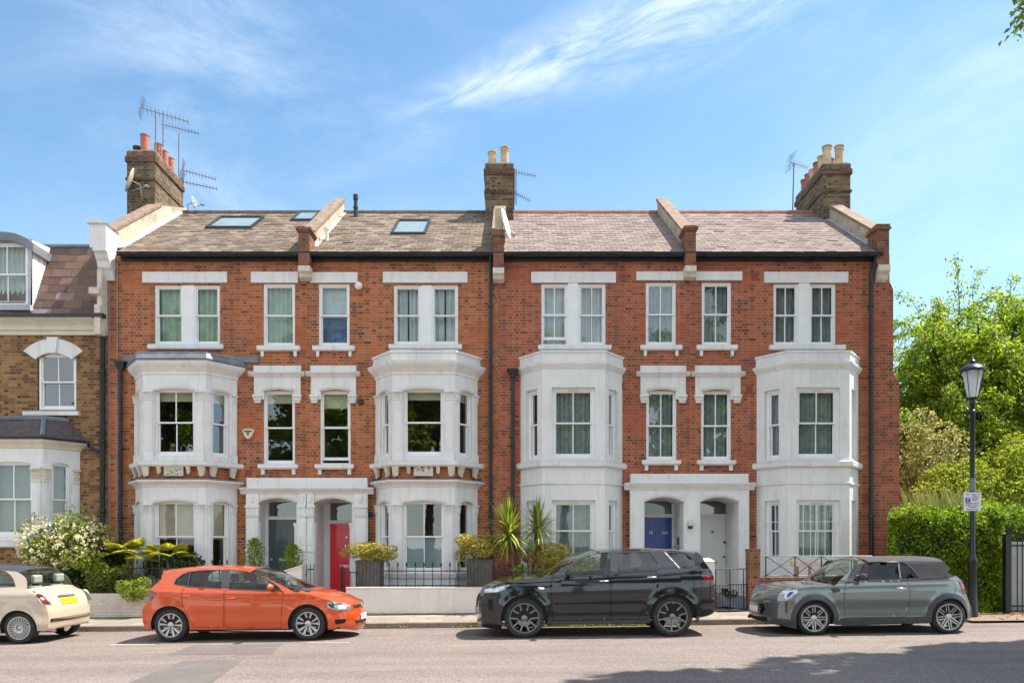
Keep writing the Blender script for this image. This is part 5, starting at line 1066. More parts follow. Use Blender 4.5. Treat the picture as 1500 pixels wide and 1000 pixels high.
q = MB(); q.lathe((LX, LY, 0), [(0.11, lz(584)), (0.12, lz(583)), (0.11, lz(582))], 6); q.lathe((LX, LY, 0), [(0.235, lz(544.5)), (0.255, lz(543.5)), (0.255, lz(540.5)), (0.22, lz(538)), (0.13, lz(534)), (0.07, lz(533)), (0.055, lz(531)), (0.07, lz(529)), (0.025, lz(526)), (0.03, lz(524.5)), (0.004, lz(522))], 20)
for k in range(6):
    t = 2 * math.pi * (k + 0.5) / 6; q.tube([(LX + 0.112 * math.cos(t), LY + 0.112 * math.sin(t), lz(583)), (LX + 0.228 * math.cos(t), LY + 0.228 * math.sin(t), lz(544))], 0.008, 5)
ln = q.build('lantern', M['black'], lp, smooth=True)
M['lantern_glass'] = glassm('lantern_glass', (0.86, 0.9, 0.92), 1.5)
m, t, b = newmat('opal_lantern_pane'); b.inputs['Base Color'].default_value = (0.8, 0.85, 0.88, 1); b.inputs['Roughness'].default_value = 0.15; b.inputs['Transmission Weight'].default_value = 0.0
tr = N(t, 'ShaderNodeBsdfTransparent'); tl = N(t, 'ShaderNodeBsdfTranslucent'); tl.inputs[0].default_value = (0.85, 0.9, 0.95, 1); mx = N(t, 'ShaderNodeMixShader'); mx.inputs[0].default_value = 0.5; mx2 = N(t, 'ShaderNodeMixShader'); mx2.inputs[0].default_value = 0.25
t.links.new(b.outputs[0], mx.inputs[1]); t.links.new(tl.outputs[0], mx.inputs[2]); t.links.new(mx.outputs[0], mx2.inputs[1]); t.links.new(tr.outputs[0], mx2.inputs[2]); t.links.new(mx2.outputs[0], t.nodes['Material Output'].inputs[0]); M['opal'] = m
q = MB(); q.lathe((LX, LY, 0), [(0.105, lz(583)), (0.222, lz(544.5))], 6, caps=False); q.build('lantern_pane', M['opal'], ln)
q = MB(); q.lathe((LX, LY, 0), [(0.02, lz(583)), (0.03, lz(560)), (0.05, lz(556)), (0.05, lz(548)), (0.01, lz(546))], 10); q.build('lamp_bulb', M['white_pl'], ln, smooth=True)
q = MB(); q.lathe((LX, LY, 0), [(0.058, lz(719)), (0.058, lz(700))], 14, caps=False); q.build('metal_band', M['alu'], lp, smooth=True)
sg = thing('parking_sign', (LX, LY - 0.09, lz(735)), 'white parking sign with a blue P fixed to the lamp post', 'sign')
sx0, sx1, sz0, sz1 = fx(1411.5, 16.66), fx(1437, 16.66), lz(748), lz(721)
M['sign_white'] = simple('sign_white', (0.68, 0.70, 0.72), 0.4, 0.05, 4); M['sign_blue'] = simple('sign_blue', (0.02, 0.08, 0.40), 0.4, 0.05, 4)
q = MB(); q.box(sx0, sx1, 16.655, 16.665, sz0, sz1); q.box(sx0 + 0.1, sx1 - 0.1, 16.665, 16.70, sz0 + 0.1, sz0 + 0.13); bd = q.build('plate', M['sign_white'], sg)
sw, sh = sx1 - sx0, sz1 - sz0
q = MB(); q.box(sx0 + sw * 0.10, sx0 + sw * 0.38, 16.650, 16.655, sz0 + sh * 0.46, sz0 + sh * 0.70); q.build('blue_square', M['sign_blue'], sg)
def st(txt, u, v, size, m='iron'): textobj(txt, size, TY(16.650 if m == 'iron' else 16.648) @ Matrix.Translation((sx0 + sw * u, 0, sz0 + sh * v)), M[m], 'lettering', sg, 0.001)
st('P', 0.24, 0.585, 0.10, 'sign_white'); st('Mon - Fri', 0.68, 0.88, 0.045); st('8.30 am', 0.66, 0.77, 0.042); st('6.30 pm', 0.66, 0.67, 0.042); st('Permit', 0.64, 0.57, 0.04); st('Resident permit', 0.5, 0.40, 0.044); st('holders or pay at', 0.5, 0.29, 0.042); st('machine', 0.5, 0.19, 0.042); st('Max stay 2 hours', 0.5, 0.08, 0.038); st('Zone', 0.22, 0.88, 0.035)
# fence and metal store at the right edge
fn = thing('metal_fence', (fx(1472, 17.5), 17.5, 0.2), 'black metal fence with a thick end post at the right edge', 'fence')
q = MB(); a = fx(1471, 17.5); q.box(a, a + 0.13, 17.44, 17.57, 0.1, CH + (HZ - 782) * 17.5 / FPX); q.build('post', M['black'], fn)
q = MB(); 
for i in range(14): x = a + 0.30 + 0.115 * i; q.tube([(x, 17.5, 0.2), (x, 17.5, CH + (HZ - 783) * 17.5 / FPX)], 0.013, 6)
q.build('bars', M['black'], fn)
q = MB(); q.box(a + 0.13, a + 1.9, 17.485, 17.515, 1.7, 1.74); q.box(a + 0.13, a + 1.9, 17.485, 17.515, 0.32, 0.36); q.build('rail', M['black'], fn)
st_ = thing('metal_store', (fx(1495, 18.0), 18.2, 0.2), 'pale grey ribbed metal cabinet behind the black fence', 'cabinet')
q = MB(); a = fx(1479.5, 18.0)
for i in range(9): q.box(a + 0.16 * i + 0.01, a + 0.16 * i + 0.15, 17.97, 18.7, 0.25, CH + (HZ - 797) * 18.0 / FPX)
q.box(a, a + 1.5, 18.0, 18.7, 0.2, 1.70); q.build('panels', simple('pale_grey_metal', (0.42, 0.45, 0.46), 0.5, 0.1, 4), st_)
q = MB(); q.box(a - 0.02, a + 1.5, 17.94, 18.75, CH + (HZ - 797) * 18.0 / FPX + 0.002, CH + (HZ - 793) * 18.0 / FPX); q.build('lid', M['flash'], st_)

# ------------------------------------------------------------------ aerials, dishes, alarms
def yagi(label, mast, boom, n, el=0.22, refl=True, arms=None, name='tv_aerial'):
    Y = mast[3]; r = thing(name, tuple(at(mast[0], mast[1], Y)), label, 'aerial')
    q = MB(); q.tube([at(mast[0], mast[1], Y), at(mast[0] + (mast[4] if len(mast) > 4 else 0), mast[2], Y)], 0.02, 7)
    if arms:
        for a in arms: q.tube([at(*a[0], Y), at(*a[1], Y)], 0.015, 6)
    q.build('mast', M['alu'], r, smooth=True)
    for (p0, p1) in boom:
        A, B = at(*p0, Y - 0.12), at(*p1, Y - 0.12 + 0.25); q = MB(); q.tube([A, B], 0.012, 6)
        d = (B - A).normalized(); up = Vector((0, 0, 1)); side = d.cross(up).normalized()
        for i in range(n):
            c = A.lerp(B, (i + 0.6) / n); s = (side * 0.5 + up * 0.55).normalized(); e = el * (1 - 0.35 * i / n)
            q.tube([c - s * e * 0.5, c + s * e * 0.5], 0.006, 5); s2 = (side * 0.5 - up * 0.55).normalized(); 
            if i % 1 == 0: q.tube([c - s2 * e * 0.5, c + s2 * e * 0.5], 0.005, 5)
        q.build('boom', M['alu'], r)
        if refl:
            q = MB()
            for sgn in (1, -1):
                e = A - d * 0.08 * 0 + up * 0.28 * sgn - d * (-0.10 if sgn > 0 else 0.02)
                q.tube([A, e], 0.008, 5)
                for k in range(4): c = A.lerp(e, (k + 1) / 4); q.tube([c - side * 0.2, c + side * 0.2], 0.006, 5)
            q.build('reflector', M['alu'], r)
    return r
yagi('tallest aerial on the left chimney with a reflector fan', (228, 245, 161, 22.75), [((206, 158), (277, 179))], 12, 0.26)
yagi('second aerial on the left chimney, just right of the tallest', (239, 215, 164, 23.4), [((236, 182), (292, 196))], 12, 0.24, False)
yagi('pole behind the left chimney with two low stacked aerials', (262, 285, 196, 24.6), [((266, 249), (317, 263)), ((266, 266), (319, 277))], 11, 0.2, True, [((262, 262), (268, 262)), ((268, 232), (268, 290))])
yagi('pair of aerials poking out behind the middle chimney', (756, 300, 248, 24.9), [((750, 251), (785, 258)), ((752, 282), (777, 294))], 9, 0.2, False)
yagi('thin aerial on a leaning mast left of the right hand chimney', (1161, 309, 239, 24.4, 2), [((1157, 237), (1184, 246))], 8, 0.22)
def dish(label, c, r, facing, arm, Y, edge=False, m='white_pl'):
    P = at(*c, Y); t = thing('satellite_dish', tuple(P), label, 'satellite dish'); f = Vector(facing).normalized(); R = f.to_track_quat('Z', 'Y').to_matrix().to_4x4()
    q = MB(Matrix.Translation(P) @ R); rings = 6; seg = 24; vs = [(0, 0, 0)]; fs = []
    for i in range(1, rings + 1):
        for k in range(seg): a = 2 * math.pi * k / seg; rr_ = r * i / rings; vs.append((rr_ * math.cos(a), rr_ * 1.1 * math.sin(a), 0.5 * rr_ * rr_))
    for k in range(seg): fs.append((0, 1 + k, 1 + (k + 1) % seg))
    for i in range(rings - 1):
        for k in range(seg): a = 1 + i * seg + k; b = 1 + i * seg + (k + 1) % seg; fs.append((a, b, b + seg, a + seg))
    q.add(vs, fs); o = q.build('reflector_dish', M[m], t, smooth='all', fix=False); s = o.modifiers.new('s', 'SOLIDIFY'); s.thickness = 0.012
    E = at(*arm, Y - 0.25); q = MB(); q.tube([P - f * 0.02 - Vector((0, 0, r * 0.8)), E], 0.012, 6); q.tube([P - f * 0.02, P - f * 0.22, P - f * 0.22 - Vector((0, -0.12, 0.3))], 0.018, 6); q.build('arm', M['grey_pl'], t)
    q = MB(); d = (P - E).normalized(); q.tube([E - d * 0.05, E + d * 0.09], 0.035, 8); q.build('receiver', M['grey_pl'], t); return t
dish('cream satellite dish on the front of the left chimney', (193, 265), 0.33, (-0.92, -0.45, 0.35), (216, 273), 22.3, m='cream_pl')
dish('grey satellite dish on the roof edge right of the left chimney', (284, 297), 0.17, (0.97, -0.12, 0.2), (297, 300), 23.9, m='grey_pl')
dish('white satellite dish on the brick pier below the middle chimney', (738, 329), 0.36, (0.95, -0.25, 0.2), (752, 343), 19.9)
al = thing('alarm_box', tuple(at(364, 636, FY) - Vector((0, 0.04, 0))), 'cream shield shaped alarm box right of the lead topped bay', 'alarm box')
cx_, cz_ = fx(364.5), fz(635.5); sh_ = [(-0.15, 0.11), (-0.08, 0.135), (0.0, 0.14), (0.08, 0.135), (0.15, 0.11), (0.155, 0.07), (0.10, -0.06), (0.03, -0.135), (-0.03, -0.135), (-0.10, -0.06), (-0.155, 0.07)]
q = MB(); q.prism([(cx_ + a, cz_ + b) for a, b in sh_], FY - 0.07, FY - 0.002); q.build('casing', M['cream_pl'], al, bevel=0.012)
q = MB(); q.box(cx_ - 0.10, cx_ + 0.10, FY - 0.073, FY - 0.0702, cz_ + 0.045, cz_ + 0.085); q.prism([(cx_ - 0.04, cz_ + 0.03), (cx_ + 0.04, cz_ + 0.03), (cx_, cz_ - 0.06)], FY - 0.073, FY - 0.0702); q.build('emblem', M['green_pl'], al)
cm_ = thing('security_light', tuple(at(526, 420, FY) - Vector((0, 0.05, 0))), 'round white wall light beside the top window with the ornament', 'light')
q = MB(); q.lathe((fx(526.5), FY, fz(420.5)), [(0.03, 0), (0.03, -0.06), (0.09, -0.08), (0.10, -0.12), (0.07, -0.15), (0.02, -0.16)], 16, 'y'); q.build('housing', M['white_pl'], cm_, smooth=True)
wl = thing('wall_lantern', tuple(at(1010.5, 768, 19.8)), 'small oval lantern on the white pillar between the blue and the white door', 'light')
q = MB(); X_, Z_ = fx(1010.5, 19.77), fz(768, 19.77); q.lathe((X_, 19.70, Z_), [(0.02, -0.11), (0.06, -0.10), (0.065, -0.04), (0.06, -0.03)], 12); q.build('base', M['black'], wl, smooth=True)
q = MB(); q.lathe((X_, 19.70, Z_), [(0.058, -0.03), (0.065, 0.04), (0.05, 0.10), (0.01, 0.12)], 12); q.build('glass_cover', M['cream_pl'], wl, smooth=True)
q = MB(); q.box(X_ - 0.04, X_ + 0.04, 19.76, 19.80, Z_ - 0.1, Z_ + 0.08); q.build('back_plate', M['black'], wl)

# ------------------------------------------------------------------ parked cars
M['tyre'] = simple('tyre_rubber', (0.022, 0.022, 0.023), 0.8, 0.3, 12, 0.3, 60, dirt=(0.09, 0.075, 0.06), dirtamt=0.4, dscale=6)
M['under'] = simple('black_underbody', (0.008, 0.008, 0.009), 0.9, 0.2, 4)
M['clad'] = simple('dark_grey_cladding', (0.045, 0.05, 0.055), 0.6, 0.15, 9, 0.2, 120)
M['trimblack'] = paint('gloss_black_trim', (0.006, 0.006, 0.007), 0.12, 0, 1.0)
M['car_glass'] = glassm('car_glass', (0.80, 0.88, 0.84), 1.5, 0.0); M['car_glass_dark'] = glassm('privacy_glass', (0.30, 0.34, 0.32), 1.7, 0.0)
M['screen_glass'] = glassm('windscreen_glass', (0.72, 0.80, 0.76), 1.55, 0.0)
M['seat'] = simple('dark_seat_fabric', (0.035, 0.035, 0.037), 0.9, 0.2, 9); M['seat_light'] = simple('ivory_seat', (0.55, 0.52, 0.45), 0.8, 0.1, 9)
M['lamp'] = simple('lamp_housing', (0.45, 0.48, 0.52), 0.2, 0.5, 22, metal=0.8); M['lamp_clear'] = paint('clear_lamp_cover', (0.42, 0.46, 0.52), 0.08, 0.6, 1.0)
M['lamp_white'] = simple('bright_lamp', (0.8, 0.82, 0.85), 0.2, 0.1, 22)
M['red_lamp'] = paint('red_tail_lamp', (0.35, 0.008, 0.012), 0.12, 0, 1.0); M['dark_red_lamp'] = paint('smoked_tail_lamp', (0.10, 0.006, 0.012), 0.12, 0, 1.0)
M['plate_white'] = simple('white_number_plate', (0.80, 0.80, 0.78), 0.4, 0.03, 9); M['plate_yellow'] = simple('yellow_number_plate', (0.85, 0.66, 0.01), 0.4, 0.03, 9)
M['rim_silver'] = paint('silver_alloy', (0.50, 0.49, 0.47), 0.3, 0.75, 0.3); M['rim_grey'] = paint('grey_alloy', (0.20, 0.20, 0.205), 0.35, 0.6, 0.4); M['rim_black'] = paint('black_alloy', (0.015, 0.015, 0.016), 0.3, 0.2, 0.6)
M['disc'] = simple('brake_disc', (0.28, 0.26, 0.24), 0.4, 0.2, 30, metal=0.9)
M['softtop'] = simple('grey_brown_softtop', (0.060, 0.055, 0.058), 0.95, 0.12, 5, 0.5, 180)
M['navy'] = simple('dark_blue_softtop', (0.03, 0.035, 0.055), 0.9, 0.15, 9, 0.3, 120)

def inpoly(x, y, poly):
    c = False; n = len(poly); j = n - 1
    for i in range(n):
        xi, yi = poly[i]; xj, yj = poly[j]
        if (yi > y) != (yj > y) and x < (xj - xi) * (y - yi) / (yj - yi) + xi: c = not c
        j = i
    return c
def inset(poly, d):
    A = sum(poly[i][0] * poly[(i + 1) % len(poly)][1] - poly[(i + 1) % len(poly)][0] * poly[i][1] for i in range(len(poly)))
    s = 1 if A > 0 else -1; out = []; n = len(poly)
    for i in range(n):
        p0, p1, p2 = Vector(poly[i - 1]), Vector(poly[i]), Vector(poly[(i + 1) % n])
        e1 = (p1 - p0); e2 = (p2 - p1)
        if e1.length < 1e-6 or e2.length < 1e-6: out.append(tuple(p1)); continue
        e1.normalize(); e2.normalize(); n1 = Vector((-e1.y, e1.x)) * s; n2 = Vector((-e2.y, e2.x)) * s; m = n1 + n2
        if m.length < 0.2: out.append(tuple(p1 + n1 * d)); continue
        m.normalize(); out.append(tuple(p1 + m * (d / max(0.35, m.dot(n1)))))
    return out
def smoothpoly(poly, closed=True, it=1, keep=()):
    for _ in range(it):
        out = []; n = len(poly)
        for i in range(n if closed else n - 1):
            a, b = poly[i], poly[(i + 1) % n]
            out.append((a[0] * 0.75 + b[0] * 0.25, a[1] * 0.75 + b[1] * 0.25)); out.append((a[0] * 0.25 + b[0] * 0.75, a[1] * 0.25 + b[1] * 0.75))
        if not closed: out = [poly[0]] + out + [poly[-1]]
        poly = out
    return poly
def dens(poly, s, closed=True):
    out = []; n = len(poly)
    for i in range(n if closed else n - 1):
        a, b = poly[i], poly[(i + 1) % n]; k = max(1, int(math.hypot(b[0] - a[0], b[1] - a[1]) / s))
        for j in range(k): out.append((a[0] + (b[0] - a[0]) * j / k, a[1] + (b[1] - a[1]) * j / k))
    if not closed: out.append(poly[-1])
    return out
def cdt(poly, holes=(), step=0.035):
    rings = [dens(poly, step)] + [dens(h, step) for h in holes]; vs = []; es = []
    for r in rings:
        b = len(vs); vs += [Vector(p) for p in r]; es += [(b + i, b + (i + 1) % len(r)) for i in range(len(r))]
    edge = np.array([tuple(v) for v in vs])
    xs = [p[0] for p in poly]; zs = [p[1] for p in poly]; x = min(xs) + step * 0.5
    while x < max(xs):
        z = min(zs) + step * 0.5
        while z < max(zs):
            if inpoly(x, z, rings[0]) and not any(inpoly(x, z, h) for h in rings[1:]) and np.min((edge[:, 0] - x) ** 2 + (edge[:, 1] - z) ** 2) > (0.5 * step) ** 2: vs.append(Vector((x, z)))
            z += step
        x += step
    V, E, F, *_ = delaunay_2d_cdt(vs, es, [], 0, 1e-6)
    fs = []
    for f in F:
        cx = sum(V[i][0] for i in f) / 3; cz = sum(V[i][1] for i in f) / 3
        if inpoly(cx, cz, rings[0]) and not any(inpoly(cx, cz, h) for h in rings[1:]): fs.append(tuple(f))
    return [(v[0], v[1]) for v in V], fs

class Car:
    def __init__(s, name, label, px0, Yc, W, x0, x1, belt, **k):
        """px0: photo column of the wheel with local x=0; side nearest the camera is local y = -W"""
        s.Yn = Yc - W; s.ox = (px0 - CX) * (s.Yn + 0.02) / FPX; s.oy = Yc; s.oz = gz(s.ox)
        s.W, s.x0, s.x1, s.belt = W, x0, x1, belt; s.k = k
        s.root = thing(name, (s.ox, Yc, s.oz), label, 'car'); s.root.rotation_euler = (0, -0.011, 0)
        s.wheels = k['wheels']; s.R = k['R']; s.arch = k['arch']
    def y(s, x, z):
        k = s.k; W = s.W
        def end(e, L, rf): e = max(0.0, min(1.0, e / L)); return 1 - rf * (1 - e) ** k.get('pow', 3.0)
        p = end(x - s.x0, k.get('Lf', 0.75), k.get('rf', 0.34)) * end(s.x1 - x, k.get('Lr', 0.6), k.get('rr', 0.30))
        zb = s.belt(x); zr = k.get('zr', 1.45)
        zz = [0.10, 0.22, 0.34, 0.50, 0.62, zb - 0.16, zb - 0.06, zb - 0.01, zb + 0.03, zb + 0.5]
        tt = k.get('tumble', 0.36)
        yy_ = [-0.10, -0.045, -0.012, -0.012, 0.0, -0.004, -0.022, -0.055, -0.078, -0.078 - tt * 0.47]
        d = sum(float(np.interp(z + o, zz, yy_)) for o in (-0.03, -0.015, 0, 0.015, 0.03)) / 5
        if z > zr - 0.10: d -= 0.9 * (z - zr + 0.10) ** 2 * 10
        y = W * p + d
        for wx_ in s.wheels:
            r = math.hypot(x - wx_, z - s.R); 
            if r >= s.arch - 0.002: y += k.get('flare', 0.022) * math.exp(-((r - s.arch) / 0.075) ** 2)
        cr = k.get('crease')
        if cr: 
            c = cr[0] + cr[1] * x
            if z < c: y -= cr[2] * math.exp(-((c - z) / 0.07))
        return max(y, 0.05)
    def pt(s, px, py, ox=0, oy=0, sc=1.0):
        px, py = ox + px / sc, oy + py / sc; Y = s.Yn; 
        for _ in range(5):
            X = (px - CX) * Y / FPX; Z = CH + (HZ - py) * Y / FPX; x, z = X - s.ox, Z - s.oz
            x, z = x + z * 0.011, z - x * 0.011        # undo the slope of the street
            Y = s.oy - s.y(x, z)
        return (x, z)
    def ptc(s, px, py, ox=0, oy=0, sc=1.0, dy=0.0):
        px, py = ox + px / sc, oy + py / sc; Y = s.oy + dy; x, z = (px - CX) * Y / FPX - s.ox, CH + (HZ - py) * Y / FPX - s.oz
        return (x + z * 0.011, z - x * 0.011)
    def conv(s, pts, ox, oy, sc): return [s.pt(a, b, ox, oy, sc) for a, b in pts]
    def add(s, mb, name, m, parent=None, **k):
        """local mesh"""
        me_parent = parent or s.root; o = mb_local(mb, name, m, me_parent, **k); return o
    def panel(s, poly, holes=(), off=0.0, sides=(-1, 1), step=0.035, mb=None, tuck=0.0):
        V, F = cdt(poly, holes, step); mb = mb or MB()
        for sd in sides: mb.add([(x, sd * (s.y(x, z) + off), z) for x, z in V], [f if sd > 0 else f[::-1] for f in F])
        return mb
    def strip(s, pts, cen, n=14, p=2.4, mb=None, inset_=0.0):
        """transverse skin: pts = side edge (x,z); cen = centre line (x,z)"""
        mb = mb or MB(); vs = []; fs = []; m = 2 * n + 1
        for (e, c) in zip(pts, cen):
            W = s.y(*e) - inset_
            for i in range(m):
                t = (i - n) / n; q = abs(t) ** p; vs.append((c[0] + (e[0] - c[0]) * q, W * t, c[1] + (e[1] - c[1]) * q))
        for j in range(len(pts) - 1):
            for i in range(m - 1): fs.append((j * m + i, j * m + i + 1, (j + 1) * m + i + 1, (j + 1) * m + i))
        mb.add(vs, fs); return mb
def mb_local(mb, name, m, parent, smooth=False, fix=False, bevel=0, label=None):
    me = bpy.data.meshes.new(name); me.from_pydata(mb.v, [], mb.f)
    if fix or True:
        bm = bmesh.new(); bm.from_mesh(me)
        if fix: bmesh.ops.recalc_face_normals(bm, faces=bm.faces)
        bm.to_mesh(me); bm.free()
    o = bpy.data.objects.new(name, me); COL.objects.link(o); me.materials.append(m); o.parent = parent
    if smooth:
        for p in me.polygons: p.use_smooth = True
        if smooth != 'all':
            try: me.set_sharp_from_angle(angle=math.radians(40))
            except Exception: pass
    if bevel: b = o.modifiers.new('b', 'BEVEL'); b.width = bevel; b.segments = 2; b.limit_method = 'ANGLE'
    if label: o['label'] = label
    return o
def rescurve(pts, n):
    """resample a polyline through a Catmull curve into n points"""
    P = [np.array(p, float) for p in pts]; out = []
    P2 = [2 * P[0] - P[1]] + P + [2 * P[-1] - P[-2]]
    for i in range(1, len(P2) - 2):
        a, b, c, d = P2[i - 1], P2[i], P2[i + 1], P2[i + 2]
        for j in range(n): t = j / n; out.append(tuple(0.5 * ((2 * b) + (-a + c) * t + (2 * a - 5 * b + 4 * c - d) * t * t + (-a + 3 * b - 3 * c + d) * t ** 3)))
    out.append(tuple(P[-1])); return out
def circ(cx, cz, r, a0, a1, n=26): return [(cx + r * math.cos(a0 + (a1 - a0) * i / n), cz + r * math.sin(a0 + (a1 - a0) * i / n)) for i in range(n + 1)]
def bbox3(mb, x0, x1, y0, y1, z0, z1): mb.box(x0, x1, y0, y1, z0, z1); return mb

def make_wheel(car, wxx, R, rim, width, design, rim_m, back_m='rim_black', side=-1, spin=0.0, steer=0.0):
    yo = side * (car.W - car.k.get('winset', 0.025)); yi = yo - side * width; s = side
    tb = MB(); prof = []
    for a in range(0, 13):
        t = math.pi * a / 12; prof.append((R - 0.028 + 0.028 * math.sin(t) ** 0.5 if 0 < a < 12 else R - 0.03, -width / 2 + width * a / 12))
    prof = [(rim + 0.008, -width / 2 + 0.012), (rim + 0.03, -width / 2), (R - 0.045, -width / 2 - 0.004), (R - 0.018, -width / 2 + 0.006), (R - 0.004, -width / 2 + 0.028), (R, -width / 2 + 0.055), (R, width / 2 - 0.055), (R - 0.004, width / 2 - 0.028), (R - 0.018, width / 2 - 0.006), (R - 0.045, width / 2 + 0.004), (rim + 0.03, width / 2), (rim + 0.008, width / 2 - 0.012)]
    hub = MB(); hub.lathe((wxx, yo - s * 0.085, R), [(0.16, 0), (0.16, s * 0.03), (0.07, s * 0.04), (0.06, s * 0.06)], 24, 'y')
    h = mb_local(hub, 'wheel', M['disc'], car.root, smooth=True, fix=True)
    tb.lathe((wxx, yo - s * width / 2, R), prof, 48, 'y', caps=False)
    for gr in (-0.3, 0.0, 0.3): pass
    mb_local(tb, 'tyre', M['tyre'], h, smooth=True, fix=True)
    rb = MB(); rb.lathe((wxx, yo, R), [(rim + 0.010, -s * 0.012), (rim + 0.008, s * 0.002), (rim - 0.008, s * 0.002), (rim - 0.016, -s * 0.012), (rim - 0.022, -s * 0.07), (rim - 0.03, -s * (width - 0.01))], 48, 'y', caps=False)
    def bar(a, r0, r1, w0, w1, d0, d1, skew=0.0):      # a spoke with real depth, from hub to rim
        def P(r, w, d, k=0.0):
            aa = a + skew * (r - r0) / (r1 - r0); c, sn = math.cos(aa), math.sin(aa); return (wxx + r * c - w * sn, yo - s * d, R + r * sn + w * c)
        vs = [P(r0, -w0, d0), P(r0, w0, d0), P(r1, w1, d1), P(r1, -w1, d1), P(r0, -w0 * 1.1, d0 + 0.03), P(r0, w0 * 1.1, d0 + 0.03), P(r1, w1 * 1.15, d1 + 0.03), P(r1, -w1 * 1.15, d1 + 0.03)]
        return vs, [(0, 1, 2, 3), (0, 1, 5, 4), (1, 2, 6, 5), (2, 3, 7, 6), (3, 0, 4, 7), (4, 5, 6, 7)]
    bk = MB()
    if design == 'five_split':      # five black backed spokes, cut in two silver blades
        for i in range(5):
            a = spin + 2 * math.pi * i / 5
            for sg_ in (-1, 1): rb.add(*bar(a + sg_ * 0.17, 0.05, rim - 0.012, 0.008, 0.023, 0.030, 0.012, sg_ * 0.10))
            bk.add(*bar(a, 0.04, rim - 0.02, 0.022, 0.045, 0.045, 0.035))
    elif design == 'five_y':
        for i in range(5):
            a = spin + 2 * math.pi * i / 5
            rb.add(*bar(a, 0.04, rim * 0.42, 0.030, 0.030, 0.03, 0.024))
            for sg_ in (-1, 1): rb.add(*bar(a + sg_ * 0.13, rim * 0.30, rim - 0.010, 0.013, 0.015, 0.026, 0.010, sg_ * 0.20))
            for sg_ in (-1, 1): bk.add(*bar(a + sg_ * 0.13, rim * 0.3, rim - 0.010, 0.016, 0.018, 0.05, 0.04, sg_ * 0.20))
    elif design == 'double_thin':
        for i in range(8):
            a = spin + 2 * math.pi * i / 8
            c, sn = math.cos(a), math.sin(a)
            for w in (-0.022, 0.022):
                def P(r, ww, d): return (wxx + r * c - (w + ww) * sn, yo - s * d, R + r * sn + (w + ww) * c)
                r1 = math.sqrt((rim - 0.01) ** 2 - w * w); t_ = 0.0075
                rb.add([P(0.05, -t_, 0.03), P(0.05, t_, 0.03), P(r1, t_, 0.006), P(r1, -t_, 0.006), P(0.05, -t_, 0.045), P(0.05, t_, 0.045), P(r1, t_, 0.02), P(r1, -t_, 0.02)], [(0, 1, 2, 3), (0, 1, 5, 4), (1, 2, 6, 5), (2, 3, 7, 6), (3, 0, 4, 7)])
            bk.add(*bar(a, 0.04, rim - 0.012, 0.030, 0.032, 0.04, 0.022))
    elif design == 'many':
        for i in range(24):
            a = spin + 2 * math.pi * i / 24; rb.add(*bar(a, rim * 0.40, rim - 0.006, 0.0075, 0.0115, 0.006, 0.004))
        rb.lathe((wxx, yo, R), [(rim * 0.44, -s * 0.0), (rim * 0.44, s * 0.004), (rim * 0.28, s * 0.0), (rim * 0.26, -s * 0.02)], 24, 'y', caps=False)
    rb.lathe((wxx, yo, R), [(0.001, s * -0.004), (0.022, -s * 0.006), (0.028, -s * 0.012), (0.06, -s * 0.024), (0.065, -s * 0.05)], 20, 'y', caps=False)
    for i in range(5):
        a = spin + 2 * math.pi * (i + 0.5) / 5; bk.lathe((wxx + 0.045 * math.cos(a), yo - s * 0.018, R + 0.045 * math.sin(a)), [(0.008, 0), (0.008, -s * 0.01)], 8, 'y')
    if bk.v: mb_local(bk, 'rim_inset', M[back_m], h, fix=True)
    mb_local(rb, 'rim', M[rim_m], h, smooth=True, fix=True)
    return h

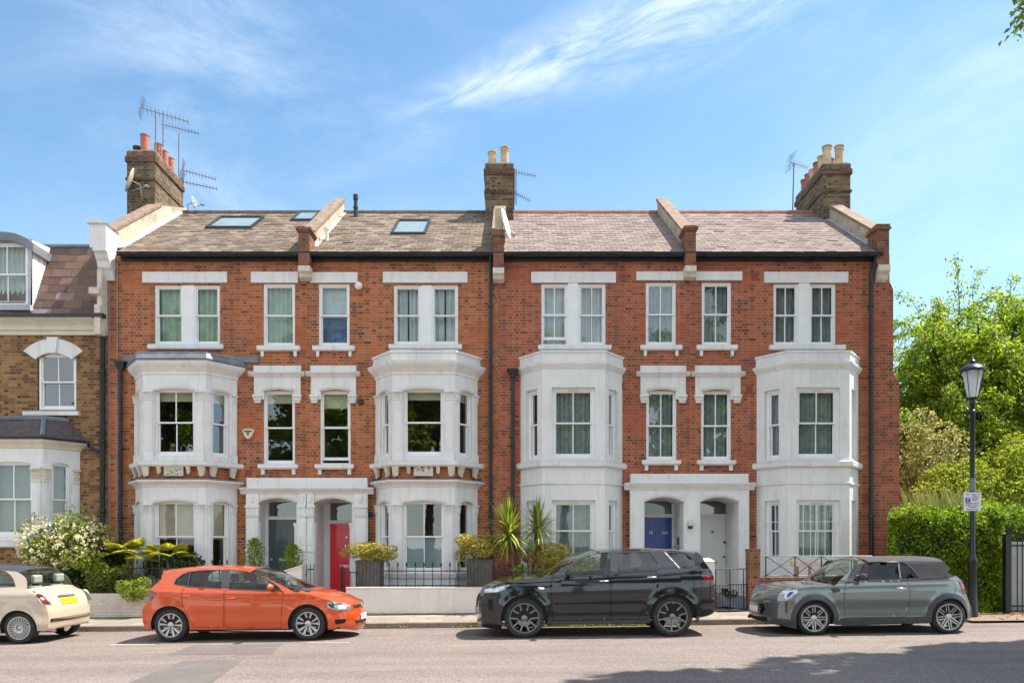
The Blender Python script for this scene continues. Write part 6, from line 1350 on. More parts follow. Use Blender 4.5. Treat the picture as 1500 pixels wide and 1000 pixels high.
def build_car(c, D):
    """D: dictionary of traced outlines in local metres"""
    R, A = c.R, c.arch; edge = D['edge']; cen = D['cen']      # whole silhouette from front bottom over the roof to the rear bottom
    body = M[D['paint']]
    # full side outline: silhouette + bottom with wheel arches
    bot = []
    zsill = D['sill']
    ws = sorted(c.wheels)
    def archpts(wxx):
        zf = zsill; a0 = math.asin(max(-1, min(1, (zf - R) / A))); return circ(wxx, R, A, a0, math.pi - a0, 30)     # right to left over the top
    bot = archpts(ws[1]) + [(x_, zsill) for x_ in ()] + archpts(ws[0])
    outline = list(edge) + bot       # edge goes left -> right (x rising), then back right -> left along the bottom
    holes = [inset(h, 0.0) for h in D['dlo']]
    doors = D['doors']
    allh = [inset(h, -0.001) for h in D['dlo']] + doors
    bm_ = c.panel(outline, allh)
    # transverse skins
    for seg in D['segs']:
        if seg[2] == 'body': c.strip(edge[seg[0]:seg[1] + 1], cen[seg[0]:seg[1] + 1], mb=bm_, p=seg[3] if len(seg) > 3 else 2.4)
    b = mb_local(bm_, 'body', body, c.root, smooth='a')
    for seg in D['segs']:
        if seg[2] != 'body':
            q = c.strip(edge[seg[0]:seg[1] + 1], cen[seg[0]:seg[1] + 1], p=seg[3] if len(seg) > 3 else 2.4); o = mb_local(q, seg[4], M[seg[2]], c.root, smooth='all')
    # doors
    for dpoly, handle in zip(doors, D['handles']):
        for sd in (-1, 1):
            q = c.panel(inset(dpoly, 0.007), (), 0.0, (sd,)); d = mb_local(q, 'door', body, c.root, smooth='all')
            if handle:
                hx, hz_ = handle; yo = c.y(hx, hz_)
                q = MB(); 
                q.tube([(hx - 0.095, sd * (yo - 0.005), hz_), (hx - 0.075, sd * (yo + 0.03), hz_ + 0.003), (hx + 0.075, sd * (yo + 0.03), hz_ + 0.003), (hx + 0.095, sd * (yo - 0.005), hz_)], [0.014, 0.015, 0.015, 0.014], 8)
                mb_local(q, 'handle', M[D.get('handle_m', D['paint'])], d, smooth='all', fix=True)
    # dark lining just under the skin, wheel houses, floor
    q = c.panel(inset(D['lining'], 0.0), (), -0.035, step=0.08) if 'lining' in D else MB()
    x0, x1 = edge[0][0] + 0.12, edge[-1][0] - 0.12
    q.box(x0 + 0.1, ws[0] - A * 0.95, -c.W + 0.2, c.W - 0.2, zsill - 0.02, 0.55) if ws[0] - A > x0 + 0.2 else None
    q.box(ws[0] + A * 0.95, ws[1] - A * 0.95, -c.W + 0.12, c.W - 0.12, zsill - 0.03, D['floor'])
    q.box(ws[1] + A * 0.95, x1 - 0.1, -c.W + 0.2, c.W - 0.2, zsill + 0.02, 0.55) if ws[1] + A < x1 - 0.2 else None
    for wxx in ws: q.box(wxx - A, wxx + A, -c.W + 0.28, c.W - 0.28, 0.30, 0.55)
    for wxx in ws:
        for sd in (-1, 1):
            cc = circ(wxx, R, A + 0.01, -0.1, math.pi + 0.1, 20); vs = [(p[0], sd * (c.W - 0.06), p[1]) for p in cc] + [(p[0], sd * (c.W - 0.36), p[1]) for p in cc]; n = len(cc)
            q.add(vs, [(i, i + 1, n + i + 1, n + i) for i in range(n - 1)] + [tuple(range(n, 2 * n))])
            # lip that turns the edge of the arch inward
            cc = circ(wxx, R, A, math.asin((zsill - R) / A), math.pi - math.asin((zsill - R) / A), 30); n = len(cc)
            vs = [(p[0], sd * (c.y(*p) - 0.001), p[1]) for p in cc] + [(wxx + (p[0] - wxx) * 1.0, sd * (c.y(*p) - 0.05), R + (p[1] - R) * 1.0) for p in cc]
            q.add(vs, [(i, i + 1, n + i + 1, n + i) for i in range(n - 1)])
    mb_local(q, 'underbody', M['under'], c.root)
    # black backing strips that put shadow into the door shut lines
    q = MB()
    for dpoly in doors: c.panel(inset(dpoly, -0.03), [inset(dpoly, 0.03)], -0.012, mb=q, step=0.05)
    if doors: mb_local(q, 'shut_line_shadow', M['under'], c.root)
    # glass
    for g, gm in zip(D['dlo'], D['dlo_m']):
        for sd in (-1, 1): mb_local(c.panel(inset(g, -0.004), (), -0.014, (sd,), 0.08), 'side_window', M[gm], c.root, smooth='all')
    if D.get('dlo_trim'):
        for g in D['dlo_trim']:
            for sd in (-1, 1): mb_local(c.panel(inset(g, -0.011), [inset(g, 0.004)], 0.002, (sd,), step=0.05), 'window_surround', M[D.get('trim_m', 'trimblack')], c.root)
    for poly, mm, nm, off in D.get('panels', []):
        for sd in (-1, 1): mb_local(c.panel(poly, (), off, (sd,)), nm, M[mm], c.root, smooth='all')
    # wheels
    for wxx in ws:
        for sd in (-1, 1): make_wheel(c, wxx, R, D['rim'], 0.21, D['design'], D['rim_m'], side=sd, spin=D.get('spin', 0.3) + wxx, back_m=D.get('rim_back', 'rim_black'))
    # interior
    for (sx, facing) in D['seats']:
        for yy2 in ((-0.36, 0.36) if sx != D['seats'][-1][0] or len(D['seats']) < 2 else D.get('rear3', (-0.40, 0.0, 0.40))):
            q = MB(); f = facing; hw = 0.24 if len(D['seats']) < 2 or sx != D['seats'][-1][0] else 0.2; zf = D.get('seatz', 0.5)
            q.box(sx - 0.25, sx + 0.25, yy2 - hw, yy2 + hw, zf - 0.15, zf)
            bx = sx - f * 0.25
            q.add([(bx - 0.06, yy2 - hw, zf), (bx + 0.06, yy2 - hw, zf), (bx + 0.06, yy2 + hw, zf), (bx - 0.06, yy2 + hw, zf), (bx - f * 0.14 - 0.05, yy2 - hw * 0.8, zf + 0.56), (bx - f * 0.14 + 0.05, yy2 - hw * 0.8, zf + 0.56), (bx - f * 0.14 + 0.05, yy2 + hw * 0.8, zf + 0.56), (bx - f * 0.14 - 0.05, yy2 + hw * 0.8, zf + 0.56)], [(0, 1, 5, 4), (1, 2, 6, 5), (2, 3, 7, 6), (3, 0, 4, 7), (4, 5, 6, 7)])
            q.box(bx - f * 0.17 - 0.045, bx - f * 0.17 + 0.045, yy2 - 0.13, yy2 + 0.13, zf + 0.60, zf + 0.76); mb_local(q, 'seat', M[D.get('seat_m', 'seat')], c.root, fix=True, bevel=0.03)
    q = MB(); dxx = D['dash']; q.box(min(dxx, dxx + 0.35 * D['dir']), max(dxx, dxx + 0.35 * D['dir']), -c.W + 0.2, c.W - 0.2, 0.6, D['dashz']); mb_local(q, 'dashboard', M['seat'], c.root, fix=True, bevel=0.03)
    q = MB(); th = [2 * math.pi * i / 20 for i in range(21)]; f = -D['dir']; q.tube([(dxx + f * 0.10 + 0.05 * math.sin(t) * f, 0.36 * D.get('drv', 1) + 0.18 * math.cos(t), D['dashz'] + 0.0 + 0.18 * math.sin(t)) for t in th], 0.014, 6, caps=False); mb_local(q, 'steering_wheel', M['trimblack'], c.root, smooth='all')
    # mirrors
    mx_, mz_ = D['mirror']
    for sd in (-1, 1):
        yb = c.y(mx_, mz_ - 0.04); q = MB(); g = D['dir']
        prof = [(0.0, 0.02), (0.03, 0.07), (0.075, 0.088), (0.10, 0.075), (0.11, 0.01)]
        rings = []; vs = []
        for dx, r in prof:
            for kk in range(12): t = 2 * math.pi * kk / 12; vs.append((mx_ + g * (0.05 - dx) , sd * (yb + 0.13 + r * 1.25 * math.cos(t)), mz_ + 0.035 + r * 0.82 * math.sin(t)))
        q.add(vs, [(i * 12 + kk, i * 12 + (kk + 1) % 12, (i + 1) * 12 + (kk + 1) % 12, (i + 1) * 12 + kk) for i in range(4) for kk in range(12)] + [tuple(range(48, 60))])
        mo = mb_local(q, 'door_mirror', M[D.get('mirror_m', D['paint'])], c.root, smooth='a', fix=True)
        q = MB(); q.box(mx_ - 0.03, mx_ + 0.02, min(sd * (yb - 0.02), sd * (yb + 0.07)), max(sd * (yb - 0.02), sd * (yb + 0.07)), mz_ - 0.035, mz_ + 0.0); mb_local(q, 'mirror_arm', M['trimblack'], mo, fix=True, bevel=0.008)
    return b
def endpanel(c, D, rng_, ypoly, m, name, off, step=0.03, front=True):
    """panel laid on the nose or tail: polygon in (y,z) projected on the transverse skin"""
    E, Cn = D['edge'][rng_[0]:rng_[1] + 1], D['cen'][rng_[0]:rng_[1] + 1]; p = rng_[2]
    V, F = cdt(ypoly, (), step)
    def X(y, z):
        best = None
        # walk along the profile for the z at this y
        vals = []
        for e, cc in zip(E, Cn):
            W = c.y(*e); t = min(1.0, abs(y) / W); q = t ** p; vals.append((cc[1] + (e[1] - cc[1]) * q, cc[0] + (e[0] - cc[0]) * q))
        vals.sort(); return float(np.interp(z, [v[0] for v in vals], [v[1] for v in vals]))
    s = -1 if front else 1
    mb = MB(); mb.add([(X(y, z) + s * off, y, z) for y, z in V], [f for f in F]); return mb_local(mb, name, M[m], c.root, smooth='all')

def cline(edge, fn):
    return [fn(i, e) for i, e in enumerate(edge)]
def offs(cen, tab):
    """edge line = centre line + offsets interpolated over the point index"""
    ks = sorted(tab); return [(c[0] + float(np.interp(i, ks, [tab[k][0] for k in ks])), c[1] + float(np.interp(i, ks, [tab[k][1] for k in ks]))) for i, c in enumerate(cen)]
def lines(c, tr, o, tab, near, bulge=0.05, dyc=0.0):
    """trace -> centre line and edge line; indices in `near` are silhouettes made by the near corner"""
    cen = []; edge = []; ks = sorted(tab)
    for i, (a, b) in enumerate(tr):
        dx, dz = (float(np.interp(i, ks, [tab[k][j] for k in ks])) for j in (0, 1))
        w = near(i)
        pc = c.ptc(a, b, *o, dyc); pn = c.pt(a, b, *o)
        ce = (pc[0] * (1 - w) + (pn[0] - dx) * w, pc[1] * (1 - w) + (pn[1] - dz) * w); ed = ((pc[0] + dx) * (1 - w) + pn[0] * w, (pc[1] + dz) * (1 - w) + pn[1] * w)
        cen.append(ce); edge.append(ed)
    return cen, edge
def finer(cen, edge, segs, n=3):
    ce = rescurve(cen, n); ed = rescurve(edge, n)
    return ce, ed, [(a * n, b * n) + tuple(r) for a, b, *r in segs]
def ring(c, wxx, r0, r1, zmin, n=30):
    a = math.asin((zmin - c.R) / r1) if abs((zmin - c.R) / r1) < 1 else -0.3; b = math.asin(max(-1, (zmin - c.R) / r0))
    return circ(wxx, c.R, r1, a, math.pi - a, n) + circ(wxx, c.R, r0, math.pi - b, b, n)
M['paint_orange'] = paint('orange_car_paint', (0.62, 0.078, 0.008), 0.3, 0.25, 1.0)
M['paint_black'] = paint('black_car_paint', (0.010, 0.011, 0.014), 0.15, 0.3, 1.0)
M['paint_grey'] = paint('grey_green_car_paint', (0.20, 0.215, 0.21), 0.26, 0.7, 1.0)
M['paint_cream'] = paint('cream_car_paint', (0.56, 0.44, 0.325), 0.3, 0.05, 1.0)

# ---- black SUV
c = Car('parked_car', 'glossy black SUV parked with its nose to the left, in front of the yuccas', 768.5, 14.13 + 0.95, 0.95, -0.92, 3.70, lambda x: 1.10 + 0.066 * max(0, min(3.2, x)), wheels=[0.0, 2.745], R=0.372, arch=0.435, Lf=0.85, rf=0.30, rr=0.26, Lr=0.7, zr=1.70, tumble=0.34, flare=0.02, crease=(1.0, 0.02, 0.012))
o = (680, 760, 3.75); tr = [(205, 578), (120, 574), (80, 564), (68, 540), (66, 500), (68, 455), (74, 420), (88, 396), (102, 374), (118, 353), (150, 337), (200, 321), (270, 309), (340, 303), (415, 299), (470, 266), (530, 231), (590, 200), (650, 177), (700, 164), (780, 156), (900, 153), (1020, 155), (1120, 160), (1220, 170), (1272, 182), (1292, 200), (1320, 232), (1350, 274), (1366, 300), (1374, 350), (1378, 400), (1380, 445), (1378, 490), (1368, 515), (1330, 532), (1275, 543)]
cen, edge = lines(c, tr, o, {0: (0.0, 0), 1: (0.05, 0), 3: (0.13, 0), 8: (0.15, -0.01), 9: (0.12, -0.035), 13: (0.02, -0.055), 14: (0.10, -0.05), 18: (0.06, -0.06), 20: (0, -0.075), 24: (-0.02, -0.075), 25: (-0.05, -0.05), 29: (-0.08, -0.01), 34: (-0.09, 0), 36: (0.0, 0)}, lambda i: 1.0 if i >= 27 else 0.6 if i > 24 else 0.0)
edge[0] = (-0.43, edge[0][1]); edge[-1] = (2.745 + 0.43, edge[-1][1])
cen[0] = (-0.43, cen[0][1]); cen[-1] = (2.745 + 0.43, cen[-1][1])
segs = [(0, 14, 'body'), (14, 19, 'screen_glass', 2.2, 'windscreen'), (19, 25, 'body', 3.0), (25, 26, 'body'), (26, 29, 'car_glass_dark', 2.6, 'rear_screen'), (29, 36, 'body', 2.8)]
cen, edge, segs = finer(cen, edge, segs)
P = lambda pts: c.conv(pts, *o)
f1 = P([(604, 311), (562, 296), (572, 276), (600, 250), (650, 217), (700, 195), (760, 185), (804, 183), (804, 301)]); f2 = P([(845, 183), (1016, 180), (1040, 208), (1066, 242), (1062, 262), (1048, 280), (845, 296)]); f3 = P([(1108, 182), (1212, 184), (1262, 220), (1308, 263), (1240, 267), (1184, 268)])
D = dict(edge=edge, cen=cen, segs=segs, paint='paint_black', sill=0.27, floor=0.55, dlo=[f1, f2, f3], dlo_m=['car_glass', 'car_glass_dark', 'car_glass_dark'], dlo_trim=[f1, f2, f3], trim_m='trimblack',
    doors=[P([(480, 330), (476, 400), (490, 556), (801, 552), (801, 306), (604, 316), (500, 322)]), P([(808, 306), (808, 552), (958, 549), (975, 500), (1005, 452), (1038, 420), (1062, 392), (1072, 340), (1060, 285), (1050, 286), (845, 301)])], handles=[P([(768, 340)])[0], P([(1030, 318)])[0]],
    rim=0.272, design='five_y', rim_m='rim_grey', spin=0.95, seats=[(1.35, -1), (2.35, -1)], dash=0.62, dashz=1.10, dir=-1, mirror=P([(566, 306)])[0], mirror_m='paint_black', seatz=0.68, handle_m='chrome',
    lining=P([(150, 400), (150, 540), (215, 560), (450, 560), (1000, 545), (1270, 530), (1355, 500), (1355, 320), (1300, 290), (1050, 300), (600, 325), (300, 330)]),
    panels=[(P([(804, 184), (845, 184), (845, 297), (804, 300)]), 'trimblack', 'pillar_trim', 0.001),
            (P([(108, 404), (112, 386), (160, 373), (252, 359), (232, 380), (185, 398), (135, 405)]), 'lamp_clear', 'headlight', 0.004), (P([(165, 382), (232, 364), (215, 378), (180, 392)]), 'lamp_white', 'headlight_lens', 0.006),
            (P([(1300, 304), (1358, 310), (1360, 345), (1338, 340), (1314, 324)]), 'red_lamp', 'tail_lamp', 0.004), (P([(1362, 428), (1374, 428), (1373, 440), (1362, 440)]), 'red_lamp', 'reflector', 0.004),
            (P([(405, 371), (440, 374), (438, 386), (412, 383)]), 'chrome', 'wing_vent', 0.003), (P([(1100, 182), (1106, 181), (1188, 268), (1181, 269)]), 'chrome', 'pillar_badge', 0.003),
            (P([(75, 440), (92, 436), (104, 500), (84, 505)]), 'trimblack', 'bumper_vent', 0.003), (P([(130, 440), (155, 436), (160, 500), (135, 500)]), 'under', 'bumper_vent', 0.003),
            (P([(470, 566), (490, 560), (1000, 550), (1015, 560), (1000, 570), (490, 580)]), 'clad', 'sill_trim', 0.006),
            (ring(c, 0, 0.436, 0.485, 0.26), 'trimblack', 'arch_trim', 0.010), (ring(c, 2.745, 0.436, 0.485, 0.26), 'trimblack', 'arch_trim', 0.010)])
build_car(c, D)
endpanel(c, D, (9, 24, 2.4), [(-0.45, 0.55), (0.45, 0.55), (0.5, 0.80), (-0.5, 0.80)], 'under', 'grille', 0.004)
endpanel(c, D, (9, 24, 2.4), [(-0.26, 0.42), (0.26, 0.42), (0.26, 0.53), (-0.26, 0.53)], 'plate_white', 'number_plate', 0.012)
endpanel(c, D, (87, 105, 2.8), [(-0.26, 0.80), (0.26, 0.80), (0.26, 0.91), (-0.26, 0.91)], 'plate_yellow', 'number_plate', 0.01, front=False)
q = MB(); zt = c.ptc(1160, 152, *o); q.add([(zt[0] - 0.12, -0.02, zt[1] - 0.02), (zt[0] + 0.1, -0.02, zt[1] - 0.02), (zt[0] + 0.1, 0.02, zt[1] - 0.02), (zt[0] - 0.12, 0.02, zt[1] - 0.02), (zt[0] + 0.08, 0, zt[1] + 0.05)], [(0, 1, 4), (1, 2, 4), (2, 3, 4), (3, 0, 4)]); mb_local(q, 'aerial_fin', M['paint_black'], c.root, fix=True)
CAR_SUV = c

# ---- orange hatchback
c = Car('parked_car', 'bright orange five door hatchback parked facing right in front of the grey and red doors', 249.4, 14.12 + 0.875, 0.875, -0.66, 3.42, lambda x: 1.00 - 0.02 * x, wheels=[0.0, 2.545], R=0.312, arch=0.365, Lf=0.6, rf=0.24, rr=0.42, Lr=0.95, zr=1.43, tumble=0.40, flare=0.018, crease=(0.875, -0.06, 0.018), pow=2.6)
o = (180, 700, 3.847); tr = [(170, 855), (148, 856), (128, 846), (113, 810), (107, 768), (111, 735), (126, 712), (138, 688), (140, 655), (150, 626), (178, 602), (215, 568), (248, 540), (266, 521), (300, 511), (400, 498), (500, 491), (620, 489), (720, 494), (790, 503), (860, 521), (950, 558), (1030, 594), (1080, 614), (1150, 626), (1220, 645), (1280, 666), (1325, 690), (1343, 710), (1350, 735), (1358, 760), (1361, 800), (1357, 828), (1335, 850), (1260, 866), (1150, 876)]
cen, edge = lines(c, tr, o, {0: (0.0, 0), 1: (0.02, 0), 3: (0.07, 0), 9: (0.07, 0), 10: (0.08, -0.02), 13: (0.08, -0.04), 16: (0, -0.075), 19: (-0.02, -0.075), 22: (-0.09, -0.06), 23: (-0.12, -0.05), 26: (-0.12, -0.05), 28: (-0.26, -0.03), 29: (-0.30, 0), 33: (-0.30, 0), 34: (-0.25, 0.0), 35: (0, 0)}, lambda i: 1.0 if i <= 11 else 0.6 if i < 14 else 0.0)
edge[0] = cen[0] = (-0.36, edge[0][1]); edge[-1] = cen[-1] = (2.545 + 0.36, 0.20)
cen[-2] = (cen[-2][0], 0.19); edge[-2] = (edge[-1][0] + 0.10, 0.20); edge[-3] = (edge[-2][0] + 0.08, 0.25)
segs = [(0, 10, 'body', 3.0), (10, 13, 'car_glass_dark', 2.6, 'rear_screen'), (13, 19, 'body', 3.0), (19, 23, 'screen_glass', 2.2, 'windscreen'), (23, 35, 'body', 2.6)]
cen, edge, segs = finer(cen, edge, segs)
P = lambda pts: c.conv(pts, *o)
f0 = P([(290, 592), (302, 568), (338, 542), (378, 527), (364, 606), (340, 604), (305, 600)]); f1 = P([(368, 608), (385, 527), (450, 520), (556, 516), (556, 618)]); f2 = P([(600, 622), (600, 516), (680, 521), (755, 542), (825, 577), (868, 606), (892, 632), (780, 630)])
D = dict(edge=edge, cen=cen, segs=segs, paint='paint_orange', sill=0.225, floor=0.5, dlo=[f0, f1, f2], dlo_m=['car_glass'] * 3, dlo_trim=[f0, f1, f2], trim_m='trimblack',
    doors=[P([(346, 613), (326, 650), (338, 723), (372, 779), (395, 829), (412, 838), (570, 842), (573, 626), (368, 613)]), P([(579, 627), (577, 842), (893, 845), (900, 690), (907, 650), (892, 637), (780, 635)])], handles=[P([(352, 664)])[0], P([(605, 678)])[0]],
    rim=0.215, design='five_split', rim_m='rim_silver', spin=1.5, seats=[(1.45, 1), (0.55, 1)], dash=2.2, dashz=0.93, dir=1, drv=-1, mirror=P([(850, 622)])[0], seatz=0.48,
    lining=P([(150, 700), (150, 830), (230, 835), (400, 848), (900, 850), (1140, 845), (1180, 820), (1180, 740), (1130, 700), (900, 650), (600, 635), (350, 625), (200, 640)]),
    panels=[(P([(556, 516), (600, 516), (600, 622), (556, 618)]), 'trimblack', 'pillar_trim', 0.001),
            (P([(140, 648), (150, 632), (190, 640), (178, 664), (160, 690), (141, 692)]), 'dark_red_lamp', 'tail_lamp', 0.005),
            (P([(1140, 708), (1165, 693), (1225, 700), (1280, 712), (1284, 742), (1205, 744), (1168, 734)]), 'lamp_clear', 'headlight', 0.005), (P([(1150, 706), (1185, 700), (1192, 728), (1172, 730)]), 'trimblack', 'headlight_lens', 0.008), (P([(1210, 712), (1262, 716), (1258, 736), (1212, 737)]), 'lamp_white', 'headlight_lens', 0.008),
            (P([(1195, 795), (1262, 792), (1250, 815), (1198, 822)]), 'under', 'fog_lamp_recess', 0.004),
            (P([(895, 636), (912, 636), (905, 645), (880, 634)]), 'trimblack', 'mirror_base', 0.002),
            (P([(372, 852), (560, 858), (900, 862), (920, 860), (918, 868), (372, 862)]), 'under', 'sill_trim', 0.004)])
build_car(c, D)
endpanel(c, D, (81, 102, 2.6), [(-0.42, 0.565), (0.42, 0.565), (0.45, 0.625), (-0.45, 0.625)], 'under', 'grille', 0.006, front=False)
endpanel(c, D, (81, 102, 2.6), [(-0.43, 0.59), (-0.08, 0.59), (-0.08, 0.598), (-0.43, 0.598)], 'chrome', 'grille_strip', 0.010, front=False)
endpanel(c, D, (81, 102, 2.6), [(-0.26, 0.335), (0.26, 0.335), (0.26, 0.445), (-0.26, 0.445)], 'plate_white', 'number_plate', 0.016, front=False)
endpanel(c, D, (81, 102, 2.6), [(-0.42, 0.27), (0.42, 0.27), (0.46, 0.33), (-0.46, 0.33)], 'under', 'lower_grille', 0.006, front=False)
endpanel(c, D, (81, 102, 2.6), [(-0.52, 0.225), (0.52, 0.225), (0.52, 0.238), (-0.52, 0.238)], 'alu', 'splitter_strip', 0.012, front=False)
q = MB(); X_ = c.ptc(1348, 727, *o); q.lathe((X_[0] - 0.01, 0, 0.60), [(0.065, 0.0), (0.065, 0.03), (0.052, 0.034)], 24, 'x', caps=False); q.lathe((X_[0] - 0.01, 0, 0.60), [(0.05, 0.02), (0.001, 0.021)], 24, 'x', caps=False); mb_local(q, 'badge', M['chrome'], c.root, smooth='a')
CAR_HATCH = c

# ---- grey convertible
c = Car('parked_car', 'small grey convertible with its brown fabric roof up, beside the hedge and street lamp', 1193.5, 14.11 + 0.863, 0.863, -0.86, 3.02, lambda x: 0.985 + 0.012 * x, wheels=[0.0, 2.495], R=0.311, arch=0.345, Lf=0.62, rf=0.42, rr=0.30, Lr=0.6, zr=1.41, tumble=0.34, flare=0.028, pow=2.4)
o = (1060, 720, 3.409); tr = [(350, 664), (270, 660), (200, 648), (160, 638), (150, 622), (151, 590), (152, 552), (157, 528), (170, 509), (198, 485), (240, 465), (300, 451), (380, 446), (430, 445), (468, 416), (508, 386), (550, 359), (590, 338), (640, 329), (740, 322), (850, 319), (950, 320), (1008, 325), (1042, 338), (1080, 367), (1118, 399), (1140, 415), (1168, 424), (1186, 442), (1200, 468), (1210, 508), (1224, 542), (1236, 578), (1240, 608), (1232, 630), (1212, 642)]
cen, edge = lines(c, tr, o, {0: (0.0, 0), 1: (0.06, 0), 3: (0.20, 0), 8: (0.24, -0.02), 9: (0.22, -0.05), 11: (0.08, -0.06), 13: (0.12, -0.05), 17: (0.08, -0.06), 19: (0, -0.085), 22: (-0.04, -0.085), 24: (-0.06, -0.05), 27: (-0.06, -0.02), 33: (-0.10, 0), 34: (-0.08, 0), 35: (0, 0)}, lambda i: 1.0 if i >= 25 else 0.5 if i > 22 else 0.0)
edge[0] = cen[0] = (-0.34, 0.20); edge[-1] = cen[-1] = (2.495 + 0.34, 0.22)
segs = [(0, 13, 'body', 2.4), (13, 18, 'screen_glass', 2.2, 'windscreen'), (18, 27, 'softtop', 3.0, 'soft_top'), (27, 35, 'body', 2.6)]
cen, edge, segs = finer(cen, edge, segs)
P = lambda pts: c.conv(pts, *o)
f1 = P([(642, 444), (668, 408), (692, 366), (706, 353), (780, 350), (868, 351), (880, 436), (760, 441)]); f2 = P([(888, 435), (877, 352), (905, 358), (932, 376), (958, 402), (980, 430)])
topedge = [e for e in edge[54:80]]
st_poly = topedge + P([(1150, 427), (1060, 430), (986, 432), (962, 400), (934, 372), (906, 354), (870, 346), (700, 347)])
D = dict(edge=edge, cen=cen, segs=segs, paint='paint_grey', sill=0.225, floor=0.5, dlo=[f1, f2], dlo_m=['car_glass'] * 2,
    doors=[P([(606, 462), (600, 520), (606, 628), (910, 626), (926, 560), (932, 505), (926, 470), (912, 443), (880, 441), (760, 446), (640, 450)])], handles=[P([(885, 481)])[0]], handle_m='chrome',
    rim=0.235, design='double_thin', rim_m='rim_silver', spin=0.0, seats=[(1.30, -1), (2.0, -1)], dash=0.45, dashz=0.93, dir=-1, mirror=P([(672, 432)])[0], mirror_m='clad', seatz=0.46,
    lining=P([(290, 540), (290, 625), (380, 640), (600, 640), (1000, 630), (1190, 610), (1200, 560), (1190, 500), (1100, 450), (800, 456), (600, 462), (350, 500)]),
    panels=[(st_poly, 'softtop', 'soft_top_side', 0.006), (P([(437, 446), (600, 452), (640, 446), (668, 406), (694, 362), (690, 346), (640, 340)]), 'trimblack', 'pillar_trim', 0.003) if False else (P([(610, 448), (642, 446), (668, 408), (692, 366), (704, 352), (690, 346), (664, 352), (636, 396)]), 'clad', 'pillar_trim', 0.003),
            (P([(268, 545), (268, 522), (292, 494), (330, 479), (368, 480), (368, 503), (346, 528), (312, 543)]), 'lamp_clear', 'headlight', 0.012), (P([(300, 530), (302, 512), (322, 494), (352, 487), (356, 500), (338, 522), (314, 534)]), 'lamp_white', 'headlight_lens', 0.020), (P([(312, 526), (314, 512), (328, 499), (345, 495), (346, 502), (332, 518), (318, 526)]), 'sign_blue', 'headlight_lens', 0.024),
            (P([(1172, 442), (1186, 446), (1200, 476), (1207, 508), (1198, 508), (1186, 478)]), 'red_lamp', 'tail_lamp', 0.008),
            (P([(534, 482), (560, 477), (582, 482), (578, 500), (545, 504)]), 'clad', 'side_badge', 0.003), (P([(306, 548), (320, 546), (318, 604), (308, 606)]), 'clad', 'bumper_vent', 0.003),
            (P([(605, 449), (760, 444), (980, 435), (1150, 428), (1150, 431), (980, 439), (760, 448), (605, 453)]), 'chrome', 'belt_strip', 0.004),
            (P([(552, 664), (590, 632), (700, 629), (915, 627), (1010, 622), (1030, 650), (1020, 656), (800, 662)]), 'clad', 'sill_trim', 0.007),
            (P([(200, 646), (250, 628), (345, 640), (352, 664), (280, 662), (215, 656)]), 'clad', 'bumper_trim', 0.006),
            (ring(c, 0, 0.346, 0.44, 0.21), 'clad', 'arch_trim', 0.010), (ring(c, 2.495, 0.346, 0.44, 0.21), 'clad', 'arch_trim', 0.010)])
build_car(c, D)
hexo = [(-0.44, 0.33), (0.44, 0.33), (0.52, 0.46), (0.46, 0.60), (-0.46, 0.60), (-0.52, 0.46)]
endpanel(c, D, (6, 33, 2.4), hexo, 'alu', 'grille_surround', 0.010); endpanel(c, D, (6, 33, 2.4), inset(hexo, 0.035), 'trimblack', 'grille', 0.016)
endpanel(c, D, (6, 33, 2.4), [(-0.52, 0.235), (0.52, 0.235), (0.50, 0.31), (-0.50, 0.31)], 'under', 'lower_grille', 0.008)
endpanel(c, D, (6, 33, 2.4), [(-0.26, 0.40), (0.26, 0.40), (0.26, 0.51), (-0.26, 0.51)], 'plate_white', 'number_plate', 0.026)
CAR_CONV = c

# ---- cream city car at the left edge (its nose is outside the picture)
c = Car('parked_car', 'cream bubble shaped city car cut by the left edge, its yellow rear number plate showing', 27.5, 14.92, 0.81, -2.87, 0.585, lambda x: 0.99, wheels=[-2.30, 0.0], R=0.292, arch=0.335, Lf=0.62, rf=0.40, rr=0.22, Lr=0.45, zr=1.45, tumble=0.36, flare=0.022, pow=2.6)
o = (0, 820, 7.693)
front = [(-2.63, 0.20), (-2.74, 0.22), (-2.85, 0.30), (-2.87, 0.48), (-2.84, 0.64), (-2.74, 0.78), (-2.50, 0.92), (-2.15, 1.02), (-1.98, 1.06), (-1.78, 1.20), (-1.55, 1.35), (-1.35, 1.43), (-1.15, 1.46)]
tr = [(0, 52), (150, 53), (300, 59), (430, 68), (545, 88), (640, 165), (752, 272), (800, 305), (850, 340), (890, 385), (920, 430), (942, 480), (958, 530), (964, 600), (955, 670), (925, 725), (880, 742)]
cen = front + [c.ptc(a, b, *o, 0.45 if i > 5 else 0.2) for i, (a, b) in enumerate(tr)]
nf = len(front)
edge = offs(cen, {0: (0, 0), 2: (0.14, 0), 5: (0.2, -0.02), 8: (0.10, -0.05), 11: (0.08, -0.07), 14: (0, -0.07), nf + 3: (-0.03, -0.07), nf + 4: (-0.06, -0.06), nf + 6: (-0.04, -0.03), nf + 9: (-0.05, 0), nf + 16: (-0.04, 0)})
edge[0] = cen[0]; edge[-1] = cen[-1] = (0.335, 0.24); edge[-2] = (0.46, 0.235); cen[-2] = (0.50, 0.25)
segs = [(0, 8, 'body', 2.4), (8, 11, 'screen_glass', 2.2, 'windscreen'), (11, nf + 4, 'navy', 3.2, 'soft_top'), (nf + 4, nf + 6, 'screen_glass', 3.4, 'rear_screen'), (nf + 6, nf + 16, 'body', 3.2)]
cen, edge, segs = finer(cen, edge, segs)
P = lambda pts: c.conv(pts, *o)
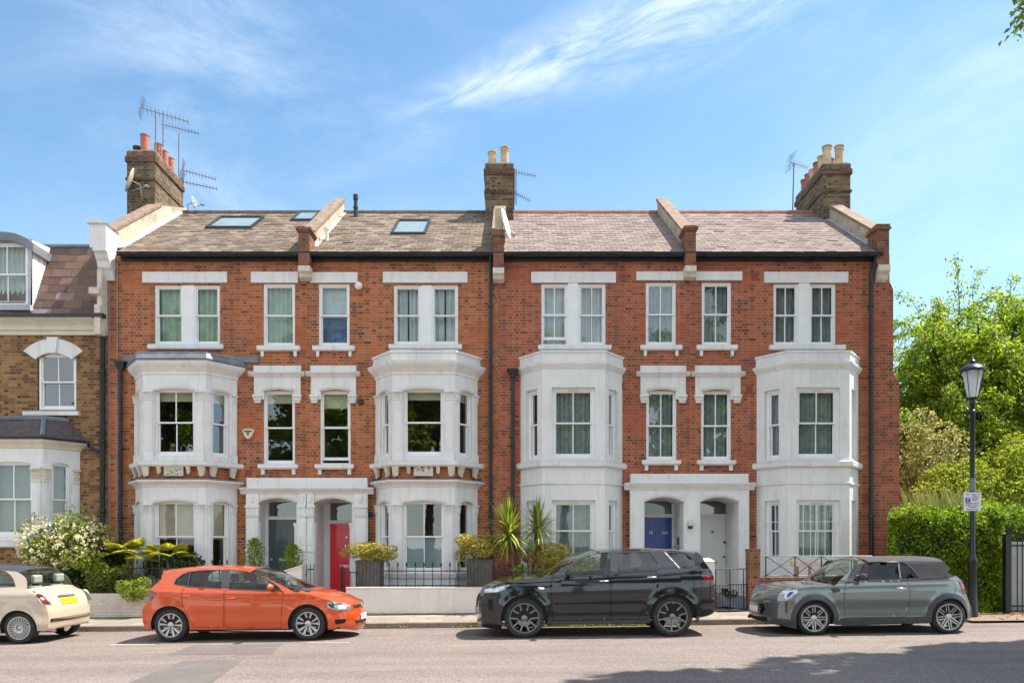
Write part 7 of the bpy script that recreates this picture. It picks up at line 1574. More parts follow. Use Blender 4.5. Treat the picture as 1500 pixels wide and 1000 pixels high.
f1 = P([(-880, 300), (-800, 220), (-640, 140), (-400, 122), (-160, 118), (-160, 300)]); f2 = P([(-130, 300), (-130, 118), (0, 120), (60, 130), (112, 168), (148, 220), (170, 292), (60, 297)])
D = dict(edge=edge, cen=cen, segs=segs, paint='paint_cream', sill=0.22, floor=0.48, dlo=[f1, f2], dlo_m=['car_glass'] * 2, dlo_trim=[f1, f2],
    doors=[P([(-900, 330), (-900, 620), (-860, 800), (-150, 800), (-60, 640), (-100, 420), (-130, 312)])], handles=[P([(-190, 430)])[0]],
    rim=0.205, design='many', rim_m='rim_silver', rim_back='rim_black', spin=0.0, seats=[(-1.0, -1), (-0.35, -1)], dash=-1.75, dashz=0.95, dir=-1, mirror=P([(-860, 280)])[0], seatz=0.5, rear3=(-0.35, 0.35), seat_m='seat_light', handle_m='chrome',
    lining=P([(-1200, 500), (-1200, 700), (-900, 800), (-100, 800), (300, 740), (420, 700), (420, 560), (380, 350), (0, 330), (-600, 340), (-1100, 380)]),
    panels=[(P([(402, 384), (430, 374), (470, 382), (520, 420), (566, 466), (596, 506), (560, 512), (482, 506), (440, 448)]), 'chrome', 'lamp_bezel', 0.006), (P([(418, 392), (470, 390), (512, 424), (552, 468), (570, 498), (490, 496), (452, 446)]), 'red_lamp', 'tail_lamp', 0.010), (P([(455, 420), (490, 415), (510, 440), (480, 450)]), 'lamp_white', 'reversing_lamp', 0.013)])
build_car(c, D)
R0, R1 = (nf + 6) * 3, (nf + 15) * 3
endpanel(c, D, (R0, R1, 3.2), [(-0.26, 0.70), (0.26, 0.70), (0.26, 0.81), (-0.26, 0.81)], 'plate_yellow', 'number_plate', 0.014, front=False)
endpanel(c, D, (R0, R1, 3.2), [(-0.27, 0.83), (0.27, 0.83), (0.27, 0.865), (-0.27, 0.865)], 'chrome', 'boot_handle', 0.022, front=False)
endpanel(c, D, (R0, R1, 3.2), [(-0.66, 0.39), (0.66, 0.39), (0.66, 0.45), (-0.66, 0.45)], 'trimblack', 'bumper_strip', 0.010, front=False)
endpanel(c, D, (R0, R1, 3.2), [(-0.60, 0.425), (0.60, 0.425), (0.60, 0.440), (-0.60, 0.440)], 'chrome', 'bumper_chrome', 0.016, front=False)
q = MB(); q.tube([(0.35, -0.52, 0.22), (0.52, -0.52, 0.22)], 0.03, 12); q.tube([(0.35, 0.0, 0.3), (0.46, 0.0, 0.26)], 0.12, 10); mb_local(q, 'exhaust', M['chrome'], c.root, smooth='a', fix=True)
CAR_CITY = c

# ------------------------------------------------------------------ plants
def leafmat(name, stops, transl=0.25, rough=0.55):
    return islands(name, stops, rough, 3, None, 0, 0.35, 0, transl)
M['leaf_tree'] = leafmat('yellow_green_tree_leaves', [(0.0, (0.059, 0.108, 0.012)), (0.45, (0.168, 0.275, 0.026)), (0.8, (0.314, 0.432, 0.036)), (1.0, (0.530, 0.589, 0.073))], 0.4)
M['leaf_mid'] = leafmat('mid_green_leaves', [(0.0, (0.027, 0.052, 0.009)), (0.5, (0.074, 0.130, 0.020)), (1.0, (0.189, 0.247, 0.044))], 0.3)
M['leaf_hedge'] = leafmat('hedge_leaves', [(0.0, (0.042, 0.083, 0.006)), (0.5, (0.154, 0.253, 0.014)), (1.0, (0.365, 0.476, 0.030))], 0.3)
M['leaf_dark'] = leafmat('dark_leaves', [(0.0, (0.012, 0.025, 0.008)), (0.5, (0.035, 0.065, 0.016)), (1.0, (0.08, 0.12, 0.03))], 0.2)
M['leaf_yellow'] = leafmat('golden_variegated_leaves', [(0.0, (0.16, 0.18, 0.02)), (0.35, (0.42, 0.38, 0.06)), (0.8, (0.52, 0.44, 0.14)), (1.0, (0.68, 0.58, 0.34))], 0.3)
M['leaf_gold'] = leafmat('yellow_green_palm', [(0.0, (0.16, 0.18, 0.02)), (0.5, (0.36, 0.36, 0.04)), (1.0, (0.55, 0.50, 0.10))], 0.4)
M['leaf_lime'] = leafmat('lime_green_leaves', [(0.0, (0.080, 0.133, 0.015)), (0.5, (0.227, 0.299, 0.030)), (1.0, (0.408, 0.442, 0.070))], 0.35)
M['leaf_pink'] = leafmat('dry_pinkish_flowers', [(0.0, (0.12, 0.17, 0.04)), (0.45, (0.28, 0.30, 0.12)), (1.0, (0.55, 0.47, 0.34))], 0.3)
M['petal'] = leafmat('creamy_white_petals', [(0.0, (0.60, 0.52, 0.38)), (0.5, (0.78, 0.74, 0.64)), (1.0, (0.85, 0.84, 0.78))], 0.3)
M['yucca'] = leafmat('yucca_blades', [(0.0, (0.10, 0.14, 0.02)), (0.5, (0.27, 0.34, 0.045)), (1.0, (0.50, 0.52, 0.14))], 0.2, 0.4)
M['dead'] = simple('dead_brown_leaves', (0.34, 0.21, 0.08), 0.9, 0.3, 9)
M['grass_leaf'] = leafmat('pale_grass_blades', [(0.0, (0.12, 0.15, 0.04)), (0.5, (0.28, 0.30, 0.10)), (1.0, (0.45, 0.43, 0.20))], 0.3)

def leafmesh(name, P, m, size, parent=None, rng=None, aspect=0.45, up=0.35, dirs=None, fold=0.18, vary=0.35):
    """one small folded diamond leaf per point"""
    rng = rng or np.random.default_rng(1); P = np.asarray(P, float); n = len(P)
    d = rng.normal(size=(n, 3)) if dirs is None else np.asarray(dirs) + rng.normal(size=(n, 3)) * 0.35
    d /= np.linalg.norm(d, axis=1)[:, None] + 1e-9
    nn = rng.normal(size=(n, 3)); nn[:, 2] = np.abs(nn[:, 2]) + up * 2; sdir = np.cross(d, nn); sdir /= np.linalg.norm(sdir, axis=1)[:, None] + 1e-9
    nrm = np.cross(sdir, d); L = size * (1 + vary * rng.uniform(-1, 1, n))[:, None]; Wd = L * aspect
    a = P - d * L * 0.5; b = P + sdir * Wd * 0.5 + nrm * L * fold; c = P + d * L * 0.5; e = P - sdir * Wd * 0.5 + nrm * L * fold
    V = np.stack([a, b, c, e], 1).reshape(-1, 3)
    off = np.array(worldloc(parent)) if parent is not None else 0
    V = V - off; me = bpy.data.meshes.new(name); me.vertices.add(4 * n); me.vertices.foreach_set('co', V.ravel().astype(np.float32))
    me.loops.add(6 * n); me.polygons.add(2 * n); base = np.arange(n)[:, None] * 4
    idx = (base + np.array([[0, 1, 2, 0, 2, 3]])).ravel(); me.loops.foreach_set('vertex_index', idx.astype(np.int32))
    me.polygons.foreach_set('loop_start', (np.arange(2 * n) * 3).astype(np.int32)); me.polygons.foreach_set('loop_total', np.full(2 * n, 3, np.int32)) if bpy.app.version < (4, 0, 0) else None
    me.update(calc_edges=True); me.validate(); me.materials.append(m)
    o = bpy.data.objects.new(name, me); COL.objects.link(o)
    if parent is not None: o.parent = parent
    return o
def blob(rng, c, r, n, shell=0.55, lumps=9, lr=0.45, flat_bottom=None):
    """points clustered in lumps over an ellipsoid, leaving gaps"""
    c = np.array(c, float); r = np.array(r, float); out = []
    L = rng.normal(size=(lumps, 3)); L /= np.linalg.norm(L, axis=1)[:, None]; L *= rng.uniform(0.45, 0.85, (lumps, 1))
    k = n // (lumps + 1)
    for l in L:
        q = rng.normal(size=(k, 3)); q /= np.linalg.norm(q, axis=1)[:, None]; q *= rng.uniform(shell, 1, (k, 1)) ** 0.5 * lr * rng.uniform(0.75, 1.2); out.append(l + q)
    q = rng.normal(size=(n - k * lumps, 3)); q /= np.linalg.norm(q, axis=1)[:, None]; q *= rng.uniform(0.5, 0.92, (len(q), 1)); out.append(q)
    q = np.concatenate(out) * r + c
    if flat_bottom is not None: q = q[q[:, 2] > flat_bottom]
    return q
def stems(parent, name, base, tips, r0, m, sag=0.0):
    q = MB(); b = Vector(base)
    for t in tips: t = Vector(t); mid = b.lerp(t, 0.5) + Vector((0, 0, sag)); q.tube([b, b.lerp(mid, 0.5), mid, t], [r0, r0 * 0.8, r0 * 0.55, r0 * 0.25], 6)
    return q.build(name, M[m], parent, smooth=True)
def shrub(name, label, c, r, n, size, mat, seed, stem=None, stem_r=0.02, lumps=9, cat='shrub', group=None, flowers=None, flat=None, aspect=0.5, lr=0.45):
    rng = np.random.default_rng(seed); base = (c[0], c[1], c[2] - r[2] if stem is None else stem)
    t = thing(name, base, label, cat, group)
    leafmesh('foliage', blob(rng, c, r, n, lumps=lumps, flat_bottom=flat, lr=lr), M[mat], size, t, rng, aspect)
    tips = [(c[0] + r[0] * rng.uniform(-0.6, 0.6), c[1] + r[1] * rng.uniform(-0.5, 0.5), c[2] + r[2] * rng.uniform(-0.1, 0.6)) for _ in range(6)]
    stems(t, 'stem', base, tips, stem_r, 'bark')
    if flowers:
        fm, fn, fs = flowers; q = rng.normal(size=(fn, 3)); q /= np.linalg.norm(q, axis=1)[:, None]; q[:, 1] = -np.abs(q[:, 1]) * 0.9; q[:, 2] = q[:, 2] * 0.9 + 0.12
        q = q * rng.uniform(0.85, 1.08, (fn, 1)) * np.array(r) + np.array(c); q = np.concatenate([q + rng.normal(size=q.shape) * fs * 0.5 for _ in range(5)])
        if flat is not None: q = q[q[:, 2] > flat]
        leafmesh('blossom', q, M[fm], fs, t, rng, 0.8, up=0.1)
    return t
def W3(px, py, Y): p = at(px, py, Y); return (p.x, p.y, p.z)

# flowering bush at the left
bx = W3(97, 802, 18.75)
t = shrub('flowering_bush', 'big rounded bush covered in creamy white flowers at the left', bx, (1.10, 0.75, 0.80), 9500, 0.075, 'leaf_lime', 11, stem=0.15, stem_r=0.05, lumps=18, flowers=('petal', 420, 0.058), cat='bush', lr=0.36)
rng = np.random.default_rng(12)
leafmesh('loose_sprays', np.concatenate([np.array(W3(px, py, 18.6)) + rng.normal(size=(60, 3)) * 0.10 for px, py in ((34, 775), (48, 762), (150, 772), (163, 780), (120, 752), (96, 750), (45, 810))]), M['leaf_lime'], 0.07, t, rng)
shrub('climbing_shrub', 'glossy green shrub growing through the railing under the flowering bush', W3(140, 846, 18.35), (0.42, 0.25, 0.50), 2200, 0.085, 'leaf_lime', 13, stem=0.15, lumps=9)
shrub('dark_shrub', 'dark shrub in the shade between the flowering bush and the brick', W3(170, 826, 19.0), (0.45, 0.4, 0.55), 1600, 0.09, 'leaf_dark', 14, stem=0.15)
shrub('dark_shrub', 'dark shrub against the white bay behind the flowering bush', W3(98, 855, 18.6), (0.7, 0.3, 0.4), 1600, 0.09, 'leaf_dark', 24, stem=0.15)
shrub('trailing_shrub', 'low yellow green shrub spilling over the cream wall behind the orange car', W3(196, 864, 17.92), (0.40, 0.26, 0.30), 2400, 0.05, 'leaf_lime', 15, stem=0.5, lumps=11)
# fan palms
def fanpalm(label, px, pytop, pybase, Y, R, nfan, seed, mat='leaf_gold'):
    rng = random.Random(seed); T_ = Vector(W3(px, pytop, Y)); B_ = Vector((T_.x + rng.uniform(-0.05, 0.05), Y, 0.15)); t = thing('fan_palm', tuple(B_), label, 'palm')
    q = MB(); q.tube([B_, B_.lerp(T_, 0.5) + Vector((0.03, 0, 0)), T_], [0.075, 0.06, 0.05], 9); q.build('trunk', M['bark'], t, smooth=True)
    f = MB(); s = MB()
    for i in range(nfan):
        a = 2 * math.pi * i / nfan + rng.uniform(-0.2, 0.2); el = rng.uniform(-0.1, 0.9); d = Vector((math.cos(a) * math.cos(el), math.sin(a) * math.cos(el), math.sin(el)))
        H_ = T_ + d * R * 0.55; s.tube([T_, T_.lerp(H_, 0.5) + Vector((0, 0, 0.03)), H_], 0.007, 5)
        side = d.cross(Vector((0, 0, 1))).normalized(); 
        for k in range(15):
            th = (k / 14 - 0.5) * 2.5; dd = (d * math.cos(th) + side * math.sin(th)).normalized(); L = R * 0.55 * (1 - 0.2 * abs(th)); w = 0.026
            n_ = dd.cross(Vector((0, 0, 1))).normalized() * w; tip = H_ + dd * L - Vector((0, 0, L * 0.28)); mid = H_ + dd * L * 0.55 - Vector((0, 0, L * 0.05))
            f.add([tuple(H_), tuple(mid + n_), tuple(tip), tuple(mid - n_)], [(0, 1, 2), (0, 2, 3)])
    f.build('fronds', M[mat], t, fix=False); s.build('leaf_stalks', M['leaf_mid'], t, smooth=True); return t
fanpalm('small fan palm with a yellow green crown left of the orange car', 188, 814, 868, 18.6, 0.66, 20, 3)
fanpalm('low fan palm in front of the lead topped bay, above the orange car roof', 247, 820, 860, 18.7, 0.66, 18, 4)
shrub('leafy_shrub', 'loose yellow green shrub at the foot of the small fan palm', W3(178, 842, 18.5), (0.42, 0.25, 0.28), 1000, 0.08, 'leaf_lime', 17, stem=0.15, lumps=7)
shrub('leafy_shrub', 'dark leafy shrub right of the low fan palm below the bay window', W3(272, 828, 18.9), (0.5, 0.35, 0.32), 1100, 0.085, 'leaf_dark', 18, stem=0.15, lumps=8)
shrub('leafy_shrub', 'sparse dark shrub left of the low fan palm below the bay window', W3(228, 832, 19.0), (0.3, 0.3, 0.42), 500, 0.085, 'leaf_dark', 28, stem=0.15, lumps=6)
# conifers by the grey door
for lab, px, top, s_ in (('small bushy conifer left of the grey door', 373, 788, 31), ('small bushy conifer right of the grey door', 429, 797, 32)):
    rng = np.random.default_rng(s_); Y = 19.35 if px < 400 else 19.2; zt = CH + (HZ - top) * Y / FPX; t = thing('potted_conifer', ((px - CX) * Y / FPX, Y, 0.15), lab, 'shrub', 'potted conifers by the grey door')
    n = 1900; h = rng.uniform(0, 1, n) ** 0.8; a = rng.uniform(0, 2 * math.pi, n); rad = (0.20 * np.sqrt(np.maximum(0, 1 - h ** 2.2)) + 0.05) * rng.uniform(0.35, 1.25, n) * (1 + 0.35 * np.sin(h * 17 + 3 * a))
    x0_ = (px - CX) * Y / FPX; Pz = np.stack([x0_ + rad * np.cos(a), Y + rad * np.sin(a), 0.55 + (zt - 0.55) * h], 1)
    leafmesh('foliage', Pz, M['leaf_lime'], 0.065, t, rng, 0.3, dirs=np.stack([np.cos(a) * 0.6, np.sin(a) * 0.6, np.full(n, 0.8)], 1))
    q = MB(); q.tube([(x0_, Y, 0.3), (x0_, Y, zt - 0.15)], [0.02, 0.006], 6); q.build('stem', M['bark'], t)
    q = MB(); q.lathe((x0_, Y, 0.15), [(0.12, 0), (0.17, 0.38), (0.185, 0.38), (0.185, 0.42), (0.15, 0.42), (0.13, 0.36)], 16); q.build('pot', M['iron'], t, smooth=True)
# planters with golden shrubs
def planter(label, x0, x1, ztop, Y):
    t = thing('planter', ((x0 + x1) / 2, Y, 0.15), label, 'planter', 'tall dark planters on the white wall garden')
    q = MB(); n = 7; 
    for i in range(n):
        a0, a1 = x0 + (x1 - x0) * i / n, x0 + (x1 - x0) * (i + 1) / n; s = 0.86; cx_ = (x0 + x1) / 2
        b0, b1 = cx_ + (a0 - cx_) * s, cx_ + (a1 - cx_) * s
        for yf, yb in ((Y - 0.24, Y - 0.21), (Y + 0.21, Y + 0.24)):
            q.add([(b0 + 0.003, yf, 0.15), (b1 - 0.003, yf, 0.15), (a1 - 0.003, yf, ztop), (a0 + 0.003, yf, ztop), (b0 + 0.003, yb, 0.15), (b1 - 0.003, yb, 0.15), (a1 - 0.003, yb, ztop), (a0 + 0.003, yb, ztop)], [(0, 1, 2, 3), (4, 5, 6, 7), (0, 1, 5, 4), (1, 2, 6, 5), (2, 3, 7, 6), (3, 0, 4, 7)])
    for xx in (x0, x1 - 0.03): q.box(xx, xx + 0.03, Y - 0.21, Y + 0.21, 0.4, ztop)
    q.build('boards', M['wood'], t)
    q = MB(); q.box(x0 - 0.015, x1 + 0.015, Y - 0.26, Y + 0.26, ztop, ztop + 0.03); q.build('rim', M['wood'], t)
    q = MB(); q.box(x0 + 0.02, x1 - 0.02, Y - 0.2, Y + 0.2, ztop + 0.031, ztop + 0.05); q.build('soil', M['bark_dark'], t)
planter('dark board planter right of the red door under a rounded golden shrub', fx(522, 18.5), fx(559, 18.5), CH + (HZ - 823) * 18.5 / FPX, 18.62)
planter('dark board planter left of the yuccas under a wider golden shrub', fx(684, 18.5), fx(722, 18.5), CH + (HZ - 821) * 18.5 / FPX, 18.62)
shrub('golden_shrub', 'rounded golden variegated shrub in the planter by the red door', W3(542, 809, 18.6), (0.62, 0.38, 0.28), 4600, 0.055, 'leaf_yellow', 41, stem=1.3, lumps=12)
shrub('golden_shrub', 'wide golden variegated shrub in the planter beside the yuccas', W3(700, 802, 18.6), (0.64, 0.38, 0.34), 5200, 0.055, 'leaf_yellow', 42, stem=1.3, lumps=12)
shrub('golden_shrub', 'golden hedge like shrub behind the bonnet and windscreen of the black car', W3(812, 818, 18.9), (0.9, 0.42, 0.42), 5600, 0.06, 'leaf_yellow', 43, stem=0.15, lumps=14)
shrub('leafy_shrub', 'green shrub seen through the side windows of the black car', W3(868, 840, 18.9), (0.75, 0.35, 0.45), 2200, 0.08, 'leaf_lime', 44, stem=0.15, lumps=12)
# yuccas
def yucca(label, heads, base, seed):
    rng = random.Random(seed); t = thing('yucca', base, label, 'yucca', None); q = MB(); lv = MB(); dd_ = MB()
    for (hx, hz_, R, lean, nn) in heads:
        T_ = Vector((hx, base[1] + lean, hz_)); b = Vector(base); q.tube([b, b.lerp(T_, 0.45) + Vector((0.02, 0, 0)), T_], [0.065, 0.06, 0.05], 9)
        for i in range(nn):
            a = rng.uniform(0, 2 * math.pi); el = math.radians(rng.uniform(-65, 88)) if rng.random() < 0.85 else math.radians(rng.uniform(60, 88)); L = R * rng.uniform(0.72, 1.05) * (1.0 if el > -0.3 else 0.75)
            d = Vector((math.cos(a) * math.cos(el), math.sin(a) * math.cos(el), math.sin(el))); s = d.cross(Vector((0, 0, 1))); s = (s.normalized() if s.length > 0.01 else Vector((1, 0, 0))) * rng.uniform(0.020, 0.030)
            o_ = T_ + Vector((0, 0, rng.uniform(-0.22, 0.06))); sag = 0.22 * L * math.cos(el)
            m1 = o_ + d * L * 0.35 - Vector((0, 0, sag * 0.08)); m2 = o_ + d * L * 0.7 - Vector((0, 0, sag * 0.4)); tp = o_ + d * L - Vector((0, 0, sag))
            g = lv if (el > -0.75 or rng.random() < 0.5) else dd_
            g.add([tuple(o_ - s * 0.6), tuple(o_ + s * 0.6), tuple(m1 + s), tuple(m1 - s), tuple(m2 + s * 0.8), tuple(m2 - s * 0.8), tuple(tp)], [(0, 1, 2, 3), (3, 2, 4, 5), (5, 4, 6)])
        for i in range(26):
            a = rng.uniform(0, 2 * math.pi); z0 = rng.uniform(-0.55, -0.15); L = rng.uniform(0.18, 0.35); o_ = T_ + Vector((0.03 * math.cos(a), 0.03 * math.sin(a), z0)); e = o_ + Vector((0.07 * math.cos(a), 0.07 * math.sin(a), -L)); s = Vector((-math.sin(a), math.cos(a), 0)) * 0.02
            dd_.add([tuple(o_ - s), tuple(o_ + s), tuple(e)], [(0, 1, 2)])
    q.build('trunk', M['bark'], t, smooth=True); lv.build('blades', M['yucca'], t, fix=False); dd_.build('dead_blades', M['dead'], t, fix=False); return t
Yy = 18.6
y1 = yucca('taller spiky yucca with one large head, left of the other yucca', [(fx(745, Yy), CH + (HZ - 776) * Yy / FPX, 0.95, 0, 190)], (fx(757, Yy), Yy, 0.15), 51)
y2 = yucca('smaller yucca with a bare forked trunk, right of the taller one', [(fx(789, Yy), CH + (HZ - 770) * Yy / FPX, 0.78, 0.1, 130), (fx(776, Yy), CH + (HZ - 806) * Yy / FPX, 0.30, -0.05, 20)], (fx(774, Yy), Yy + 0.1, 0.15), 52)
shrub('leafy_shrub', 'little bright green plant at the foot of the yuccas', W3(762, 838, 18.4), (0.16, 0.16, 0.2), 260, 0.07, 'leaf_lime', 53, stem=0.15, lumps=5)
shrub('window_plant', 'green plant standing behind the thin iron gate', W3(1066, 872, 18.9), (0.22, 0.2, 0.16), 260, 0.07, 'leaf_dark', 54, stem=0.15, lumps=5)
# pot plants on the inside sill of the first floor bay
for lab, px, py, sz, nn in (('tall leafy pot plant in the left upper bay window', 276, 648, 0.16, 14), ('short bushy pot plant in the left upper bay window', 252, 656, 0.09, 12)):
    Y = 19.62; p = Vector(W3(px, py, Y)); zb = CH + (HZ - 664) * Y / FPX; t = thing('pot_plant', (p.x, Y, zb), lab, 'pot plant'); q = MB(); q.lathe((p.x, Y, zb), [(0.05, 0), (0.07, 0.12), (0.055, 0.12)], 12); q.build('pot', M['pot_red'], t, smooth=True)
    rng = np.random.default_rng(px); q = MB(); pts = []
    for k in range(nn): e = p + Vector(rng.normal(size=3) * sz * 0.7) + Vector((0, 0, sz * 0.5)); q.tube([(p.x, Y, zb + 0.1), tuple(Vector((p.x, Y, zb + 0.1)).lerp(e, 0.5) + Vector((0, 0, 0.05))), tuple(e)], 0.005, 4); pts.append(tuple(e))
    q.build('stem', M['leaf_mid'], t); leafmesh('leaves', pts, M['leaf_lime'], 0.12, t, rng, 0.7)
q = MB(); q.box(BAYX[0] - 0.5, BAYX[0] + 0.5, 19.5, 19.75, CH + (HZ - 666) * 19.6 / FPX - 0.02, CH + (HZ - 664.3) * 19.6 / FPX); q.build('inner_sill', M['timber'], H[0])
M['vase'] = simple('white_glazed_figure', (0.75, 0.45, 0.38), 0.3, 0.5, 30)
q = MB(); vx = fx(634, 19.6); q.lathe((vx, 19.62, CH + (HZ - 664) * 19.6 / FPX), [(0.05, 0), (0.06, 0.06), (0.035, 0.12), (0.04, 0.15), (0.01, 0.19)], 12); tag(q.build('figurine', M['vase'], None, smooth=True), 'small red and white figurine in the right hand arched bay window', 'figurine')

# weeds along the kerb
rng = np.random.default_rng(77); pts = []
for xc, n in ((-9.0, 25), (-7.3, 20), (-5.8, 40), (-4.4, 60), (-3.4, 30), (-2.3, 25), (-1.0, 60), (-0.4, 50), (0.5, 60), (1.2, 90), (1.9, 90), (2.6, 60), (3.6, 20), (4.9, 20), (7.9, 40), (9.6, 60)):
    x = xc + rng.normal(size=n) * 0.22; pts.append(np.stack([x, KY - 0.03 + rng.normal(size=n) * 0.02, 0.011 * x + np.abs(rng.normal(size=n)) * 0.03], 1))
tag(leafmesh('weeds', np.concatenate(pts), M['leaf_lime'], 0.045, None, rng, 0.5, dirs=None), 'small weeds growing along the kerb', 'weeds', kind='stuff')
rng = np.random.default_rng(78); n = 220; x = rng.uniform(9.6, 14, n); tag(leafmesh('leaf_litter', np.stack([x, rng.uniform(15.9, 17.6, n), 0.011 * x + 0.075], 1), M['dead'], 0.05, None, rng, 0.6), 'dry leaves on the earth below the hedge', 'leaf litter', kind='stuff')

# hedge
def hedge(label, x0, x1, y0, y1, z1, seed, n, size, mat, taper=False):
    rng = np.random.default_rng(seed); t = thing('hedge', ((x0 + x1) / 2, (y0 + y1) / 2, 0.1), label, 'hedge')
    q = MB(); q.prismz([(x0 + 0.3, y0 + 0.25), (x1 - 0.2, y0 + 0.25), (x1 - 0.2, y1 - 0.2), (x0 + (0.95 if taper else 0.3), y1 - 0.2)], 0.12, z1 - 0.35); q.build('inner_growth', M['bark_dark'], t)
    f = rng.uniform(0, 1, n); A = (x1 - x0) * (z1 - 0.1); B = (x1 - x0) * (y1 - y0); C_ = (y1 - y0) * z1; tot = A + B + 2 * C_
    P = []
    u = rng.uniform(x0, x1, n); v = rng.uniform(0.1, z1, n); w = rng.uniform(y0, y1, n); dep = rng.exponential(0.10, n)
    wob = lambda a, b, s: 0.20 * np.sin(a * 2.7 + s) * np.sin(b * 3.1 + 2 * s) + 0.11 * np.sin(a * 7.3 + s) * np.sin(b * 6.1)
    m1 = f < A / tot; m2 = (f >= A / tot) & (f < (A + B) / tot); m3 = f >= (A + B) / tot
    P.append(np.stack([u[m1], y0 + dep[m1] + wob(u[m1], v[m1], 1), v[m1]], 1)); P.append(np.stack([u[m2], w[m2], z1 - dep[m2] + wob(u[m2], w[m2], 2) * 1.2], 1))
    s = np.where(rng.random(m3.sum()) < 0.5, x0 + dep[m3], x1 - dep[m3]); P.append(np.stack([s, w[m3], v[m3]], 1)); P = np.concatenate(P)
    for _ in range(150):      # stray shoots
        sx_, sy_ = rng.uniform(x0 + 0.2, x1), rng.uniform(y0, y1 - 0.2); hh_ = rng.uniform(0.08, 0.38); k_ = 14; P = np.concatenate([P, np.stack([sx_ + rng.normal(size=k_) * 0.05, sy_ + rng.normal(size=k_) * 0.05, z1 - 0.05 + hh_ * rng.uniform(0, 1, k_)], 1)])
    if taper: P = P[P[:, 0] > x0 + (P[:, 1] - y0) * 0.52 - 0.05]
    leafmesh('foliage', P, M[mat], size, t, rng, 0.5)
    return t
hx0, hx1 = fx(1304, 17.75), fx(1470, 17.75)
hedge('dense clipped green hedge behind the street lamp', hx0 + 0.0, hx1 + 0.05, 17.75, 19.1, CH + (HZ - 756) * 17.75 / FPX, 61, 30000, 0.085, 'leaf_hedge', True)
hedge('taller hedge behind the metal cabinet', hx1 + 0.05, hx1 + 4.0, 18.9, 20.2, CH + (HZ - 748) * 18.9 / FPX, 62, 12000, 0.09, 'leaf_hedge')
# shrubs behind the hedge
shrub('garden_shrub', 'pale pinkish flowering shrub beside the brick gable', W3(1350, 680, 23.5), (1.2, 1.1, 1.5), 4200, 0.11, 'leaf_pink', 63, stem=0.0, stem_r=0.06, lumps=12)
shrub('garden_shrub', 'light green shrub right of the street lamp behind the hedge', W3(1490, 700, 23.0), (1.4, 1.1, 1.5), 4500, 0.12, 'leaf_lime', 64, stem=0.0, stem_r=0.06, lumps=12)
shrub('garden_shrub', 'bright green shrub behind the street lamp sign', W3(1420, 715, 22.0), (1.5, 1.0, 0.9), 4500, 0.10, 'leaf_lime', 65, stem=0.0, stem_r=0.06, lumps=12)
rng = np.random.default_rng(66); n = 1500; gx = rng.uniform(fx(1318, 20.5), fx(1420, 20.5), n); h = rng.uniform(0.5, 1.1, n)
leafmesh_t = thing('tall_grass', (fx(1365, 20.5), 20.5, 0.1), 'clump of pale feathery grass above the hedge next to the brick gable', 'grass')
q = MB()
for i in range(420):
    x = gx[i]; y = 19.6 + rng.uniform(0, 1.2); z0 = 2.0; H_ = CH + (HZ - rng.uniform(705, 745)) * y / FPX; dx = rng.normal() * 0.12
    q.add([(x - 0.012, y, z0), (x + 0.012, y, z0), (x + dx + 0.006, y, (z0 + H_) / 2 + 0.2), (x + dx * 2, y, H_)], [(0, 1, 2), (0, 2, 3)])
q.build('blades', M['grass_leaf'], leafmesh_t, fix=False)
q = MB(); q.lathe((fx(1365, 20.3), 20.2, 0.1), [(0.3, 0), (0.35, 0.5), (0.2, 2.0), (0.02, 2.2)], 10); q.build('clump_base', M['leaf_mid'], leafmesh_t, smooth=True)

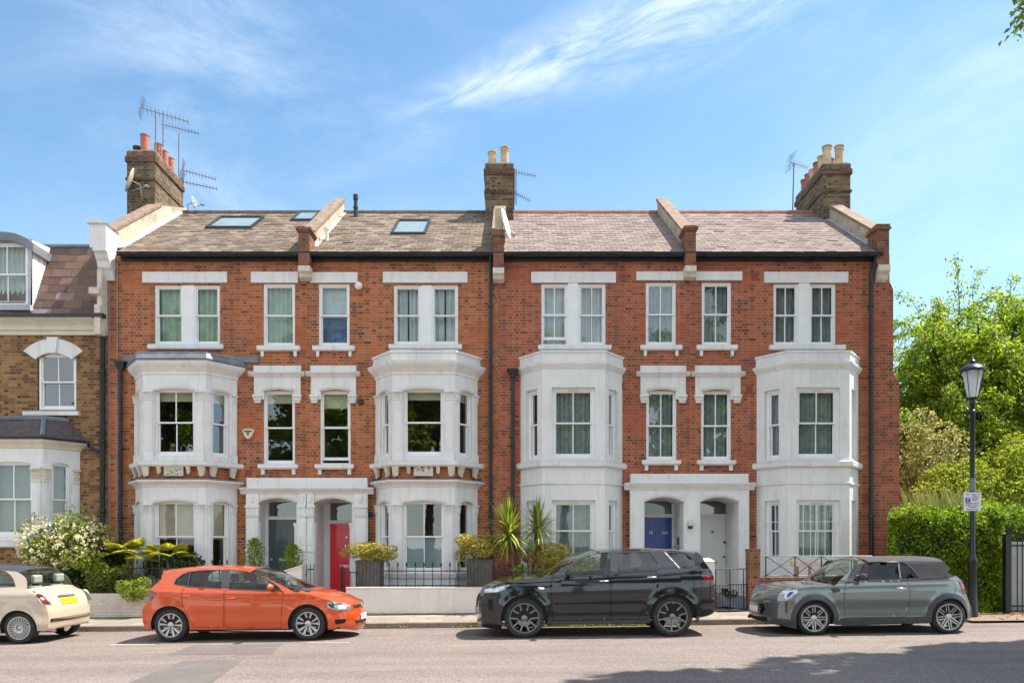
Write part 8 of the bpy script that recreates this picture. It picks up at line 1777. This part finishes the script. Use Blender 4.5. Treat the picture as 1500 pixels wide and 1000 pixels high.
# ------------------------------------------------------------------ trees
def tree(name, label, base, H_, crownc, crownr, seed, nleaf, lsize, mat, weep=0.0, limbs=14, trunk_r=0.3, group=None, bark='bark_dark', twig_n=9, topbias=0.2, twig_len=1.4, leafy=None, keep=None, scat=(0.10, 0.13)):
    """tapered trunk, limbs into the crown, twigs that carry the leaves (arching down when weep > 0)"""
    rng = random.Random(seed); nr = np.random.default_rng(seed); t = thing(name, base, label, 'tree', group)
    B_ = Vector(base); C_ = Vector(crownc); R_ = Vector(crownr); q = MB(); P = []; Dv = []
    fork = B_.lerp(C_, 0.55); q.tube([B_, B_.lerp(fork, 0.5) + Vector((0.12, 0, 0)), fork], [trunk_r, trunk_r * 0.8, trunk_r * 0.6], 12)
    for i in range(limbs):
        a = 2 * math.pi * i / limbs + rng.uniform(-0.3, 0.3); el = rng.uniform(-0.25, 1.35); d = Vector((math.cos(a) * math.cos(el), math.sin(a) * math.cos(el), math.sin(el)))
        tip = C_ + Vector((d.x * R_.x, d.y * R_.y, d.z * R_.z)) * rng.uniform(0.72, 0.95); mid = fork.lerp(tip, 0.5) + Vector((0, 0, 0.12 * (tip - fork).length))
        pts = [fork.lerp(mid, s).lerp(mid.lerp(tip, s), s) for s in (0, 0.2, 0.4, 0.6, 0.8, 1.0)]
        q.tube(pts, [trunk_r * 0.34 * (1 - 0.8 * s) + 0.012 for s in (0, 0.2, 0.4, 0.6, 0.8, 1.0)], 7)
        for k in range(twig_n):
            s = rng.uniform(0.35, 1.0); p = pts[min(5, int(s * 5))].lerp(pts[min(5, int(s * 5) + 1)], s * 5 % 1) if s < 1 else tip
            dd = (Vector((rng.gauss(0, 1), rng.gauss(0, 1), rng.gauss(0.35, 0.6))).normalized() + d * 0.7).normalized(); L = rng.uniform(0.6, 1.25) * twig_len
            tw = [p]; cur = dd.copy(); pp = p.copy()
            for j in range(6): cur = (cur + Vector((rng.gauss(0, 0.1), rng.gauss(0, 0.1), -weep * (0.35 + 0.1 * j)))).normalized(); pp = pp + cur * L / 6 * (1.25 if weep else 1); tw.append(pp.copy())
            q.tube(tw, [0.022, 0.018, 0.014, 0.011, 0.009, 0.007, 0.004], 4)
            m_ = int(nleaf / (limbs * twig_n)); 
            for j in range(m_):
                s2 = rng.uniform(0.08, 1.0) * 5.99; a_ = tw[int(s2)].lerp(tw[int(s2) + 1], s2 % 1) if int(s2) < 6 else tw[6]; o_ = Vector((rng.gauss(0, 1), rng.gauss(0, 1), rng.gauss(0, 0.8))) * (scat[0] + scat[1] * twig_len * (1 - 0.5 * s2 / 6))
                P.append(tuple(a_ + o_)); dv = (tw[min(6, int(s2) + 1)] - tw[int(s2)]).normalized(); Dv.append(tuple(dv + Vector((0, 0, -0.3 * (1 if weep else 0)))))
    q.build('trunk', M[bark], t, smooth=True)
    P = np.array(P); Dv = np.array(Dv)
    if keep is not None: k = keep(P); P = P[k]; Dv = Dv[k]
    leafmesh('crown', P, M[mat], lsize, t, nr, 0.45, dirs=Dv * 0.8)
    return t
tree('weeping_tree', 'large arching yellow green tree behind the hedge and street lamp', (18.0, 29.5, 0), 11, (17.6, 29.0, 6.7), (4.9, 4.0, 4.3), 101, 115000, 0.145, 'leaf_tree', weep=0.5, limbs=34, twig_n=17, trunk_r=0.32, twig_len=2.3, scat=(0.06, 0.045))
tree('garden_tree', 'lower bright green tree close to the brick gable', (15.1, 27.0, 0), 6, (15.0, 26.8, 4.9), (2.9, 2.0, 2.7), 102, 30000, 0.14, 'leaf_tree', weep=0.5, limbs=18, twig_n=12, trunk_r=0.18, twig_len=1.4, scat=(0.06, 0.05))
tree('garden_tree', 'dark green tree at the right edge behind the weeping tree', (24.5, 36.0, 0), 9, (24.0, 35.0, 5.6), (5.0, 3.0, 4.2), 103, 22000, 0.22, 'leaf_mid', limbs=18, twig_n=10, trunk_r=0.3, twig_len=1.7)
tree('garden_tree', 'dark green tree deep behind the weeping tree near the brick gable', (19.0, 38.0, 0), 8, (19.5, 38.0, 4.6), (6.0, 3.0, 3.6), 104, 22000, 0.24, 'leaf_mid', limbs=18, twig_n=10, trunk_r=0.3, twig_len=1.7)
# the tall plane tree on this side of the road: only a twig shows, but it shades the road at the right
t = thing('plane_tree', (16.5, 8.0, 0.1), 'tall roadside tree with a leafy twig dipping into the top right corner', 'tree'); rng = np.random.default_rng(105); q = MB()
q.tube([(16.5, 8.0, 0.1), (16.3, 8.3, 5), (15.5, 9.2, 10)], [0.4, 0.33, 0.24], 12)
for e in ((9.6, 10.2, 12.6), (12.0, 11.2, 13.6), (16.5, 13.5, 13.5), (19.5, 13, 13), (13.5, 8.2, 12.4), (9.0, 9.0, 11.8)): q.tube([(15.5, 9.2, 10), Vector((15.5, 9.2, 10)).lerp(Vector(e), 0.5) + Vector((0, 0, 0.8)), e], [0.16, 0.10, 0.04], 7)
tw_ = [Vector((9.0, 9.6, 11.8)), Vector((8.2, 10.6, 10.9)), Vector((7.62, 11.0, 10.2)), Vector((7.42, 11.0, 9.55)), Vector((7.36, 11.0, 9.1))]; q.tube(tw_, [0.03, 0.02, 0.014, 0.009, 0.005], 6); q.build('trunk', M['bark_dark'], t, smooth=True)
P = np.concatenate([blob(rng, (11.6, 10.0, 13.0), (3.3, 2.5, 2.0), 11000, lumps=16, lr=0.5), blob(rng, (16.4, 12.0, 13.4), (4.3, 3.3, 2.0), 17000, lumps=22, lr=0.45), blob(rng, (14.0, 7.2, 12.6), (4.2, 3.0, 2.2), 9000, lumps=16)])
P = P[~((CX + P[:, 0] * FPX / P[:, 1] < 1500) & (HZ - (P[:, 2] - CH) * FPX / P[:, 1] > 0))]
leafmesh('crown', P, M['leaf_mid'], 0.42, t, rng, 0.6)
pts = np.concatenate([np.array(tw_[2 + k // 40].lerp(tw_[min(4, 3 + k // 40)], (k % 40) / 40))[None, :] + rng.normal(size=(1, 3)) * np.array([0.09, 0.12, 0.07]) for k in list(range(80)) * 2]); leafmesh('hanging_twig', pts, M['leaf_lime'], 0.13, t, rng, 0.42, dirs=np.tile([-0.5, 0, -0.6], (160, 1)))
# street trees behind the camera: they are what the window panes and car doors reflect
RT = [tree('roadside_tree', 'roadside tree across the street, furthest left of its row', (-25, -17, 0), 17, (-25, -17, 10.5), (6.4, 3.6, 8.2), 201, 17000, 0.5, 'leaf_hedge', limbs=20, twig_n=9, trunk_r=0.4, twig_len=2.3, group='roadside trees across the street')]
LAB_ = ['roadside tree across the street, reflected in the left first floor bay', 'roadside tree across the street, left of the centre of the terrace', 'roadside tree across the street, right of the centre of the terrace', 'roadside tree across the street, reflected in the right hand bay', 'roadside tree across the street, furthest right of its row']
for x, y, a_ in ((-15.5, -18.5, 1.1), (-6.0, -17.5, 2.3), (4.0, -18.5, 3.6), (14.0, -17.5, 4.7), (24.0, -18, 5.9)):
    c_ = RT[0].copy(); COL.objects.link(c_); c_.location = (x, y, 0); c_.rotation_euler = (0, 0, a_)
    c_['label'] = LAB_.pop(0)
    for ch in list(RT[0].children): d_ = ch.copy(); COL.objects.link(d_); d_.parent = c_
